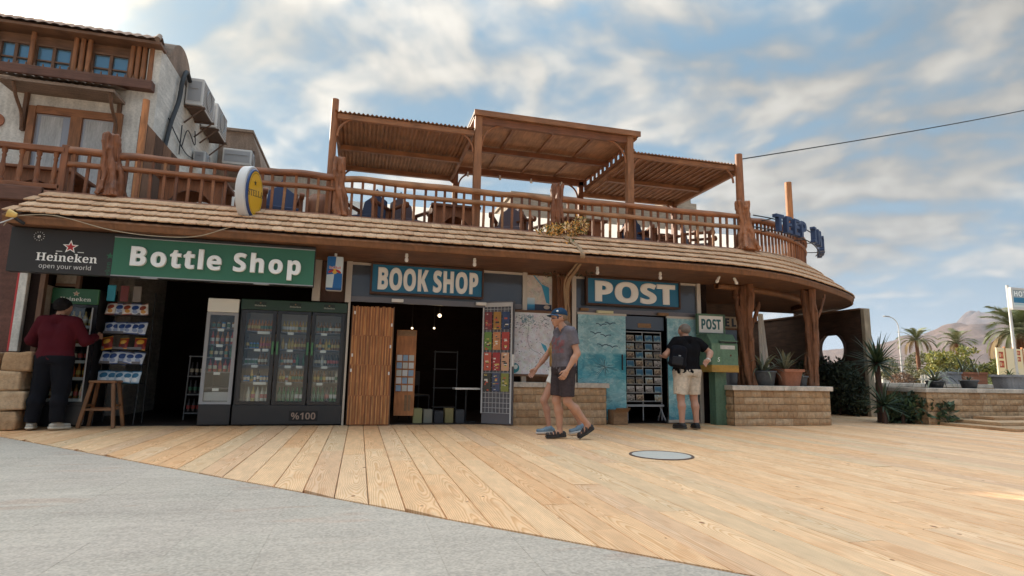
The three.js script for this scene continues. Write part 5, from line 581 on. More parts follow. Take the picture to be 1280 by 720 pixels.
// ================================================================ house behind, upper left
{
  const h = thing('white_house', 'white plastered house with timber attic and tiled roof behind the balcony', 'house'), z = -11.5;
  part('wall', [bx(-9, -3.98, 0, 5.98, -19, z)], mt.plaster, h); part('side_wall', [bx(-4.2, -3.98, 5.981, 6.88, -17.6, z - 0.001), bx(-9, -4.2, 5.981, 6.88, -17.6, -12.2)], mt.plaster, h);
  part('attic_wall', bx(-9, -4.2, 5.99, 6.86, -12.2, -11.62), mt.frameWood, h);
  part('ledge', bx(-9, -4.03, 5.96, 6.14, -11.62, -11.34, { r: 0.015 }), mt.curtainwood, h);
  const R = rng(404), sky = M([0.16, 0.30, 0.42], 0.06, { metalness: 0.5 });  // sky: reflected blue put into the colour of the attic panes
  for (const [x0, x1] of [[-6.54, -6.10], [-6.0, -5.47], [-5.10, -4.54], [-7.3, -6.8]]) { const w = part('window', [bx(x0 - 0.05, x0, 6.16, 6.66, -11.62, -11.54), bx(x1, x1 + 0.05, 6.16, 6.66, -11.62, -11.54), bx(x0, x1, 6.62, 6.66, -11.62, -11.54), bx(x0, x1, 6.16, 6.19, -11.62, -11.54), bx((x0 + x1) / 2 - 0.025, (x0 + x1) / 2 + 0.025, 6.19, 6.62, -11.62, -11.55), bx(x0, x1, 6.34, 6.365, -11.618, -11.56)], mt.frameWood, h); part('pane', bx(x0, x1, 6.19, 6.62, -11.612, -11.60), sky, w); }
  for (const x of [-6.05, -5.38, -5.27, -5.16, -4.46, -4.36, -4.26, -4.14, -6.66, -7.4]) part('timber_post', uvm(cyl(0.045, 0.04, 0.7, x, 6.14, -11.5, 10), 'y'), mt.beam, h);
  part('carved_rail', Array.from({ length: 26 }, (_, i) => rod(V(-7.5 + i * 0.13, 6.14, -11.42), V(-7.5 + i * 0.13, 6.22, -11.42), 0.018, 0.01, 6)), mt.frameWood, h);
  part('eave_board', bx(-9, -3.94, 6.84, 6.90, -11.62, -11.28, { r: 0.01 }), mt.frameWood, h);
  const rf = part('roof', grid(260, 6, (u, v) => [mix(-9, -4.02 - 0.24 * v, u), mix(6.91, 7.42, v) + 0.028 * Math.abs(Math.sin(u * 4.9 / 0.17 * Math.PI)), mix(-11.24, -12.1, v)], [5, 1]), M([0.40, 0.22, 0.14], 0.85, { map: mottleT }), h);
  part('hip_ridge', rod(V(-4.0, 6.93, -11.26), V(-4.26, 7.45, -12.1), 0.05), mt.oldBrown, rf); part('roof_back', grid(4, 1, (u, v) => [mix(-9, -4.2, u), mix(7.42, 6.89, v), mix(-12.1, -13, v)], [5, 1]), mt.oldBrown, rf);
  // door with its small canopy
  const d = part('balcony_door', [bx(-5.93, -5.82, 3.1, 5.42, -11.5, -11.42), bx(-4.60, -4.48, 3.1, 5.46, -11.5, -11.42), bx(-5.82, -4.60, 5.30, 5.44, -11.5, -11.43), bx(-5.28, -5.10, 3.1, 5.30, -11.5, -11.43)], mt.beam, h); part('pane', [bx(-5.82, -5.28, 3.1, 5.30, -11.495, -11.48)], M([0.33, 0.33, 0.36], 0.15, { metalness: 0.2 }), d); part('pane', [bx(-5.10, -4.60, 3.1, 5.30, -11.495, -11.48)], M([0.45, 0.46, 0.50], 0.15, { metalness: 0.2 }), d); part('curtain', [card(0.34, 2.1, -5.58, 4.22, -11.478), card(0.42, 2.1, -4.85, 4.22, -11.478)], M([0.62, 0.61, 0.60], 0.9, { map: mottleT }), d);
  const c = part('door_canopy', [bx(-6.25, -4.48, 5.66, 5.71, -11.5, -10.98, { rx: 0 })], mt.oldBrown, h); part('canopy_roof', grid(60, 2, (u, v) => [mix(-6.28, -4.45, u), mix(5.76, 5.95, v) + 0.012 * Math.sin(u * 90), mix(-10.94, -11.5, v)], [2, 0.5]), mt.oldBrown, c); for (const x of [-6.0, -4.55]) part('bracket', [bx(x - 0.03, x + 0.03, 4.95, 5.66, -11.5, -11.43), tube([[x, 5.0, -11.43], [x, 5.25, -11.36], [x, 5.45, -11.15], [x, 5.66, -11.02]], 0.03, 14, 6)], mt.frameWood, c);
  part('wall_plate', cyl(0.13, 0.13, 0.03, -6.42, 5.1, -11.49, 24, { rx: Math.PI / 2, mid: true }), mt.terracotta, h);
  const arch = new THREE.Shape(); arch.absarc(0, 0, 0.72, 0, Math.PI); const ag = new THREE.ExtrudeGeometry(arch, { depth: 1.4, bevelEnabled: false, curveSegments: 24 }); ag.rotateY(Math.PI / 2); ag.translate(-5.40, 6.85, -12.75); part('vaulted_roof', ag, mt.oldBrown, h);
  // air conditioners on the side wall
  const ac = (label, x, y, zz, sx, sy, sz, br) => { const a = thing('air_conditioner', label, 'air conditioner', [x, y, zz]); part('case', bx(0, sx, 0, sy, -sz, 0, { r: 0.02 }), M([0.58, 0.56, 0.54], 0.5), a); part('side_panel', [bx(0.04, sx - 0.04, sy * 0.15, sy * 0.88, 0.0005, 0.006), bx(0.08, sx - 0.1, sy * 0.6, sy * 0.64, 0.006, 0.02)], mt.grey, a); const gl = []; for (let i = 0; i < 9; i++) gl.push(bx(sx, sx + 0.012, sy * (0.08 + i * 0.1), sy * (0.08 + i * 0.1) + 0.02, -sz * 0.94, -sz * 0.06)); part('grille', gl, mt.grey, a); part('fan_guard', new THREE.TorusGeometry(Math.min(sy, sz) * 0.36, 0.012, 6, 28).rotateY(Math.PI / 2).translate(sx + 0.018, sy / 2, -sz / 2), mt.grey, a); if (br) part('bracket', [bx(-0.02, sx + 0.05, -0.05, -0.005, -0.1, -0.05), bx(-0.02, sx + 0.05, -0.05, -0.005, -sz + 0.05, -sz + 0.1), rod(V(0, -0.4, -0.08), V(sx, -0.04, -0.08), 0.018), rod(V(0, -0.4, -sz + 0.08), V(sx, -0.04, -sz + 0.08), 0.018), bx(0.0, sx, -0.03, -0.006, -sz + 0.1, -0.1)], mt.rust, a); return a; };
  ac('front grey air conditioner on rusty brackets on the white house wall', -3.96, 6.48, -13.0, 0.34, 0.62, 0.95, true); ac('rear grey air conditioner on rusty brackets further along the white house wall', -3.96, 6.52, -14.25, 0.34, 0.62, 1.0, true); ac('pale air conditioner on a roof edge beyond the railing by the oval sign', -3.75, 6.12, -15.6, 0.7, 0.42, 0.4, false); ac('small grey air conditioner low beside the white house wall', -3.95, 5.50, -13.9, 0.26, 0.28, 0.42, false);
  solo('black_hose', tube([[-3.9, 7.0, -13.0], [-3.9, 7.08, -12.75], [-3.9, 6.8, -12.55], [-3.9, 6.3, -12.45], [-3.92, 5.7, -12.2], [-3.92, 5.1, -12.0]], 0.045, 40, 8), mt.cable, 'thick black hose running down the white house wall', 'hose');
  solo('wall_cables', [tube([[-3.93, 6.2, -13.8], [-3.93, 5.9, -13.9], [-3.93, 6.0, -13.3], [-3.93, 5.5, -13.0]], 0.012, 30, 5), tube([[-3.94, 5.75, -12.1], [-3.94, 5.62, -12.6], [-3.94, 5.5, -13.4], [-3.94, 5.7, -14.4]], 0.012, 30, 5), rod(V(-3.93, 5.3, -12.9), V(-3.93, 5.95, -12.9), 0.012)], mt.cable, 'tangle of thin cables on the white house wall', 'cables');
  const b = thing('brown_building', 'old brown rendered building behind the white house', 'building'); const bs = shape([[-5, 0], [-2.72, 0], [-2.80, 5.8], [-2.95, 6.6], [-3.18, 7.22], [-4.0, 7.18], [-5, 7.15]], 4); bs.translate(0, 0, -20.1); part('wall', uvm(bs, 'y'), mt.oldBrown, b); part('coping', bx(-5.0, -3.14, 7.2, 7.27, -20.1, -16.02), mt.oldBrown, b); part('window', bx(-3.35, -3.08, 6.2, 6.7, -16.1, -16.08), mt.dark, b);
  solo('orange_post', uvm(cyl(0.06, 0.055, 2.35, -3.80, 3.05, -10.55, 12), 'y'), mt.orange, 'orange wooden post standing on the terrace before the white house', 'post');
  const s = thing('board_screen', 'weathered board screen leaning beside the orange post on the terrace', 'screen'); for (let i = 0; i < 5; i++) part('board', shape([[0, 0], [0.135, 0], [0.135, 2.22 - i * 0.15 - 0.14], [0, 2.22 - i * 0.15]], 0.03).translate(-4.02 + i * 0.14, 3.05, -11.0), uvmMat(i), s);
  function uvmMat(i) { return i % 2 ? mt.frameWood : mt.darkwall; }
  // pale buildings glimpsed behind the terrace
  for (const [n, l, x0, x1, y1, zz] of [['pale_building', 'pale beige building glimpsed through the left half of the terrace railing', -7, -1.0, 7.45, -20], ['pale_building', 'pale beige building with small turret behind the right half of the terrace railing', 5.2, 13.8, 7.5, -20]]) { const p = thing(n, l, 'building'); part('wall', bx(x0, x1, 0, y1, zz - 5, zz), mt.plasterTan, p); part('cornice', bx(x0 - 0.08, x1 + 0.08, y1 + 0.001, y1 + 0.12, zz - 5.05, zz + 0.08), mt.plasterTan, p); for (let i = 0; i < Math.floor((x1 - x0) / 1.6); i++) { const w = part('window', bx(x0 + 0.6 + i * 1.6, x0 + 1.3 + i * 1.6, 5.1, 6.3, zz - 0.02, zz + 0.03), mt.frameWood, p); part('pane', bx(x0 + 0.66 + i * 1.6, x0 + 1.24 + i * 1.6, 5.16, 6.24, zz + 0.031, zz + 0.036), mt.glassBlue, w); } if (x0 > 0) { part('turret', [bx(11.55, 13.1, y1 + 0.121, y1 + 0.42, zz - 1.5, zz - 0.1), bx(12.0, 12.9, y1 + 0.42, y1 + 0.72, zz - 1.2, zz - 0.2), bx(12.55, 12.75, y1 + 0.72, y1 + 1.05, zz - 0.9, zz - 0.5), bx(12.1, 12.3, y1 + 0.72, y1 + 0.86, zz - 0.9, zz - 0.5)], mt.plasterTan, p); } }
}
// ================================================================ on the terrace
{
  const cw = thing('canvas_windbreak', 'white translucent canvas windbreak stretched along the back of the terrace', 'windbreak'); const canvas = new THREE.MeshPhysicalMaterial({ color: C(0.82, 0.80, 0.76), roughness: 0.95, transmission: 0.5, thickness: 0, side: THREE.DoubleSide });
  for (let i = 0; i < 8; i++) { const x0 = -3.2 + i * 1.65; part('canvas', grid(10, 4, (u, v) => [x0 + 0.04 + u * 1.57, mix(3.08, 4.62, v), -12.9 + 0.03 * Math.sin(u * 3.14)], [1, 1]), canvas, cw); part('post', bx(x0 - 0.04, x0 + 0.04, 3.05, 4.66, -12.96, -12.88), mt.railing2, cw); }
  const chair = (label, x, z, turn, mat, w = 0.56) => { const c = thing('armchair', label, 'chair', [x, 3.05, z], turn); part('seat', bx(-w / 2, w / 2, 0.38, 0.46, -0.26, 0.26, { r: 0.02 }), mat, c); const bk = shape([[-w / 2 + 0.03, 0], [w / 2 - 0.03, 0], [w / 2 - 0.08, 0.38], [0.08, 0.46], [0, 0.62], [-0.08, 0.46], [-w / 2 + 0.08, 0.38]], 0.06, 0.01); bk.rotateX(-0.16); bk.translate(0, 0.46, -0.27); part('backrest', bk, mat, c); for (const sx of [-1, 1]) { part('arm', [bx(sx * w / 2 - 0.035, sx * w / 2 + 0.035, 0.64, 0.69, -0.28, 0.30, { r: 0.012 }), cyl(0.055, 0.055, 0.075, sx * w / 2, 0.665, 0.30, 14, { rz: Math.PI / 2, mid: true })], mt.railing2, c); for (const sz of [-0.24, 0.24]) part('leg', bx(sx * w / 2 - 0.03, sx * w / 2 + 0.03, 0, 0.64, sz - 0.03, sz + 0.03), mt.railing2, c); } return c; };
  const blueC = M([0.045, 0.062, 0.12], 0.85, { bumpMap: fabricB, bumpScale: 0.002 }), greyC = M([0.16, 0.13, 0.15], 0.85, { bumpMap: fabricB, bumpScale: 0.002 });
  chair('wooden armchair with blue cushions behind the railing, right of the oval sign', -1.42, -10.0, 0.2, blueC); chair('wooden armchair with blue cushions under the left pergola bay, left of the pair', -0.02, -10.05, -0.5, blueC); chair('wooden armchair with grey cushions under the left pergola bay, right of the pair', 0.72, -10.1, 0.5, greyC); chair('wooden armchair with grey cushions under the middle pergola bay, left of the split post', 2.55, -10.05, -0.4, greyC); chair('wooden armchair with plum cushions right against the split post', 3.05, -10.25, 0.5, greyC, 0.5); chair('wooden armchair with blue cushions under the right pergola bay, left of the pair', 5.15, -10.05, -0.2, blueC, 0.5); chair('wooden armchair with blue cushions under the right pergola bay, right of the pair', 5.62, -10.35, 0.6, blueC); chair('wooden armchair at the right end of the terrace beside the trunk pole', 6.6, -10.1, 0.9, greyC);
  const table = (label, x, z, w) => { const t = thing('terrace_table', label, 'table', [x, 3.05, z]); part('tabletop', bx(-w / 2, w / 2, 0.73, 0.78, -0.4, 0.4, { r: 0.01 }), mt.railing2, t); const g = (s) => { const sh = new THREE.Shape([[-w / 2 + 0.05, 0], [-w / 2 + 0.05, 0.729], [w / 2 - 0.05, 0.729], [w / 2 - 0.05, 0], [w / 2 - 0.13, 0]].map((p) => new THREE.Vector2(...p))); sh.lineTo(w / 2 - 0.13, 0.3); sh.quadraticCurveTo(0, 0.85, -w / 2 + 0.13, 0.3); sh.lineTo(-w / 2 + 0.13, 0); return new THREE.ExtrudeGeometry(sh, { depth: 0.04, bevelEnabled: false }).translate(0, 0, s); }; part('apron', g(0.3), mt.railing, t); part('apron', g(-0.34), mt.railing, t); };
  table('arched wooden table under the left house corner behind the railing', -2.72, -10.0, 1.0); table('arched wooden table at the left front post of the middle pergola', 1.52, -10.2, 0.9); table('arched wooden table right of the split railing post', 4.05, -10.3, 0.9); table('arched wooden table left of the trunk pole', 6.0, -10.9, 0.9); table('arched wooden table behind the turned balusters at the left', -4.9, -10.2, 1.0);
  const bt = thing('wooden_barrel', 'dark wooden barrel table just left of the round railing post', 'barrel', [-0.78, 3.05, -10.0]); part('staves', lathe([[0.2, 0], [0.26, 0.2], [0.27, 0.4], [0.25, 0.6], [0.2, 0.75], [0, 0.75]], 18), mt.railing2, bt); part('hoop', lathe([[0.262, 0.2], [0.268, 0.2], [0.268, 0.24], [0.266, 0.24]], 18), mt.rust, bt);
  solo('terrace_pole', uvm(cyl(0.075, 0.07, 2.0, 8.75, 3.05, -9.95, 12), 'y'), mt.orange, 'lone orange wooden pole rising behind the curved letter sign', 'pole');
  // curved letter sign
  const s = thing('letter_sign', 'curved sign of dark blue box letters outside the rounded railing', 'sign'); const off = (t, d) => { const p = T(t), a = T(t + 0.004), b = T(t - 0.004), q = a.sub(b).normalize(); return [V(p.x - q.z * d, 0, p.z + q.x * d), q]; };
  for (const y of [3.70, 3.93]) part('rail', tube(Array.from({ length: 14 }, (_, i) => { const [p] = off(mix(6.15, 11.4, i / 13) / 14, 0.16); return V(p.x, y, p.z); }), 0.012, 60, 6), mt.black, s);
  const L = ['T', 'E', 'E', 'P', '', 'I', 'N', '', 'I', 'N', 'N']; L.forEach((ch, i) => { if (!ch) return; const [p, q] = off(mix(7.05, 11.3, i / 10) / 14, 0.20); const g = bevelText(ch, 0.33, 0.09, 0.002); g.computeBoundingBox(); g.translate(-(g.boundingBox.max.x) / 2, 0, 0); const o = part('letter', clean(g), M([0.03, 0.055, 0.13], 0.5), s); o.position.set(p.x, 3.67, p.z); o.rotation.y = Math.atan2(-q.z, q.x); });
  for (const i of [0.12, 0.5, 0.9]) { const [p] = off(mix(6.3, 11.3, i) / 14, 0.16), [r] = off(mix(6.3, 11.3, i) / 14, -0.08); part('stay', [rod(V(p.x, 3.70, p.z), V(r.x, 3.71, r.z), 0.01), rod(V(p.x, 3.92, p.z), V(r.x, 3.93, r.z), 0.01)], mt.black, s); }
  solo('power_line', tube(Array.from({ length: 12 }, (_, i) => { const t = i / 11 * 2.2; return V(mix(7.05, 14.98, t), mix(5.12, 7.49, t) - 0.22 * Math.sin(Math.min(1, t / 2.2) * Math.PI) + 0.0, -9.25); }), 0.012, 60, 5), mt.cable, 'dark cable stretching from the trunk pole into the sky', 'cable');
}
// ================================================================ plants
function blade(len, w, bend, fold = 0.25) { const g = grid(2, 8, (u, v) => { const ww = w * (v < 0.25 ? mix(0.75, 1, v / 0.25) : 1 - Math.pow((v - 0.25) / 0.75, 1.6)) / 2, a = bend * v * v; return [(u - 0.5) * 2 * ww, len * v * Math.cos(a * 0.9), len * v * Math.sin(a * 0.9) * 0.9 - Math.abs(u - 0.5) * -2 * ww * fold]; }); return g; }
function rosette(parent, cx, cy, cz, n, geos, mats, R, tiltMin, tiltMax, name = 'leaf', s0 = 0.8, s1 = 1.15) { for (let i = 0; i < n; i++) { const a = i * 2.39996 + R() * 0.4, f = i / n, t = mix(tiltMin, tiltMax, Math.pow(f, 0.8)) + (R() - 0.5) * 0.25, o = part(name, geos[i % geos.length], mats[Math.floor(R() * mats.length)], parent); o.position.set(cx, cy, cz); o.rotation.set(t, 0, 0); o.quaternion.premultiply(new THREE.Quaternion().setFromAxisAngle(UP, a)); o.scale.setScalar(mix(s0, s1, R())); } }
const leafM = (r, g, b, t = 0.25) => new THREE.MeshPhysicalMaterial({ color: C(r, g, b), roughness: 0.75, transmission: t, thickness: 0, side: THREE.DoubleSide });
const dkLeaf = [M([0.035, 0.06, 0.025], 0.6), M([0.05, 0.085, 0.032], 0.6), M([0.028, 0.045, 0.022], 0.65)], agLeaf = [M([0.16, 0.17, 0.11], 0.6), M([0.20, 0.20, 0.13], 0.6), M([0.12, 0.14, 0.085], 0.6)];
function potGeo(r0, r1, h, sq) { return sq ? (() => { const g = new THREE.CylinderGeometry(r1 * 1.41, r0 * 1.41, h, 4, 1); g.rotateY(Math.PI / 4); g.translate(0, h / 2, 0); return uvm(g.toNonIndexed(), 'y'); })() : lathe([[0, 0], [r0, 0], [r1, h - 0.035], [r1 + 0.018, h - 0.03], [r1 + 0.018, h], [r1 - 0.02, h], [r1 - 0.03, h - 0.05], [0, h - 0.05]], 24); }
function potted(name, label, x, y, z, r0, r1, h, sq, mat, build) { const p = thing(name, label, 'potted plant', [x, y, z]); part('pot', potGeo(r0, r1, h, sq), mat, p); if (sq) part('rim', [bx(-r1 - 0.02, r1 + 0.02, h - 0.05, h, r1 - 0.025, r1 + 0.02), bx(-r1 - 0.02, r1 + 0.02, h - 0.05, h, -r1 - 0.02, -r1 + 0.025), bx(-r1 - 0.02, -r1 + 0.025, h - 0.05, h, -r1 + 0.025, r1 - 0.025), bx(r1 - 0.025, r1 + 0.02, h - 0.05, h, -r1 + 0.025, r1 - 0.025)], mat, p); part('soil', cyl(r1 * 0.9, r1 * 0.9, 0.01, 0, h - 0.045, 0, 16), mt.soil, p); build(p, h); return p; }
function leafCloud(blobs, n, size, R) {                                  // many small folded leaves through a set of blobs
  const P = [], N = [], ix = []; const tot = blobs.reduce((s, b) => s + b[3] * b[4] * b[5], 0); let k = 0;
  for (const [cx, cy, cz, rx, ry, rz] of blobs) { const m = Math.round(n * rx * ry * rz / tot); for (let i = 0; i < m; i++) { const u = R() * 2 - 1, a = R() * 6.283, rr = Math.cbrt(0.25 + 0.75 * R()), s = Math.sqrt(1 - u * u), q = V(cx + Math.cos(a) * s * rx * rr, cy + u * ry * rr, cz + Math.sin(a) * s * rz * rr), d = V(R() - 0.5, R() - 0.35, R() - 0.5).normalize(), e = V(R() - 0.5, R() - 0.5, R() - 0.5).cross(d).normalize(), L = size * (0.6 + 0.8 * R()), w = L * 0.42; const A = q, B = q.clone().addScaledVector(d, L), Cc = q.clone().addScaledVector(d, L * 0.5).addScaledVector(e, w / 2), D = q.clone().addScaledVector(d, L * 0.5).addScaledVector(e, -w / 2); for (const p of [A, Cc, B, A, B, D]) P.push(p.x, p.y, p.z); } }
  const g = new THREE.BufferGeometry(); g.setAttribute('position', new THREE.Float32BufferAttribute(P, 3)); g.computeVertexNormals(); return g;
}
{
  const R = rng(2024), ag = [blade(0.42, 0.05, 0.7), blade(0.48, 0.045, 0.4), blade(0.36, 0.055, 1.0)];
  potted('potted_agave', 'spiky pale agave in grey pot on the planter beside the mailbox', 7.40, 0.69, -9.32, 0.17, 0.22, 0.30, false, mt.potGrey, (p, h) => rosette(p, 0, h - 0.04, 0, 30, ag, agLeaf, R, 0.12, 1.25, 'leaf', 1.0, 1.35));
  potted('potted_aloe', 'upright aloe in square terracotta pot in the middle of the planter', 7.90, 0.69, -9.30, 0.15, 0.205, 0.34, true, mt.terracotta, (p, h) => rosette(p, -0.02, h - 0.04, 0, 24, [blade(0.5, 0.06, 0.25), blade(0.42, 0.055, 0.4)], agLeaf, R, 0.05, 0.8));
  potted('potted_aloe', 'small drooping aloe in little grey pot at the planter right end', 8.24, 0.69, -9.32, 0.085, 0.115, 0.22, false, mt.potGrey, (p, h) => rosette(p, 0, h - 0.03, 0, 12, [blade(0.22, 0.045, 1.1)], agLeaf, R, 0.2, 1.3));
  potted('potted_agave', 'agave with long arching leaves in dark pot left on the long planter', 11.72, 0.70, -9.45, 0.12, 0.16, 0.16, false, mt.potGrey, (p, h) => rosette(p, 0, h - 0.03, 0, 24, [blade(0.55, 0.06, 0.7), blade(0.5, 0.05, 1.1)], agLeaf, R, 0.1, 1.35));
  potted('potted_succulent', 'grey tapered pot standing before the terracotta trough', 12.58, 0.69, -9.4, 0.12, 0.16, 0.20, false, mt.potGrey, (p, h) => rosette(p, 0, h - 0.03, 0, 9, [blade(0.22, 0.03, 0.8)], agLeaf, R, 0.2, 1.1));
  potted('potted_succulent', 'large pale grey square pot near the right edge of the long planter', 13.70, 0.69, -9.35, 0.20, 0.235, 0.33, true, mt.potPale, (p, h) => rosette(p, 0, h - 0.03, 0, 14, [blade(0.26, 0.03, 0.9)], [M([0.12, 0.16, 0.04], 0.7), M([0.2, 0.2, 0.06], 0.7)], R, 0.2, 1.2));
  const tr = (l, x0, x1, y, z, mat, n, gl) => { const t = thing('planting_trough', l, 'planting trough', [x0, y, z]); const w = x1 - x0; part('trough', [bx(0, w, 0, 0.30, 0.13, 0.16), bx(0, w, 0, 0.30, -0.16, -0.13), bx(0, 0.03, 0, 0.30, -0.13, 0.13), bx(w - 0.03, w, 0, 0.30, -0.13, 0.13), bx(0.03, w - 0.03, 0, 0.03, -0.13, 0.13), bx(-0.02, w + 0.02, 0.26, 0.31, 0.161, 0.185)], mat, t); part('soil', bx(0.03, w - 0.03, 0.2, 0.25, -0.13, 0.13), mt.soil, t); for (let i = 0; i < n; i++) rosette(t, w * (i + 0.5) / n, 0.25, 0, 11, [blade(gl, 0.04, 0.8), blade(gl * 0.8, 0.035, 0.5)], agLeaf, R, 0.1, 1.1); };
  tr('pale grey rectangular trough on the boundary wall', 14.52, 14.98, 0.79, -11.52, mt.potPale, 1, 0.3); tr('terracotta trough with long thin leaves on the boundary wall', 15.05, 15.85, 0.79, -11.52, mt.terracotta, 2, 0.75);
  // yuccas at the end of the deck
  const yg = [blade(0.56, 0.042, 0.18, 0.4), blade(0.50, 0.038, 0.35, 0.4), blade(0.60, 0.04, 0.08, 0.4)];
  const y1 = thing('yucca', 'tall dark yucca with spiky round head at the end of the deck', 'yucca', [10.42, 0, -9.62]); part('stem', uvm(cyl(0.07, 0.05, 1.22, 0, 0, 0, 10), 'y'), mt.dark, y1); rosette(y1, 0, 1.2, 0, 84, yg, dkLeaf, R, 0.05, 2.1, 'leaf', 1.0, 1.3);
  const y2 = thing('yucca', 'low spreading yucca at the foot of the tall one', 'yucca', [10.18, 0, -9.32]); part('stem', uvm(cyl(0.05, 0.04, 0.35, 0, 0, 0, 10), 'y'), mt.dark, y2); rosette(y2, 0, 0.36, 0, 54, yg, dkLeaf, R, 0.1, 2.0);
  const y3 = thing('yucca', 'small leaning yucca between the spreading one and the long planter', 'yucca', [10.62, 0, -9.3]); part('stem', uvm(cyl(0.04, 0.035, 0.22, 0, 0, 0, 8), 'y'), mt.dark, y3); rosette(y3, 0, 0.22, 0, 36, yg, dkLeaf, R, 0.2, 1.7, 'leaf', 0.6, 0.85);
  const bush = (name, label, blobs, n, size, mats, stem) => { const b = thing(name, label, name.includes('tree') ? 'tree' : 'shrub'); const all = blobs.map((q) => [...q]); mats.forEach((m, i) => part('foliage', leafCloud(all, Math.round(n / mats.length), size, rng(n + i * 7)), m, b)); for (const q of stem) part('stem', q, mt.dark, b); return b; };
  bush('leafy_shrub', 'dark leafy shrub at the left corner of the long planter', [[10.95, 0.3, -9.25, 0.35, 0.3, 0.25], [10.75, 0.25, -9.5, 0.4, 0.3, 0.3], [11.3, 0.22, -8.95, 0.2, 0.2, 0.15]], 1500, 0.13, dkLeaf, [rod(V(10.8, 0, -9.4), V(10.75, 0.4, -9.4), 0.02), rod(V(10.95, 0, -9.25), V(11.1, 0.4, -9.2), 0.015)]);
  bush('dark_shrub', 'large dark shrub growing in front of the round porthole wall', [[11.3, 0.55, -11.9, 0.34, 0.6, 0.5], [11.35, 0.9, -11.45, 0.3, 0.45, 0.35], [11.4, 0.5, -11.2, 0.3, 0.5, 0.3], [11.25, 0.75, -12.5, 0.35, 0.6, 0.4], [11.45, 1.2, -12.2, 0.2, 0.2, 0.35]], 6000, 0.10, [M([0.03, 0.042, 0.02], 0.7), M([0.022, 0.03, 0.016], 0.7), M([0.045, 0.055, 0.024], 0.7)], [rod(V(11.35, 0, -11.6), V(11.3, 0.9, -11.6), 0.03), rod(V(11.3, 0, -12.3), V(11.3, 1.0, -12.3), 0.03)]);
  // flowering creeper on the trunk post
  const v = thing('flowering_creeper', 'thin-stemmed creeper with yellow flowers climbing the trunk post to the railing', 'creeper'); const stems = []; for (let k = 0; k < 5; k++) { const r = rng(60 + k), o = () => (r() - 0.5) * 0.10; stems.push(tube([[3.42 + o(), 0.72, -9.36], [3.40 + o(), 1.3, -9.34], [3.46 + o(), 1.9, -9.34 + o() * 0.3], [3.38 + o(), 2.4, -9.15], [3.34 + o(), 2.61, -8.6], [3.30 + o(), 2.72, -8.24], [3.30 + o(), 2.95, -8.55], [3.22 + o() * 2, 3.22, -8.98]], 0.010 + 0.008 * r(), 70, 6)); } part('stem', stems, M([0.34, 0.22, 0.13], 0.9), v);
  const fb = [[3.0, 3.24, -9.0, 0.22, 0.12, 0.12], [3.3, 3.30, -9.02, 0.28, 0.14, 0.12], [3.58, 3.42, -9.02, 0.16, 0.16, 0.1], [3.25, 2.98, -8.72, 0.2, 0.06, 0.1]]; part('foliage', leafCloud(fb, 200, 0.07, R), leafM(0.22, 0.18, 0.05), v); part('foliage', leafCloud(fb, 150, 0.07, R), leafM(0.10, 0.12, 0.03), v); stuff(part('flowers', leafCloud(fb, 320, 0.066, R), leafM(0.80, 0.40, 0.08), v)); stuff(part('flowers', leafCloud([fb[1], fb[0], fb[2]], 240, 0.062, R), leafM(0.9, 0.66, 0.36), v)); stuff(part('fallen_flowers', leafCloud([[2.72, 2.97, -8.70, 0.07, 0.03, 0.06], [2.95, 2.97, -8.72, 0.09, 0.03, 0.06]], 60, 0.05, R), leafM(0.75, 0.28, 0.05), v)); part('foliage', leafCloud([[3.1, 2.5, -8.9, 0.25, 0.06, 0.15], [3.6, 2.52, -8.9, 0.2, 0.06, 0.15]], 40, 0.06, R), leafM(0.07, 0.06, 0.03), v);
}
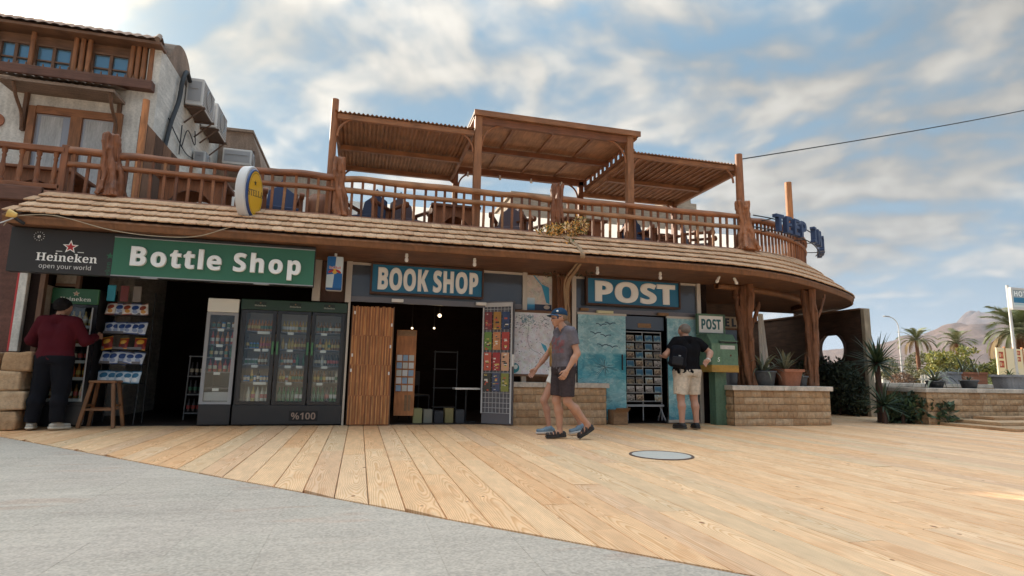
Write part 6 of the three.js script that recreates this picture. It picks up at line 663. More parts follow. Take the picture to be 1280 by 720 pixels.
// ================================================================ beyond the planters
{
  const R = rng(31337);
  // palms
  const frondG = [0, 1, 2].map((k) => { const r = rng(k + 5), P = [], L = 2.3, at = (s) => { const a = 0.25 + (1.0 + k * 0.22) * s; return V(0, L * (Math.sin(0.25 + a) - Math.sin(0.25)) * 0.0 + L * s * (0.62 - 0.78 * s * (0.55 + 0.25 * k)), L * s * (0.86 - 0.16 * s)); }; const g = []; for (let i = 0; i < 10; i++) g.push(rod(at(i / 10), at((i + 1) / 10), 0.028 * (1 - i / 11), 0.028 * (1 - (i + 1) / 11), 4)); for (let i = 2; i < 46; i++) { const s = i / 46, p = at(s), d = at(Math.min(1, s + 0.02)).sub(p).normalize(), l = 0.62 * Math.sin(Math.PI * (0.12 + 0.8 * s)) * (0.85 + 0.3 * r()); for (const sx of [-1, 1]) { const tip = p.clone().addScaledVector(d, l * 0.62).add(V(sx * l * 0.72, -0.12 * l + 0.1 * (r() - 0.5), 0)), w = 0.028; P.push(p.x, p.y, p.z - w, tip.x, tip.y, tip.z, p.x, p.y, p.z + w); } } const b = new THREE.BufferGeometry(); b.setAttribute('position', new THREE.Float32BufferAttribute(P, 3)); b.computeVertexNormals(); return join(...g, b); });
  const palmM = [leafM(0.15, 0.17, 0.06), leafM(0.20, 0.20, 0.08), leafM(0.11, 0.13, 0.05)], dry = leafM(0.28, 0.19, 0.09);
  const palm = (label, x, z, h, sc, n, s) => { const t = thing('palm_tree', label, 'palm tree', [x, 0, z]), r = rng(s); const tg = cyl(0.2 * sc, 0.14 * sc, h, 0, 0, 0, 12, { hs: 24 }), p = tg.attributes.position; for (let i = 0; i < p.count; i++) { const k = 1 + 0.12 * (Math.sin(p.getY(i) * 30) > 0 ? 1 : 0) + 0.1 * (n2(p.getY(i) * 9, i, 3) - 0.5); p.setX(i, p.getX(i) * k); p.setZ(i, p.getZ(i) * k); } part('trunk', tg, mt.trunk, t); for (let i = 0; i < n; i++) { const a = i * 2.39996 + r(), f = i / n, o = part('frond', frondG[f < 0.4 ? 0 : f < 0.75 ? 1 : 2], f > 0.86 ? dry : palmM[Math.floor(r() * 3)], t); o.position.set(0, h, 0); o.rotation.set(mix(-0.75, 0.75, f) + (r() - 0.5) * 0.2, 0, 0); o.quaternion.premultiply(new THREE.Quaternion().setFromAxisAngle(UP, a)); o.scale.setScalar(sc * (0.85 + 0.3 * r())); } };
  palm('slim palm with a clear trunk beside the street lamp', 47.9, -40, 4.4, 0.88, 30, 3); palm('palm crown rising behind the bright green tree', 78.8, -60, 6.0, 1.3, 30, 4); palm('broad palm with drooping fronds beside the hotel sign', 44.6, -29.5, 4.3, 1.45, 44, 5);
  // bright bushy tree
  const tr = thing('bushy_tree', 'bright green bushy tree in sunlight behind the terracotta trough', 'tree'); const blobs = []; for (let i = 0; i < 34; i++) { const a = R() * 6.283, q = Math.sqrt(R()); blobs.push([40.1 + Math.cos(a) * q * 2.5, 1.1 + 1.75 * R() * (1.1 - 0.5 * q) * (0.75 + 0.35 * Math.sin(a * 2 + 1)), -30 + Math.sin(a) * q * 1.8, 0.25 + 0.42 * R(), 0.22 + 0.36 * R(), 0.3 + 0.4 * R()]); }
  for (const [i, m] of [leafM(0.27, 0.265, 0.04, 0.4), leafM(0.19, 0.20, 0.03, 0.3), leafM(0.35, 0.30, 0.055, 0.4), leafM(0.09, 0.11, 0.025, 0.2)].entries()) part('crown', leafCloud(blobs, 2600, 0.22, rng(i + 50)), m, tr); part('trunk', [rod(V(40, 0, -30), V(39.6, 1.4, -30), 0.12, 0.07), rod(V(40.4, 0, -30), V(41.2, 1.6, -29.8), 0.10, 0.05), rod(V(40.2, 0, -30.1), V(40.4, 2, -30.3), 0.1, 0.05)], mt.dark, tr);
  const sh = (label, b, n, s, c) => { const t = thing('dry_shrub', label, 'shrub'); part('foliage', leafCloud(b, n, s, rng(n)), leafM(...c), t); part('foliage', leafCloud(b, n, s, rng(n + 1)), leafM(c[0] * 0.6, c[1] * 0.65, c[2] * 0.7), t); part('stem', rod(V(b[0][0], 0, b[0][2]), V(b[0][0], b[0][1], b[0][2]), 0.05), mt.dark, t); };
  sh('dark green shrub right of the bright bushy tree', [[42.6, 1.3, -28.5, 1.3, 1.1, 1], [43.8, 1.1, -28.5, 0.9, 0.9, 0.8]], 2200, 0.2, [0.10, 0.12, 0.04]); sh('low yellowish shrub below the slim palm', [[46.8, 0.9, -38.5, 1.2, 0.9, 0.8], [48.6, 1.2, -38.5, 1.1, 1.1, 0.8]], 1600, 0.2, [0.22, 0.19, 0.07]); sh('olive shrub between the lamp and the slim palm', [[50.5, 2.0, -42, 1.6, 1.5, 1], [46.4, 1.9, -42, 1.4, 1.0, 1]], 1800, 0.22, [0.19, 0.18, 0.07]); sh('reddish low shrub behind the tall yucca', [[44.8, 0.8, -39, 1.0, 0.7, 0.8]], 900, 0.18, [0.24, 0.13, 0.07]); sh('small green shrub at the foot of the hotel sign', [[29.6, 0.75, -20.6, 0.6, 0.45, 0.4]], 700, 0.14, [0.14, 0.17, 0.05]);
  // street lamp
  const l = thing('street_lamp', 'tall white street lamp with curved arm behind the yucca', 'street lamp', [46.0, 0, -40]); part('pole', cyl(0.09, 0.05, 4.9, 0, 0, 0, 10), mt.rim, l); part('arm', tube([[0, 4.88, 0], [0, 5.5, 0], [-0.15, 5.95, 0], [-0.5, 6.25, 0], [-1.0, 6.42, 0]], 0.04, 24, 7), mt.rim, l); part('lantern', bx(-1.55, -0.95, 6.37, 6.47, -0.1, 0.1, { r: 0.03 }), mt.grey, l);
  // low white buildings and fence
  for (const [n, lb, x0, x1, h, z] of [['low_house', 'low white house behind the tall yucca', 44.5, 48.2, 1.7, -45], ['low_house', 'long low cream house behind the slim palm', 51.5, 58, 1.75, -47], ['low_house', 'small white kiosk left of the street lamp', 41.2, 43.6, 1.3, -42]]) { const b = thing(n, lb, 'house'); part('wall', bx(x0, x1, 0, h, z - 4, z), mt.plaster, b); part('roof', bx(x0 - 0.15, x1 + 0.15, h + 0.001, h + 0.12, z - 4.1, z + 0.15), mt.whitePaint, b); for (let i = 0; i < 2; i++) part('window', bx(x0 + 0.5 + i * 1.6, x0 + 1.1 + i * 1.6, h - 0.9, h - 0.3, z + 0.001, z + 0.03), mt.frameWood, b); }
  const pf = thing('picket_fence', 'short white picket fence beyond the boundary wall', 'fence'); for (let i = 0; i < 11; i++) part('picket', bx(33.6 + i * 0.28, 33.76 + i * 0.28, 0, 1.22, -28, -27.96), mt.whitePaint, pf); part('rail', bx(33.5, 36.7, 0.9, 0.98, -28.04, -28.001), mt.whitePaint, pf);
  const bf = thing('panel_fence', 'cream upright panel fence with red printed panels below the hotel sign', 'fence'), rp = canvasTex(128, 256, (g, w, h) => { rect(g, '#e9d3a4', 0, 0, w, h); for (const y of [18, 100]) { rect(g, '#a8402c', 22, y, 84, 62); rect(g, '#e4c9a0', 36, y + 14, 20, 34); rect(g, '#d98a5a', 66, y + 20, 26, 24); } }); for (let i = 0; i < 9; i++) { const x = 28.65 + i * 0.56; part('panel', bx(x, x + 0.5, 0, 2.45 - 0.02 * (i % 3), -20.06, -20), M([0.78, 0.66, 0.44], 0.7), bf); if (i < 1 || i > 1) part('print', card(i % 3 ? 0.3 : 0.44, i % 3 ? 0.9 : 1.3, x + 0.25, i % 3 ? 1.95 : 1.7, -19.995), printMat(rp, 0.6), bf); part('post', bx(x + 0.5, x + 0.56, 0, 2.5, -20.07, -19.99), mt.orange, bf); }
  const hs = thing('hotel_sign', 'white and blue HOTEL sign on a pole at the right edge', 'sign', [29.75, 0, -20]), ht = canvasTex(640, 360, (g, w, h) => { rect(g, '#cfd3d2', 0, 0, w, h); rect(g, '#8e9a9e', 14, 16, w - 28, 150); say(g, 'HOTEL', 26, 94, 150, '#eef0ee', 'bold', 'sans-serif', 'left', 6, '#6b777c'); rect(g, '#1f6f94', 14, 168, w - 28, 108); rect(g, '#a9c0c6', 30, 286, 420, 34); }); part('pole', [cyl(0.07, 0.06, 5.45, 0.02, 0, 0, 10)], mt.rim, hs); part('panel', bx(-0.05, 1.75, 4.32, 5.28, 0.09, 0.2, { r: 0.01 }), mt.rim, hs); part('face', card(1.70, 0.86, 0.86, 4.82, 0.204), printMat(ht, 0.4), hs); part('frame', [bx(-0.08, 1.8, 5.24, 5.32, 0.08, 0.22), bx(-0.08, 1.8, 4.27, 4.33, 0.08, 0.22), bx(-0.10, -0.02, 4.33, 5.24, 0.08, 0.22)], mt.rim, hs);
  const ps = thing('white_awning', 'white slanting awning beside the broad palm at the right edge', 'awning'); part('cloth', grid(4, 2, (u, v) => [mix(33.6, 37.0, u) + 1.8 * v, mix(3.6, 3.9, v) + 0.12 * u, mix(-21.4, -22.8, v)]), mt.white, ps); part('post', rod(V(34.0, 0, -21.5), V(34.0, 3.6, -21.5), 0.05), mt.rim, ps);
  // mountains
  const mtn = (name, az0, az1, r0, r1, prof, seed, col, label) => { const NU = 260, NV = 60; const g = grid(NU, NV, (u, v) => { const a = mix(az0, az1, u), r = mix(r0, r1, v), x = Math.sin(a) * r, z = -Math.cos(a) * r; let p = 0; for (let i = 0; i < prof.length - 1; i++) if (a >= prof[i][0] && a <= prof[i + 1][0]) p = mix(prof[i][1], prof[i + 1][1], smooth(0, 1, (a - prof[i][0]) / (prof[i + 1][0] - prof[i][0]))); const rise = Math.pow(Math.sin(Math.min(1, v / 0.72) * Math.PI / 2), 0.9) * (v > 0.72 ? 1 - (v - 0.72) * 1.5 : 1); const q = 1 - Math.abs(2 * fbm(x / 260, z / 260, seed, 5) - 1), s = 1 - Math.abs(2 * fbm(x / 90, z / 90, seed + 9, 4) - 1); return [x, -3 + p * r1 * 0.80 * rise * (0.66 + 0.30 * q + 0.10 * s), z]; }, [30, 12]); const m = struct(name, g, M(col, 0.95, { map: rep(mottleT, 1) })); m.userData.label = label; };
  const d = Math.PI / 180;
  mtn('mountains', 28 * d, 82 * d, 2000, 3900, [[28 * d, 0.02], [41 * d, 0.040], [46.5 * d, 0.050], [50 * d, 0.066], [53 * d, 0.082], [55 * d, 0.080], [58 * d, 0.085], [66 * d, 0.10], [82 * d, 0.08]], 17, [0.17, 0.11, 0.09], 'bare reddish mountains along the right horizon');
  mtn('far_mountains', 20 * d, 85 * d, 5000, 7600, [[20 * d, 0.02], [44 * d, 0.045], [51 * d, 0.060], [54.2 * d, 0.108], [55.5 * d, 0.106], [58 * d, 0.112], [64 * d, 0.10], [85 * d, 0.08]], 27, [0.15, 0.11, 0.105], 'higher hazy mountain ridge behind the nearer one');
}
// ================================================================ people
const lerp3 = (a, b, t) => [mix(a[0], b[0], t), mix(a[1], b[1], t), mix(a[2], b[2], t)];
const sub3 = (a, b) => [a[0] - b[0], a[1] - b[1], a[2] - b[2]], dot3 = (a, b) => a[0] * b[0] + a[1] * b[1] + a[2] * b[2], nrm3 = (a) => { const l = Math.hypot(...a); return a.map((x) => x / l); };
function bounds(segs, pad) { const lo = [1e9, 1e9, 1e9], hi = [-1e9, -1e9, -1e9]; for (const s of segs) for (const [o, r] of [[0, s[6]], [3, s[7]]]) for (let k = 0; k < 3; k++) { lo[k] = Math.min(lo[k], s[o + k] - r - pad); hi[k] = Math.max(hi[k], s[o + k] + r + pad); } return [lo, hi]; }
function headGeo() {
  const s = [[0, 0.035, -0.028, 0, 0.03, 0.02, 0.088, 0.082], [-0.018, 0.0, 0.03, 0.018, 0.0, 0.03, 0.066, 0.066], [0, -0.045, 0.03, 0, -0.083, 0.062, 0.054, 0.032], [0, 0.012, 0.094, 0, -0.028, 0.110, 0.009, 0.014], [-0.034, 0.024, 0.082, 0.034, 0.024, 0.082, 0.014, 0.014], [-0.014, -0.056, 0.088, 0.014, -0.056, 0.088, 0.010, 0.010], [-0.012, -0.068, 0.086, 0.012, -0.068, 0.086, 0.009, 0.009], [-0.046, -0.02, 0.055, -0.02, -0.05, 0.07, 0.024, 0.02], [0.046, -0.02, 0.055, 0.02, -0.05, 0.07, 0.024, 0.02]];
  const ears = [[-0.083, 0.012, -0.008, -0.084, -0.028, -0.002, 0.014, 0.010], [0.083, 0.012, -0.008, 0.084, -0.028, -0.002, 0.014, 0.010]], a = caps(s, 0.022), b = caps(ears, 0.01);
  return sdf((x, y, z) => Math.min(a(x, y, z), b(x, y, z)), [-0.115, -0.13, -0.13], [0.115, 0.14, 0.14], 0.0065);
}
function handGeo(side, curl) {                                          // wrist at the origin, fingers down, palm towards -x*side
  const s = [], q = -side; for (const [k, l] of [[0.030, 0.068], [0.010, 0.076], [-0.010, 0.071], [-0.029, 0.055]]) { s.push([0, -0.012, k * 0.72, 0, -0.088, k, 0.014, 0.0115]); const c = curl, p1 = [q * Math.sin(c) * l * 0.55, -0.088 - Math.cos(c) * l * 0.55, k * 1.06], p2 = [p1[0] + q * Math.sin(c * 2) * l * 0.5, p1[1] - Math.cos(c * 2) * l * 0.5, k * 1.08]; s.push([0, -0.088, k, ...p1, 0.0095, 0.0088], [...p1, ...p2, 0.0088, 0.0072]); }
  const f = caps(s, 0.006), t = caps([[0, -0.02, 0.024, q * 0.018, -0.055, 0.050, 0.014, 0.011], [q * 0.018, -0.055, 0.050, q * 0.026, -0.088, 0.054, 0.0105, 0.0082]], 0.008), w = caps([[0, 0.02, 0, 0, -0.02, 0, 0.026, 0.024]], 0.01);
  return sdf((x, y, z) => { const a = f(x, y, z), b = t(x, y, z), c = w(x, y, z), m = Math.min(a, b), h = Math.max(0, 0.012 - Math.abs(m - c)); return Math.min(m, c) - h * h / 0.048; }, [-0.085, -0.20, -0.055], [0.085, 0.04, 0.075], 0.004);
}
const orient = (g, dir, fwd, pos) => { const y = V(...dir).normalize().negate(), z0 = V(...fwd), x = V().crossVectors(y, z0).normalize(), z = V().crossVectors(x, y); g.applyMatrix4(new THREE.Matrix4().makeBasis(x, y, z)); g.translate(...pos); return g; };
function person(o) {
  const J = o.J, t = thing('person', o.label, 'person', o.pos, o.turn), b = o.build || 1, g = o.girth || 1;
  const torso = [[J.hipL[0], J.hipL[1] + 0.02, J.hipL[2], J.hipR[0], J.hipR[1] + 0.02, J.hipR[2], 0.098 * g, 0.098 * g]], mid = lerp3(lerp3(J.hipL, J.hipR, 0.5), lerp3(J.shL, J.shR, 0.5), 0.35), ch = lerp3(lerp3(J.hipL, J.hipR, 0.5), lerp3(J.shL, J.shR, 0.5), 0.72);
  const ax = nrm3(sub3(J.shL, J.shR)), off = (p, k, f = 0) => [p[0] + ax[0] * k, p[1] + ax[1] * k, p[2] + ax[2] * k + f];
  for (const k of [-1, 1]) { torso.push([...off(lerp3(J.hipL, J.hipR, 0.5), k * 0.06), ...off(mid, k * 0.055 * g, 0.012 * g), 0.10 * g, 0.098 * g], [...off(mid, k * 0.055 * g, 0.012 * g), ...off(ch, k * 0.085, 0.015), 0.098 * g, 0.105 * b], [...off(ch, k * 0.085, 0.01), ...(k > 0 ? lerp3(J.shL, J.shR, 0.13) : lerp3(J.shL, J.shR, 0.87)), 0.100 * b, 0.060 * b]); }
  if (o.belly) torso.push([...off(mid, 0, 0.06), ...off(mid, 0, 0.07), o.belly, o.belly]); if (o.bust) for (const k of [-1, 1]) torso.push([...off(ch, k * 0.07, 0.075), ...off(ch, k * 0.07, 0.08), 0.055, 0.05]);
  const neckB = lerp3(J.shL, J.shR, 0.5); torso.push([...lerp3(J.shL, neckB, 0.45), neckB[0], neckB[1] + 0.055, neckB[2], 0.045 * b, 0.045], [...lerp3(J.shR, neckB, 0.45), neckB[0], neckB[1] + 0.055, neckB[2], 0.045 * b, 0.045]);
  const neck = [[neckB[0], neckB[1] + 0.02, neckB[2], J.head[0], J.head[1] - 0.07, J.head[2] - 0.015, 0.058 * b, 0.054 * b]];
  const arm = (S, E2, W) => [[...S, ...E2, 0.054 * b, 0.042 * b], [...E2, ...lerp3(E2, W, 0.3), 0.041 * b, 0.043 * b], [...lerp3(E2, W, 0.3), ...W, 0.043 * b, 0.027 * b]];
  const leg = (H, K, A) => { const c = lerp3(K, A, 0.32); c[2] -= 0.018; return [[...H, ...K, 0.088 * g, 0.056 * b], [...K, ...c, 0.052 * b, 0.056 * b], [...c, ...A, 0.056 * b, 0.036 * b]]; };
  const limbs = [...arm(J.shL, J.elL, J.wrL), ...arm(J.shR, J.elR, J.wrR), ...leg(J.hipL, J.knL, J.anL), ...leg(J.hipR, J.knR, J.anR), [...J.anL, ...J.toeL, 0.036, 0.026], [...J.anR, ...J.toeR, 0.036, 0.026]];
  const all = [...torso, ...neck, ...limbs], f = caps(all, 0.028), [lo, hi] = bounds(all, 0.02);
  const body = sdf(f, lo, hi, 0.0135), hd = headGeo(); hd.applyMatrix4(new THREE.Matrix4().makeRotationFromEuler(new THREE.Euler(o.nod || 0, o.look || 0, 0))); hd.translate(...J.head);
  const hl = orient(handGeo(1, o.curlL ?? 0.35), nrm3(o.handL || sub3(J.wrL, J.elL)), o.fwdL || [0, 0, 1], J.wrL), hr = orient(handGeo(-1, o.curlR ?? 0.35), nrm3(o.handR || sub3(J.wrR, J.elR)), o.fwdR || [0, 0, 1], J.wrR);
  part('body', [body, hd, hl, hr], M(o.skin, 0.62, { bumpMap: roughB, bumpScale: 0.001 }), t);
  const cloth = (name, segs, k, grow, clip, mat, label, wr = 0.006, cell = 0.0125) => { const q = segs.map((s) => [...s.slice(0, 6), s[6] + grow, s[7] + grow]), a = caps(q, k), [l, h] = bounds(q, 0.02); return part(name, sdf((x, y, z) => Math.max(a(x, y, z) + wr * (n3(x * 17, y * 11, z * 17, name.length) - 0.5) + wr * 0.7 * (n3(x * 40, y * 22, z * 40, 7) - 0.5), clip(x, y, z)), l, h, cell), mat, t, label); };
  return { t, torso, neck, arm, leg, cloth, J, neckB, f };
}
const along = (p, d) => { const n = nrm3(d), c = dot3(p, n); return (x, y, z) => n[0] * x + n[1] * y + n[2] * z - c; };
function tee(P, mat, hem, sleeve, grow = 0.016, label, name = 'shirt') {                  // short or long sleeved top: torso and sleeves each cut, then joined
  const { J, torso } = P, sl = (S, E2, W) => { const full = P.arm(S, E2, W), q = full.map((s) => [...s.slice(0, 6), s[6] + grow, s[7] + grow]); const cut = sleeve < 1 ? along(lerp3(S, E2, sleeve), sub3(E2, S)) : along(lerp3(E2, W, sleeve - 1), sub3(W, E2)); const a = caps(sleeve < 1 ? [q[0]] : q, 0.02); return (x, y, z) => Math.max(a(x, y, z), cut(x, y, z)); };
  const L = sl(J.shL, J.elL, J.wrL), R = sl(J.shR, J.elR, J.wrR), q = torso.map((s) => [...s.slice(0, 6), s[6] + grow, s[7] + grow]), a = caps(q, 0.04), nb = P.neckB;
  const all = [...torso, ...P.arm(J.shL, J.elL, J.wrL), ...P.arm(J.shR, J.elR, J.wrR)], [lo, hi] = bounds(all, 0.04); lo[1] = Math.max(lo[1], hem - 0.03);
  return part(name, sdf((x, y, z) => { const w = 0.009 * (n3(x * 14, y * 9, z * 14, 3) - 0.5) + 0.005 * (n3(x * 38, y * 20, z * 38, 9) - 0.5); let d = Math.max(a(x, y, z), hem + 0.012 * Math.sin(x * 19) - y); for (const s of [L, R]) { const e = s(x, y, z), h = Math.max(0, 0.03 - Math.abs(d - e)); d = Math.min(d, e) - h * h / 0.12; } d += w; const nd = Math.hypot(x - nb[0], (y - nb[1] - 0.105) * 0.9, z - nb[2] - 0.02) - 0.075; return Math.max(d, -nd); }, lo, hi, 0.0115), mat, P.t, label);
}
function legsWear(P, name, mat, waist, cutT, grow, label, k = 0.02) {                     // shorts or trousers; cutT < 1 stops along the thigh, > 1 along the shin
  const { J } = P, one = (H, K, A) => { const q = P.leg(H, K, A).map((s, i) => [...s.slice(0, 6), s[6] + grow, s[7] + grow * (cutT > 1 ? 1.5 : 1.25)]), cut = cutT < 1 ? along(lerp3(H, K, cutT), sub3(K, H)) : along(lerp3(K, A, cutT - 1), sub3(A, K)), a = caps(cutT < 1 ? [q[0]] : q, 0.02); return (x, y, z) => Math.max(a(x, y, z), cut(x, y, z)); };
  const L = one(J.hipL, J.knL, J.anL), R = one(J.hipR, J.knR, J.anR), q = P.torso.slice(0, 5).map((s) => [...s.slice(0, 6), s[6] + grow * 0.8, s[7] + grow * 0.8]), a = caps(q, 0.04), [lo, hi] = bounds([...P.leg(J.hipL, J.knL, J.anL), ...P.leg(J.hipR, J.knR, J.anR), P.torso[0]], 0.06);
  hi[1] = waist + 0.02; return part(name, sdf((x, y, z) => { let d = Math.max(a(x, y, z), J.hipL[1] - 0.06 - y); for (const s of [L, R]) { const e = s(x, y, z), h = Math.max(0, 0.03 - Math.abs(d - e)); d = Math.min(d, e) - h * h / 0.12; } return Math.max(d + 0.010 * (n3(x * 15, y * 9, z * 15, 21) - 0.5) + 0.005 * (n3(x * 36, y * 18, z * 36, 5) - 0.5), y - waist); }, lo, hi, 0.0115), mat, P.t, label);
}
function shoe(P, an, toe, mats, kind, label) {                                            // sole follows the foot from heel to toe
  const d = nrm3([toe[0] - an[0], 0, toe[2] - an[2]]), pitch = toe[1] - an[1], heel = [an[0] - d[0] * 0.055, an[1] - 0.045, an[2] - d[2] * 0.055], tp = [toe[0] + d[0] * 0.02, toe[1] - 0.004, toe[2] + d[2] * 0.02], mid = lerp3(heel, tp, 0.5), sx = [-d[2], 0, d[0]];
  const w = 0.034, segs = []; for (const k of [-1, 1]) segs.push([heel[0] + sx[0] * k * 0.012, heel[1], heel[2] + sx[2] * k * 0.012, mid[0] + sx[0] * k * 0.016, mid[1], mid[2] + sx[2] * k * 0.016, 0.026, 0.026], [mid[0] + sx[0] * k * 0.016, mid[1], mid[2] + sx[2] * k * 0.016, tp[0] + sx[0] * k * 0.014, tp[1], tp[2] + sx[2] * k * 0.014, 0.026, 0.022]);
  const up = nrm3([-d[0] * (tp[1] - heel[1]), Math.hypot(tp[0] - heel[0], tp[2] - heel[2]), -d[2] * (tp[1] - heel[1])]), lift = (s, h) => s.map((v, i) => i < 6 ? v + up[i % 3] * h : v);
  const s2 = segs.map((s) => lift(s, 0.022)); s2.push([...an, ...lerp3(an, toe, 0.35), kind === 'sandal' ? 0.02 : 0.043, 0.036], [...lerp3(heel, an, 0.4), ...an, 0.036, kind === 'sandal' ? 0.02 : 0.043]);
  const a = caps(s2, 0.02), [lo, hi] = bounds(s2, 0.02), base = dot3(up, heel), top = dot3(up, an);
  const holes = (x, y, z) => { if (kind !== 'sandal') return 1; const u = (x - heel[0]) * d[0] + (z - heel[2]) * d[2]; return Math.abs(((u * 22 + 10) % 1) - 0.5) < 0.22 && Math.abs(u - 0.13) < 0.10 ? -1 : 1; };
  const g = sdf((x, y, z) => { const h = up[0] * x + up[1] * y + up[2] * z - base; let q = Math.max(a(x, y, z) - (kind === 'sandal' ? 0.004 : 0), -h - 0.004); if (kind === 'sandal' && holes(x, y, z) < 0 && h > 0.02) q = Math.max(q, a(x, y, z) + 0.02); return q; }, lo, hi, 0.006); const o = part('shoe', g, mats[0], P.t, label);
  const b = caps(segs, 0.02), [l2, h2] = bounds(segs, 0.02); part('sole', sdf((x, y, z) => { const h = up[0] * x + up[1] * y + up[2] * z - base; return Math.max(b(x, y, z) - 0.008, h - 0.004, -h - 0.026); }, l2, h2, 0.006), mats[1], o);
}
function hair(P, mat, down, front, puff = 0.012, o = {}) { const h = P.J.head, s = [[h[0], h[1] + 0.035, h[2] - 0.028, h[0], h[1] + 0.03, h[2] + 0.015, 0.089 + puff, 0.083 + puff]], a = caps(s, 0.02); return part('hair', sdf((x, y, z) => Math.max(a(x, y, z) + 0.006 * (n3(x * 90, y * 90, z * 90) - 0.5), (h[1] + front + Math.max(0, -(z - h[2]) - 0.0) * -1.2 * down) - y), [h[0] - 0.13, h[1] - 0.14, h[2] - 0.15], [h[0] + 0.13, h[1] + 0.16, h[2] + 0.13], 0.007), mat, P.t); }
function eyes(P, look = 0) { for (const k of [-1, 1]) { const e = part('eye', place(new THREE.SphereGeometry(0.0125, 12, 10), P.J.head[0] + k * 0.033, P.J.head[1] + 0.004, P.J.head[2] + 0.083), M([0.75, 0.72, 0.68], 0.3), P.t); part('iris', place(new THREE.SphereGeometry(0.006, 10, 8), P.J.head[0] + k * 0.033, P.J.head[1] + 0.004, P.J.head[2] + 0.0925), M([0.05, 0.03, 0.02], 0.3), e); } }
const denimB = { bumpMap: rep(fabricB, 6), bumpScale: 0.001 };
// ---- the walking man
{
  const P = person({ label: 'walking man in grey t-shirt, dark shorts, blue cap and black sandals', pos: [2.68, 0.004, -7.36], turn: -Math.PI / 2 + 0.06, skin: [0.46, 0.24, 0.155], girth: 1.04, b: 1, nod: 0.10, curlL: 0.5, curlR: 0.5,
    J: { head: [0, 1.615, 0.075], shL: [0.185, 1.415, -0.025], shR: [-0.185, 1.425, 0.005], elL: [0.235, 1.13, -0.09], wrL: [0.215, 0.905, 0.045], elR: [-0.225, 1.14, -0.09], wrR: [-0.20, 0.91, -0.05], hipL: [0.09, 0.92, -0.005], hipR: [-0.09, 0.925, 0.01], knL: [0.085, 0.50, -0.015], anL: [0.085, 0.185, -0.315], toeL: [0.085, 0.045, -0.215], knR: [-0.08, 0.50, 0.075], anR: [-0.08, 0.085, 0.02], toeR: [-0.085, 0.035, 0.175] } });
  const sh = tee(P, M([1, 1, 1], 0.9, { map: mottleT, vertexColors: true, ...denimB }), 0.855, 0.60, 0.02), sp = sh.geometry.attributes.position, sc = []; for (let i = 0; i < sp.count; i++) { const x = sp.getX(i), y = sp.getY(i), z = sp.getZ(i), m = z > 0.06 && y > 1.13 && y < 1.36 && n3(x * 30, y * 34, z * 30, 4) > 0.42 ? smooth(0.06, 0.10, z) * 0.75 : 0; sc.push(mix(0.165, 0.30, m), mix(0.14, 0.085, m), mix(0.16, 0.09, m)); } sh.geometry.setAttribute('color', new THREE.Float32BufferAttribute(sc, 3));
  legsWear(P, 'shorts', Mc([0.075, 0.058, 0.062], 0.9, { map: mottleT, ...denimB }), 0.96, 0.86, 0.028);
  for (const [a, b] of [['anL', 'toeL'], ['anR', 'toeR']]) shoe(P, P.J[a], P.J[b], [M([0.035, 0.024, 0.022], 0.6), M([0.03, 0.028, 0.028], 0.7)], 'sandal');
  const h = P.J.head, capM = Mc([0.018, 0.045, 0.085], 0.8, denimB), cs = [[h[0], h[1] + 0.045, h[2] - 0.022, h[0], h[1] + 0.04, h[2] + 0.022, 0.099, 0.092]], ca = caps(cs, 0.02), cp = part('cap', sdf((x, y, z) => Math.max(ca(x, y, z), h[1] + 0.042 - 0.22 * (z - h[2]) * -0.6 - y), [h[0] - 0.13, h[1] - 0.05, h[2] - 0.15], [h[0] + 0.13, h[1] + 0.17, h[2] + 0.14], 0.007), capM, P.t);
  part('brim', grid(14, 5, (u, v) => { const a = mix(-1.15, 1.15, u), r = 0.095 + 0.078 * v * Math.pow(Math.cos(a * 0.8), 0.7); return [h[0] + Math.sin(a) * r * 0.92, h[1] + 0.058 - 0.028 * v - 0.02 * Math.sin(a) * Math.sin(a), h[2] + Math.cos(a) * r]; }), new THREE.MeshStandardMaterial({ color: C(0.018, 0.045, 0.085), roughness: 0.8, side: THREE.DoubleSide }), cp); part('badge', place(new THREE.SphereGeometry(0.016, 10, 8), h[0] + 0.07, h[1] + 0.085, h[2] + 0.055), mt.white, cp);
  const gl = part('sunglasses', [grid(16, 4, (u, v) => { const a = mix(-1.25, 1.25, u); return [h[0] + Math.sin(a) * 0.092, h[1] + 0.022 - 0.04 * v, h[2] + 0.012 + Math.cos(a) * 0.096]; }), bx(h[0] + 0.084, h[0] + 0.090, h[1] + 0.008, h[1] + 0.018, h[2] - 0.02, h[2] + 0.05), bx(h[0] - 0.090, h[0] - 0.084, h[1] + 0.008, h[1] + 0.018, h[2] - 0.02, h[2] + 0.05)], new THREE.MeshStandardMaterial({ color: C(0.02, 0.05, 0.09), roughness: 0.08, metalness: 0.5, side: THREE.DoubleSide }), P.t);
  hair(P, M([0.22, 0.15, 0.10], 0.9), 0.45, 0.0, 0.002);
}
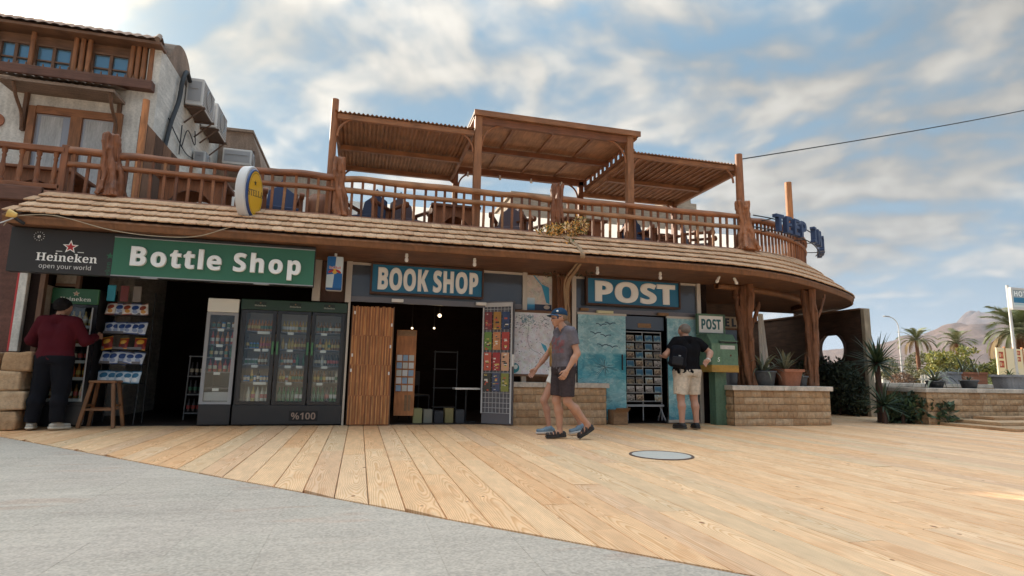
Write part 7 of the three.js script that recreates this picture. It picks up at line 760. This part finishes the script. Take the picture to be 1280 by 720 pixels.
// ---- the woman beyond him
{
  const P = person({ label: 'woman in gold top, white shorts and blue sneakers walking beyond the capped man', pos: [2.82, 0.004, -7.88], turn: -Math.PI / 2, skin: [0.44, 0.225, 0.15], girth: 0.98, build: 0.86, bust: 1, curlL: 0.4, curlR: 0.3,
    J: { head: [0, 1.50, -0.03], shL: [0.155, 1.325, -0.01], shR: [-0.155, 1.32, 0.03], elL: [0.19, 1.07, -0.14], wrL: [0.18, 0.87, -0.12], elR: [-0.20, 1.10, 0.17], wrR: [-0.19, 0.92, 0.32], hipL: [0.085, 0.86, 0], hipR: [-0.085, 0.86, 0.02], knL: [0.08, 0.47, -0.08], anL: [0.08, 0.13, -0.29], toeL: [0.08, 0.045, -0.15], knR: [-0.075, 0.475, 0.23], anR: [-0.075, 0.085, 0.14], toeR: [-0.08, 0.035, 0.29] } });
  tee(P, M([0.46, 0.27, 0.085], 0.55, { map: rep(mottleT, 6), metalness: 0.15, bumpMap: rep(roughB, 8), bumpScale: 0.006 }), 0.97, 0.3, 0.014, null, 'top');
  legsWear(P, 'shorts', M([0.72, 0.70, 0.66], 0.85, denimB), 0.955, 0.42, 0.022);
  for (const [a, b] of [['anL', 'toeL'], ['anR', 'toeR']]) shoe(P, P.J[a], P.J[b], [M([0.25, 0.36, 0.46], 0.7, { map: mottleT }), M([0.6, 0.58, 0.57], 0.6)], 'shoe'); hair(P, M([0.10, 0.055, 0.03], 0.7), 1.5, 0.045, 0.014); eyes(P);
}
// ---- the man at the post office
{
  const P = person({ label: 'man in black t-shirt and beige shorts with back turned, beside the mailbox', pos: [5.24, 0.008, -8.46], turn: Math.PI + 0.06, skin: [0.45, 0.24, 0.165], girth: 1.17, build: 1.1, belly: 0.12, nod: 0.12, curlR: 0.6, handR: [0.72, -0.62, -0.02], fwdR: [0.5, 0.6, 0.0],
    J: { head: [0, 1.60, 0.045], shL: [0.205, 1.41, -0.02], shR: [-0.205, 1.41, -0.02], elL: [0.36, 1.20, 0.05], wrL: [0.27, 1.18, 0.27], elR: [-0.415, 1.25, -0.07], wrR: [-0.285, 1.115, -0.175], hipL: [0.105, 0.92, 0], hipR: [-0.105, 0.92, 0], knL: [0.125, 0.50, 0.015], anL: [0.135, 0.085, -0.02], toeL: [0.165, 0.035, 0.12], knR: [-0.125, 0.50, 0.015], anR: [-0.14, 0.085, -0.02], toeR: [-0.175, 0.035, 0.12] } });
  tee(P, Mc([0.007, 0.0065, 0.008], 0.95, denimB), 0.90, 0.62, 0.03); legsWear(P, 'shorts', Mc([0.80, 0.68, 0.55], 0.9, { map: mottleT, ...denimB }), 0.97, 0.86, 0.036);
  part('side_stripe', bx(0.218, 0.224, 0.62, 0.88, -0.03, 0.0, { rz: 0.03 }), mt.black, P.t);
  for (const [a, b] of [['anL', 'toeL'], ['anR', 'toeR']]) shoe(P, P.J[a], P.J[b], [M([0.015, 0.014, 0.015], 0.7), M([0.025, 0.024, 0.024], 0.6)], 'shoe'); hair(P, M([0.16, 0.13, 0.11], 0.9), 0.75, 0.02, 0.001); eyes(P);
  part('bracelet', orient(new THREE.TorusGeometry(0.036, 0.009, 8, 20).rotateX(Math.PI / 2), [0.68, -0.70, -0.2], [0, 0, 1], [-0.298, 1.125, -0.168]), mt.white, P.t);
  const k = thing('backpack', 'black backpack slung on the left shoulder of the man in black', 'backpack', [5.24 - 0.225, 1.20, -8.35], -0.5); k.rotation.z = -0.12; k.scale.setScalar(0.86); const q = caps([[-0.085, -0.15, 0, 0.085, -0.17, 0, 0.075, 0.075], [-0.08, 0.1, 0, 0.08, 0.1, 0, 0.07, 0.07], [-0.085, -0.15, 0, -0.08, 0.1, 0, 0.075, 0.07], [0.085, -0.15, 0, 0.08, 0.1, 0, 0.075, 0.07], [0, -0.15, 0, 0, 0.12, 0, 0.08, 0.07]], 0.04); part('bag', sdf((x, y, z) => q(x, y, z) + 0.008 * (n3(x * 16, y * 16, z * 16) - 0.5), [-0.19, -0.28, -0.12], [0.19, 0.22, 0.12], 0.01), Mc([0.008, 0.008, 0.012], 0.8, denimB), k); part('pocket', box(0.2, 0.16, 0.05, 0, -0.11, 0.075, { r: 0.02 }), M([0.010, 0.010, 0.014], 0.8), k); part('logo_tab', bx(0.01, 0.05, -0.02, 0.0, 0.101, 0.104), mt.grey, k); part('strap', [tube([[-0.05, 0.15, -0.03], [-0.06, 0.27, -0.12], [-0.06, 0.24, -0.24], [-0.08, 0.08, -0.30]], 0.016, 20, 6), rod(V(0.06, -0.22, 0), V(0.07, -0.36, 0.01), 0.008)], mt.black, k);
}
// ---- the man at the fridge
{
  const P = person({ label: 'man in maroon sweater and dark trousers, back turned, at the green-topped fridge', pos: [-3.98, 0.008, -9.06], turn: Math.PI - 0.12, skin: [0.34, 0.18, 0.115], girth: 1.1, build: 1.06, look: -0.3, nod: 0.05, curlR: 0.7, handR: [-0.2, 0.1, 1], fwdR: [0, 1, 0.2],
    J: { head: [0.0, 1.63, 0.03], shL: [0.20, 1.43, -0.02], shR: [-0.20, 1.43, 0.0], elL: [0.34, 1.18, 0.03], wrL: [0.29, 1.12, 0.25], elR: [-0.30, 1.18, 0.08], wrR: [-0.33, 1.26, 0.30], hipL: [0.10, 0.93, 0], hipR: [-0.10, 0.93, 0], knL: [0.145, 0.50, 0.02], anL: [0.17, 0.085, -0.02], toeL: [0.22, 0.035, 0.12], knR: [-0.12, 0.50, 0.02], anR: [-0.135, 0.085, -0.02], toeR: [-0.19, 0.035, 0.11] } });
  tee(P, Mc([0.075, 0.009, 0.014], 0.92, denimB), 0.91, 1.9, 0.024, null, 'sweater'); legsWear(P, 'trousers', Mc([0.009, 0.009, 0.012], 0.9, denimB), 0.98, 1.98, 0.03);
  for (const [a, b] of [['anL', 'toeL'], ['anR', 'toeR']]) shoe(P, P.J[a], P.J[b], [M([0.42, 0.37, 0.31], 0.8), M([0.6, 0.57, 0.5], 0.7)], 'shoe'); hair(P, Mc([0.012, 0.010, 0.010], 0.75), 0.95, 0.03, 0.012); eyes(P);
}
renderer.render(scene, camera);
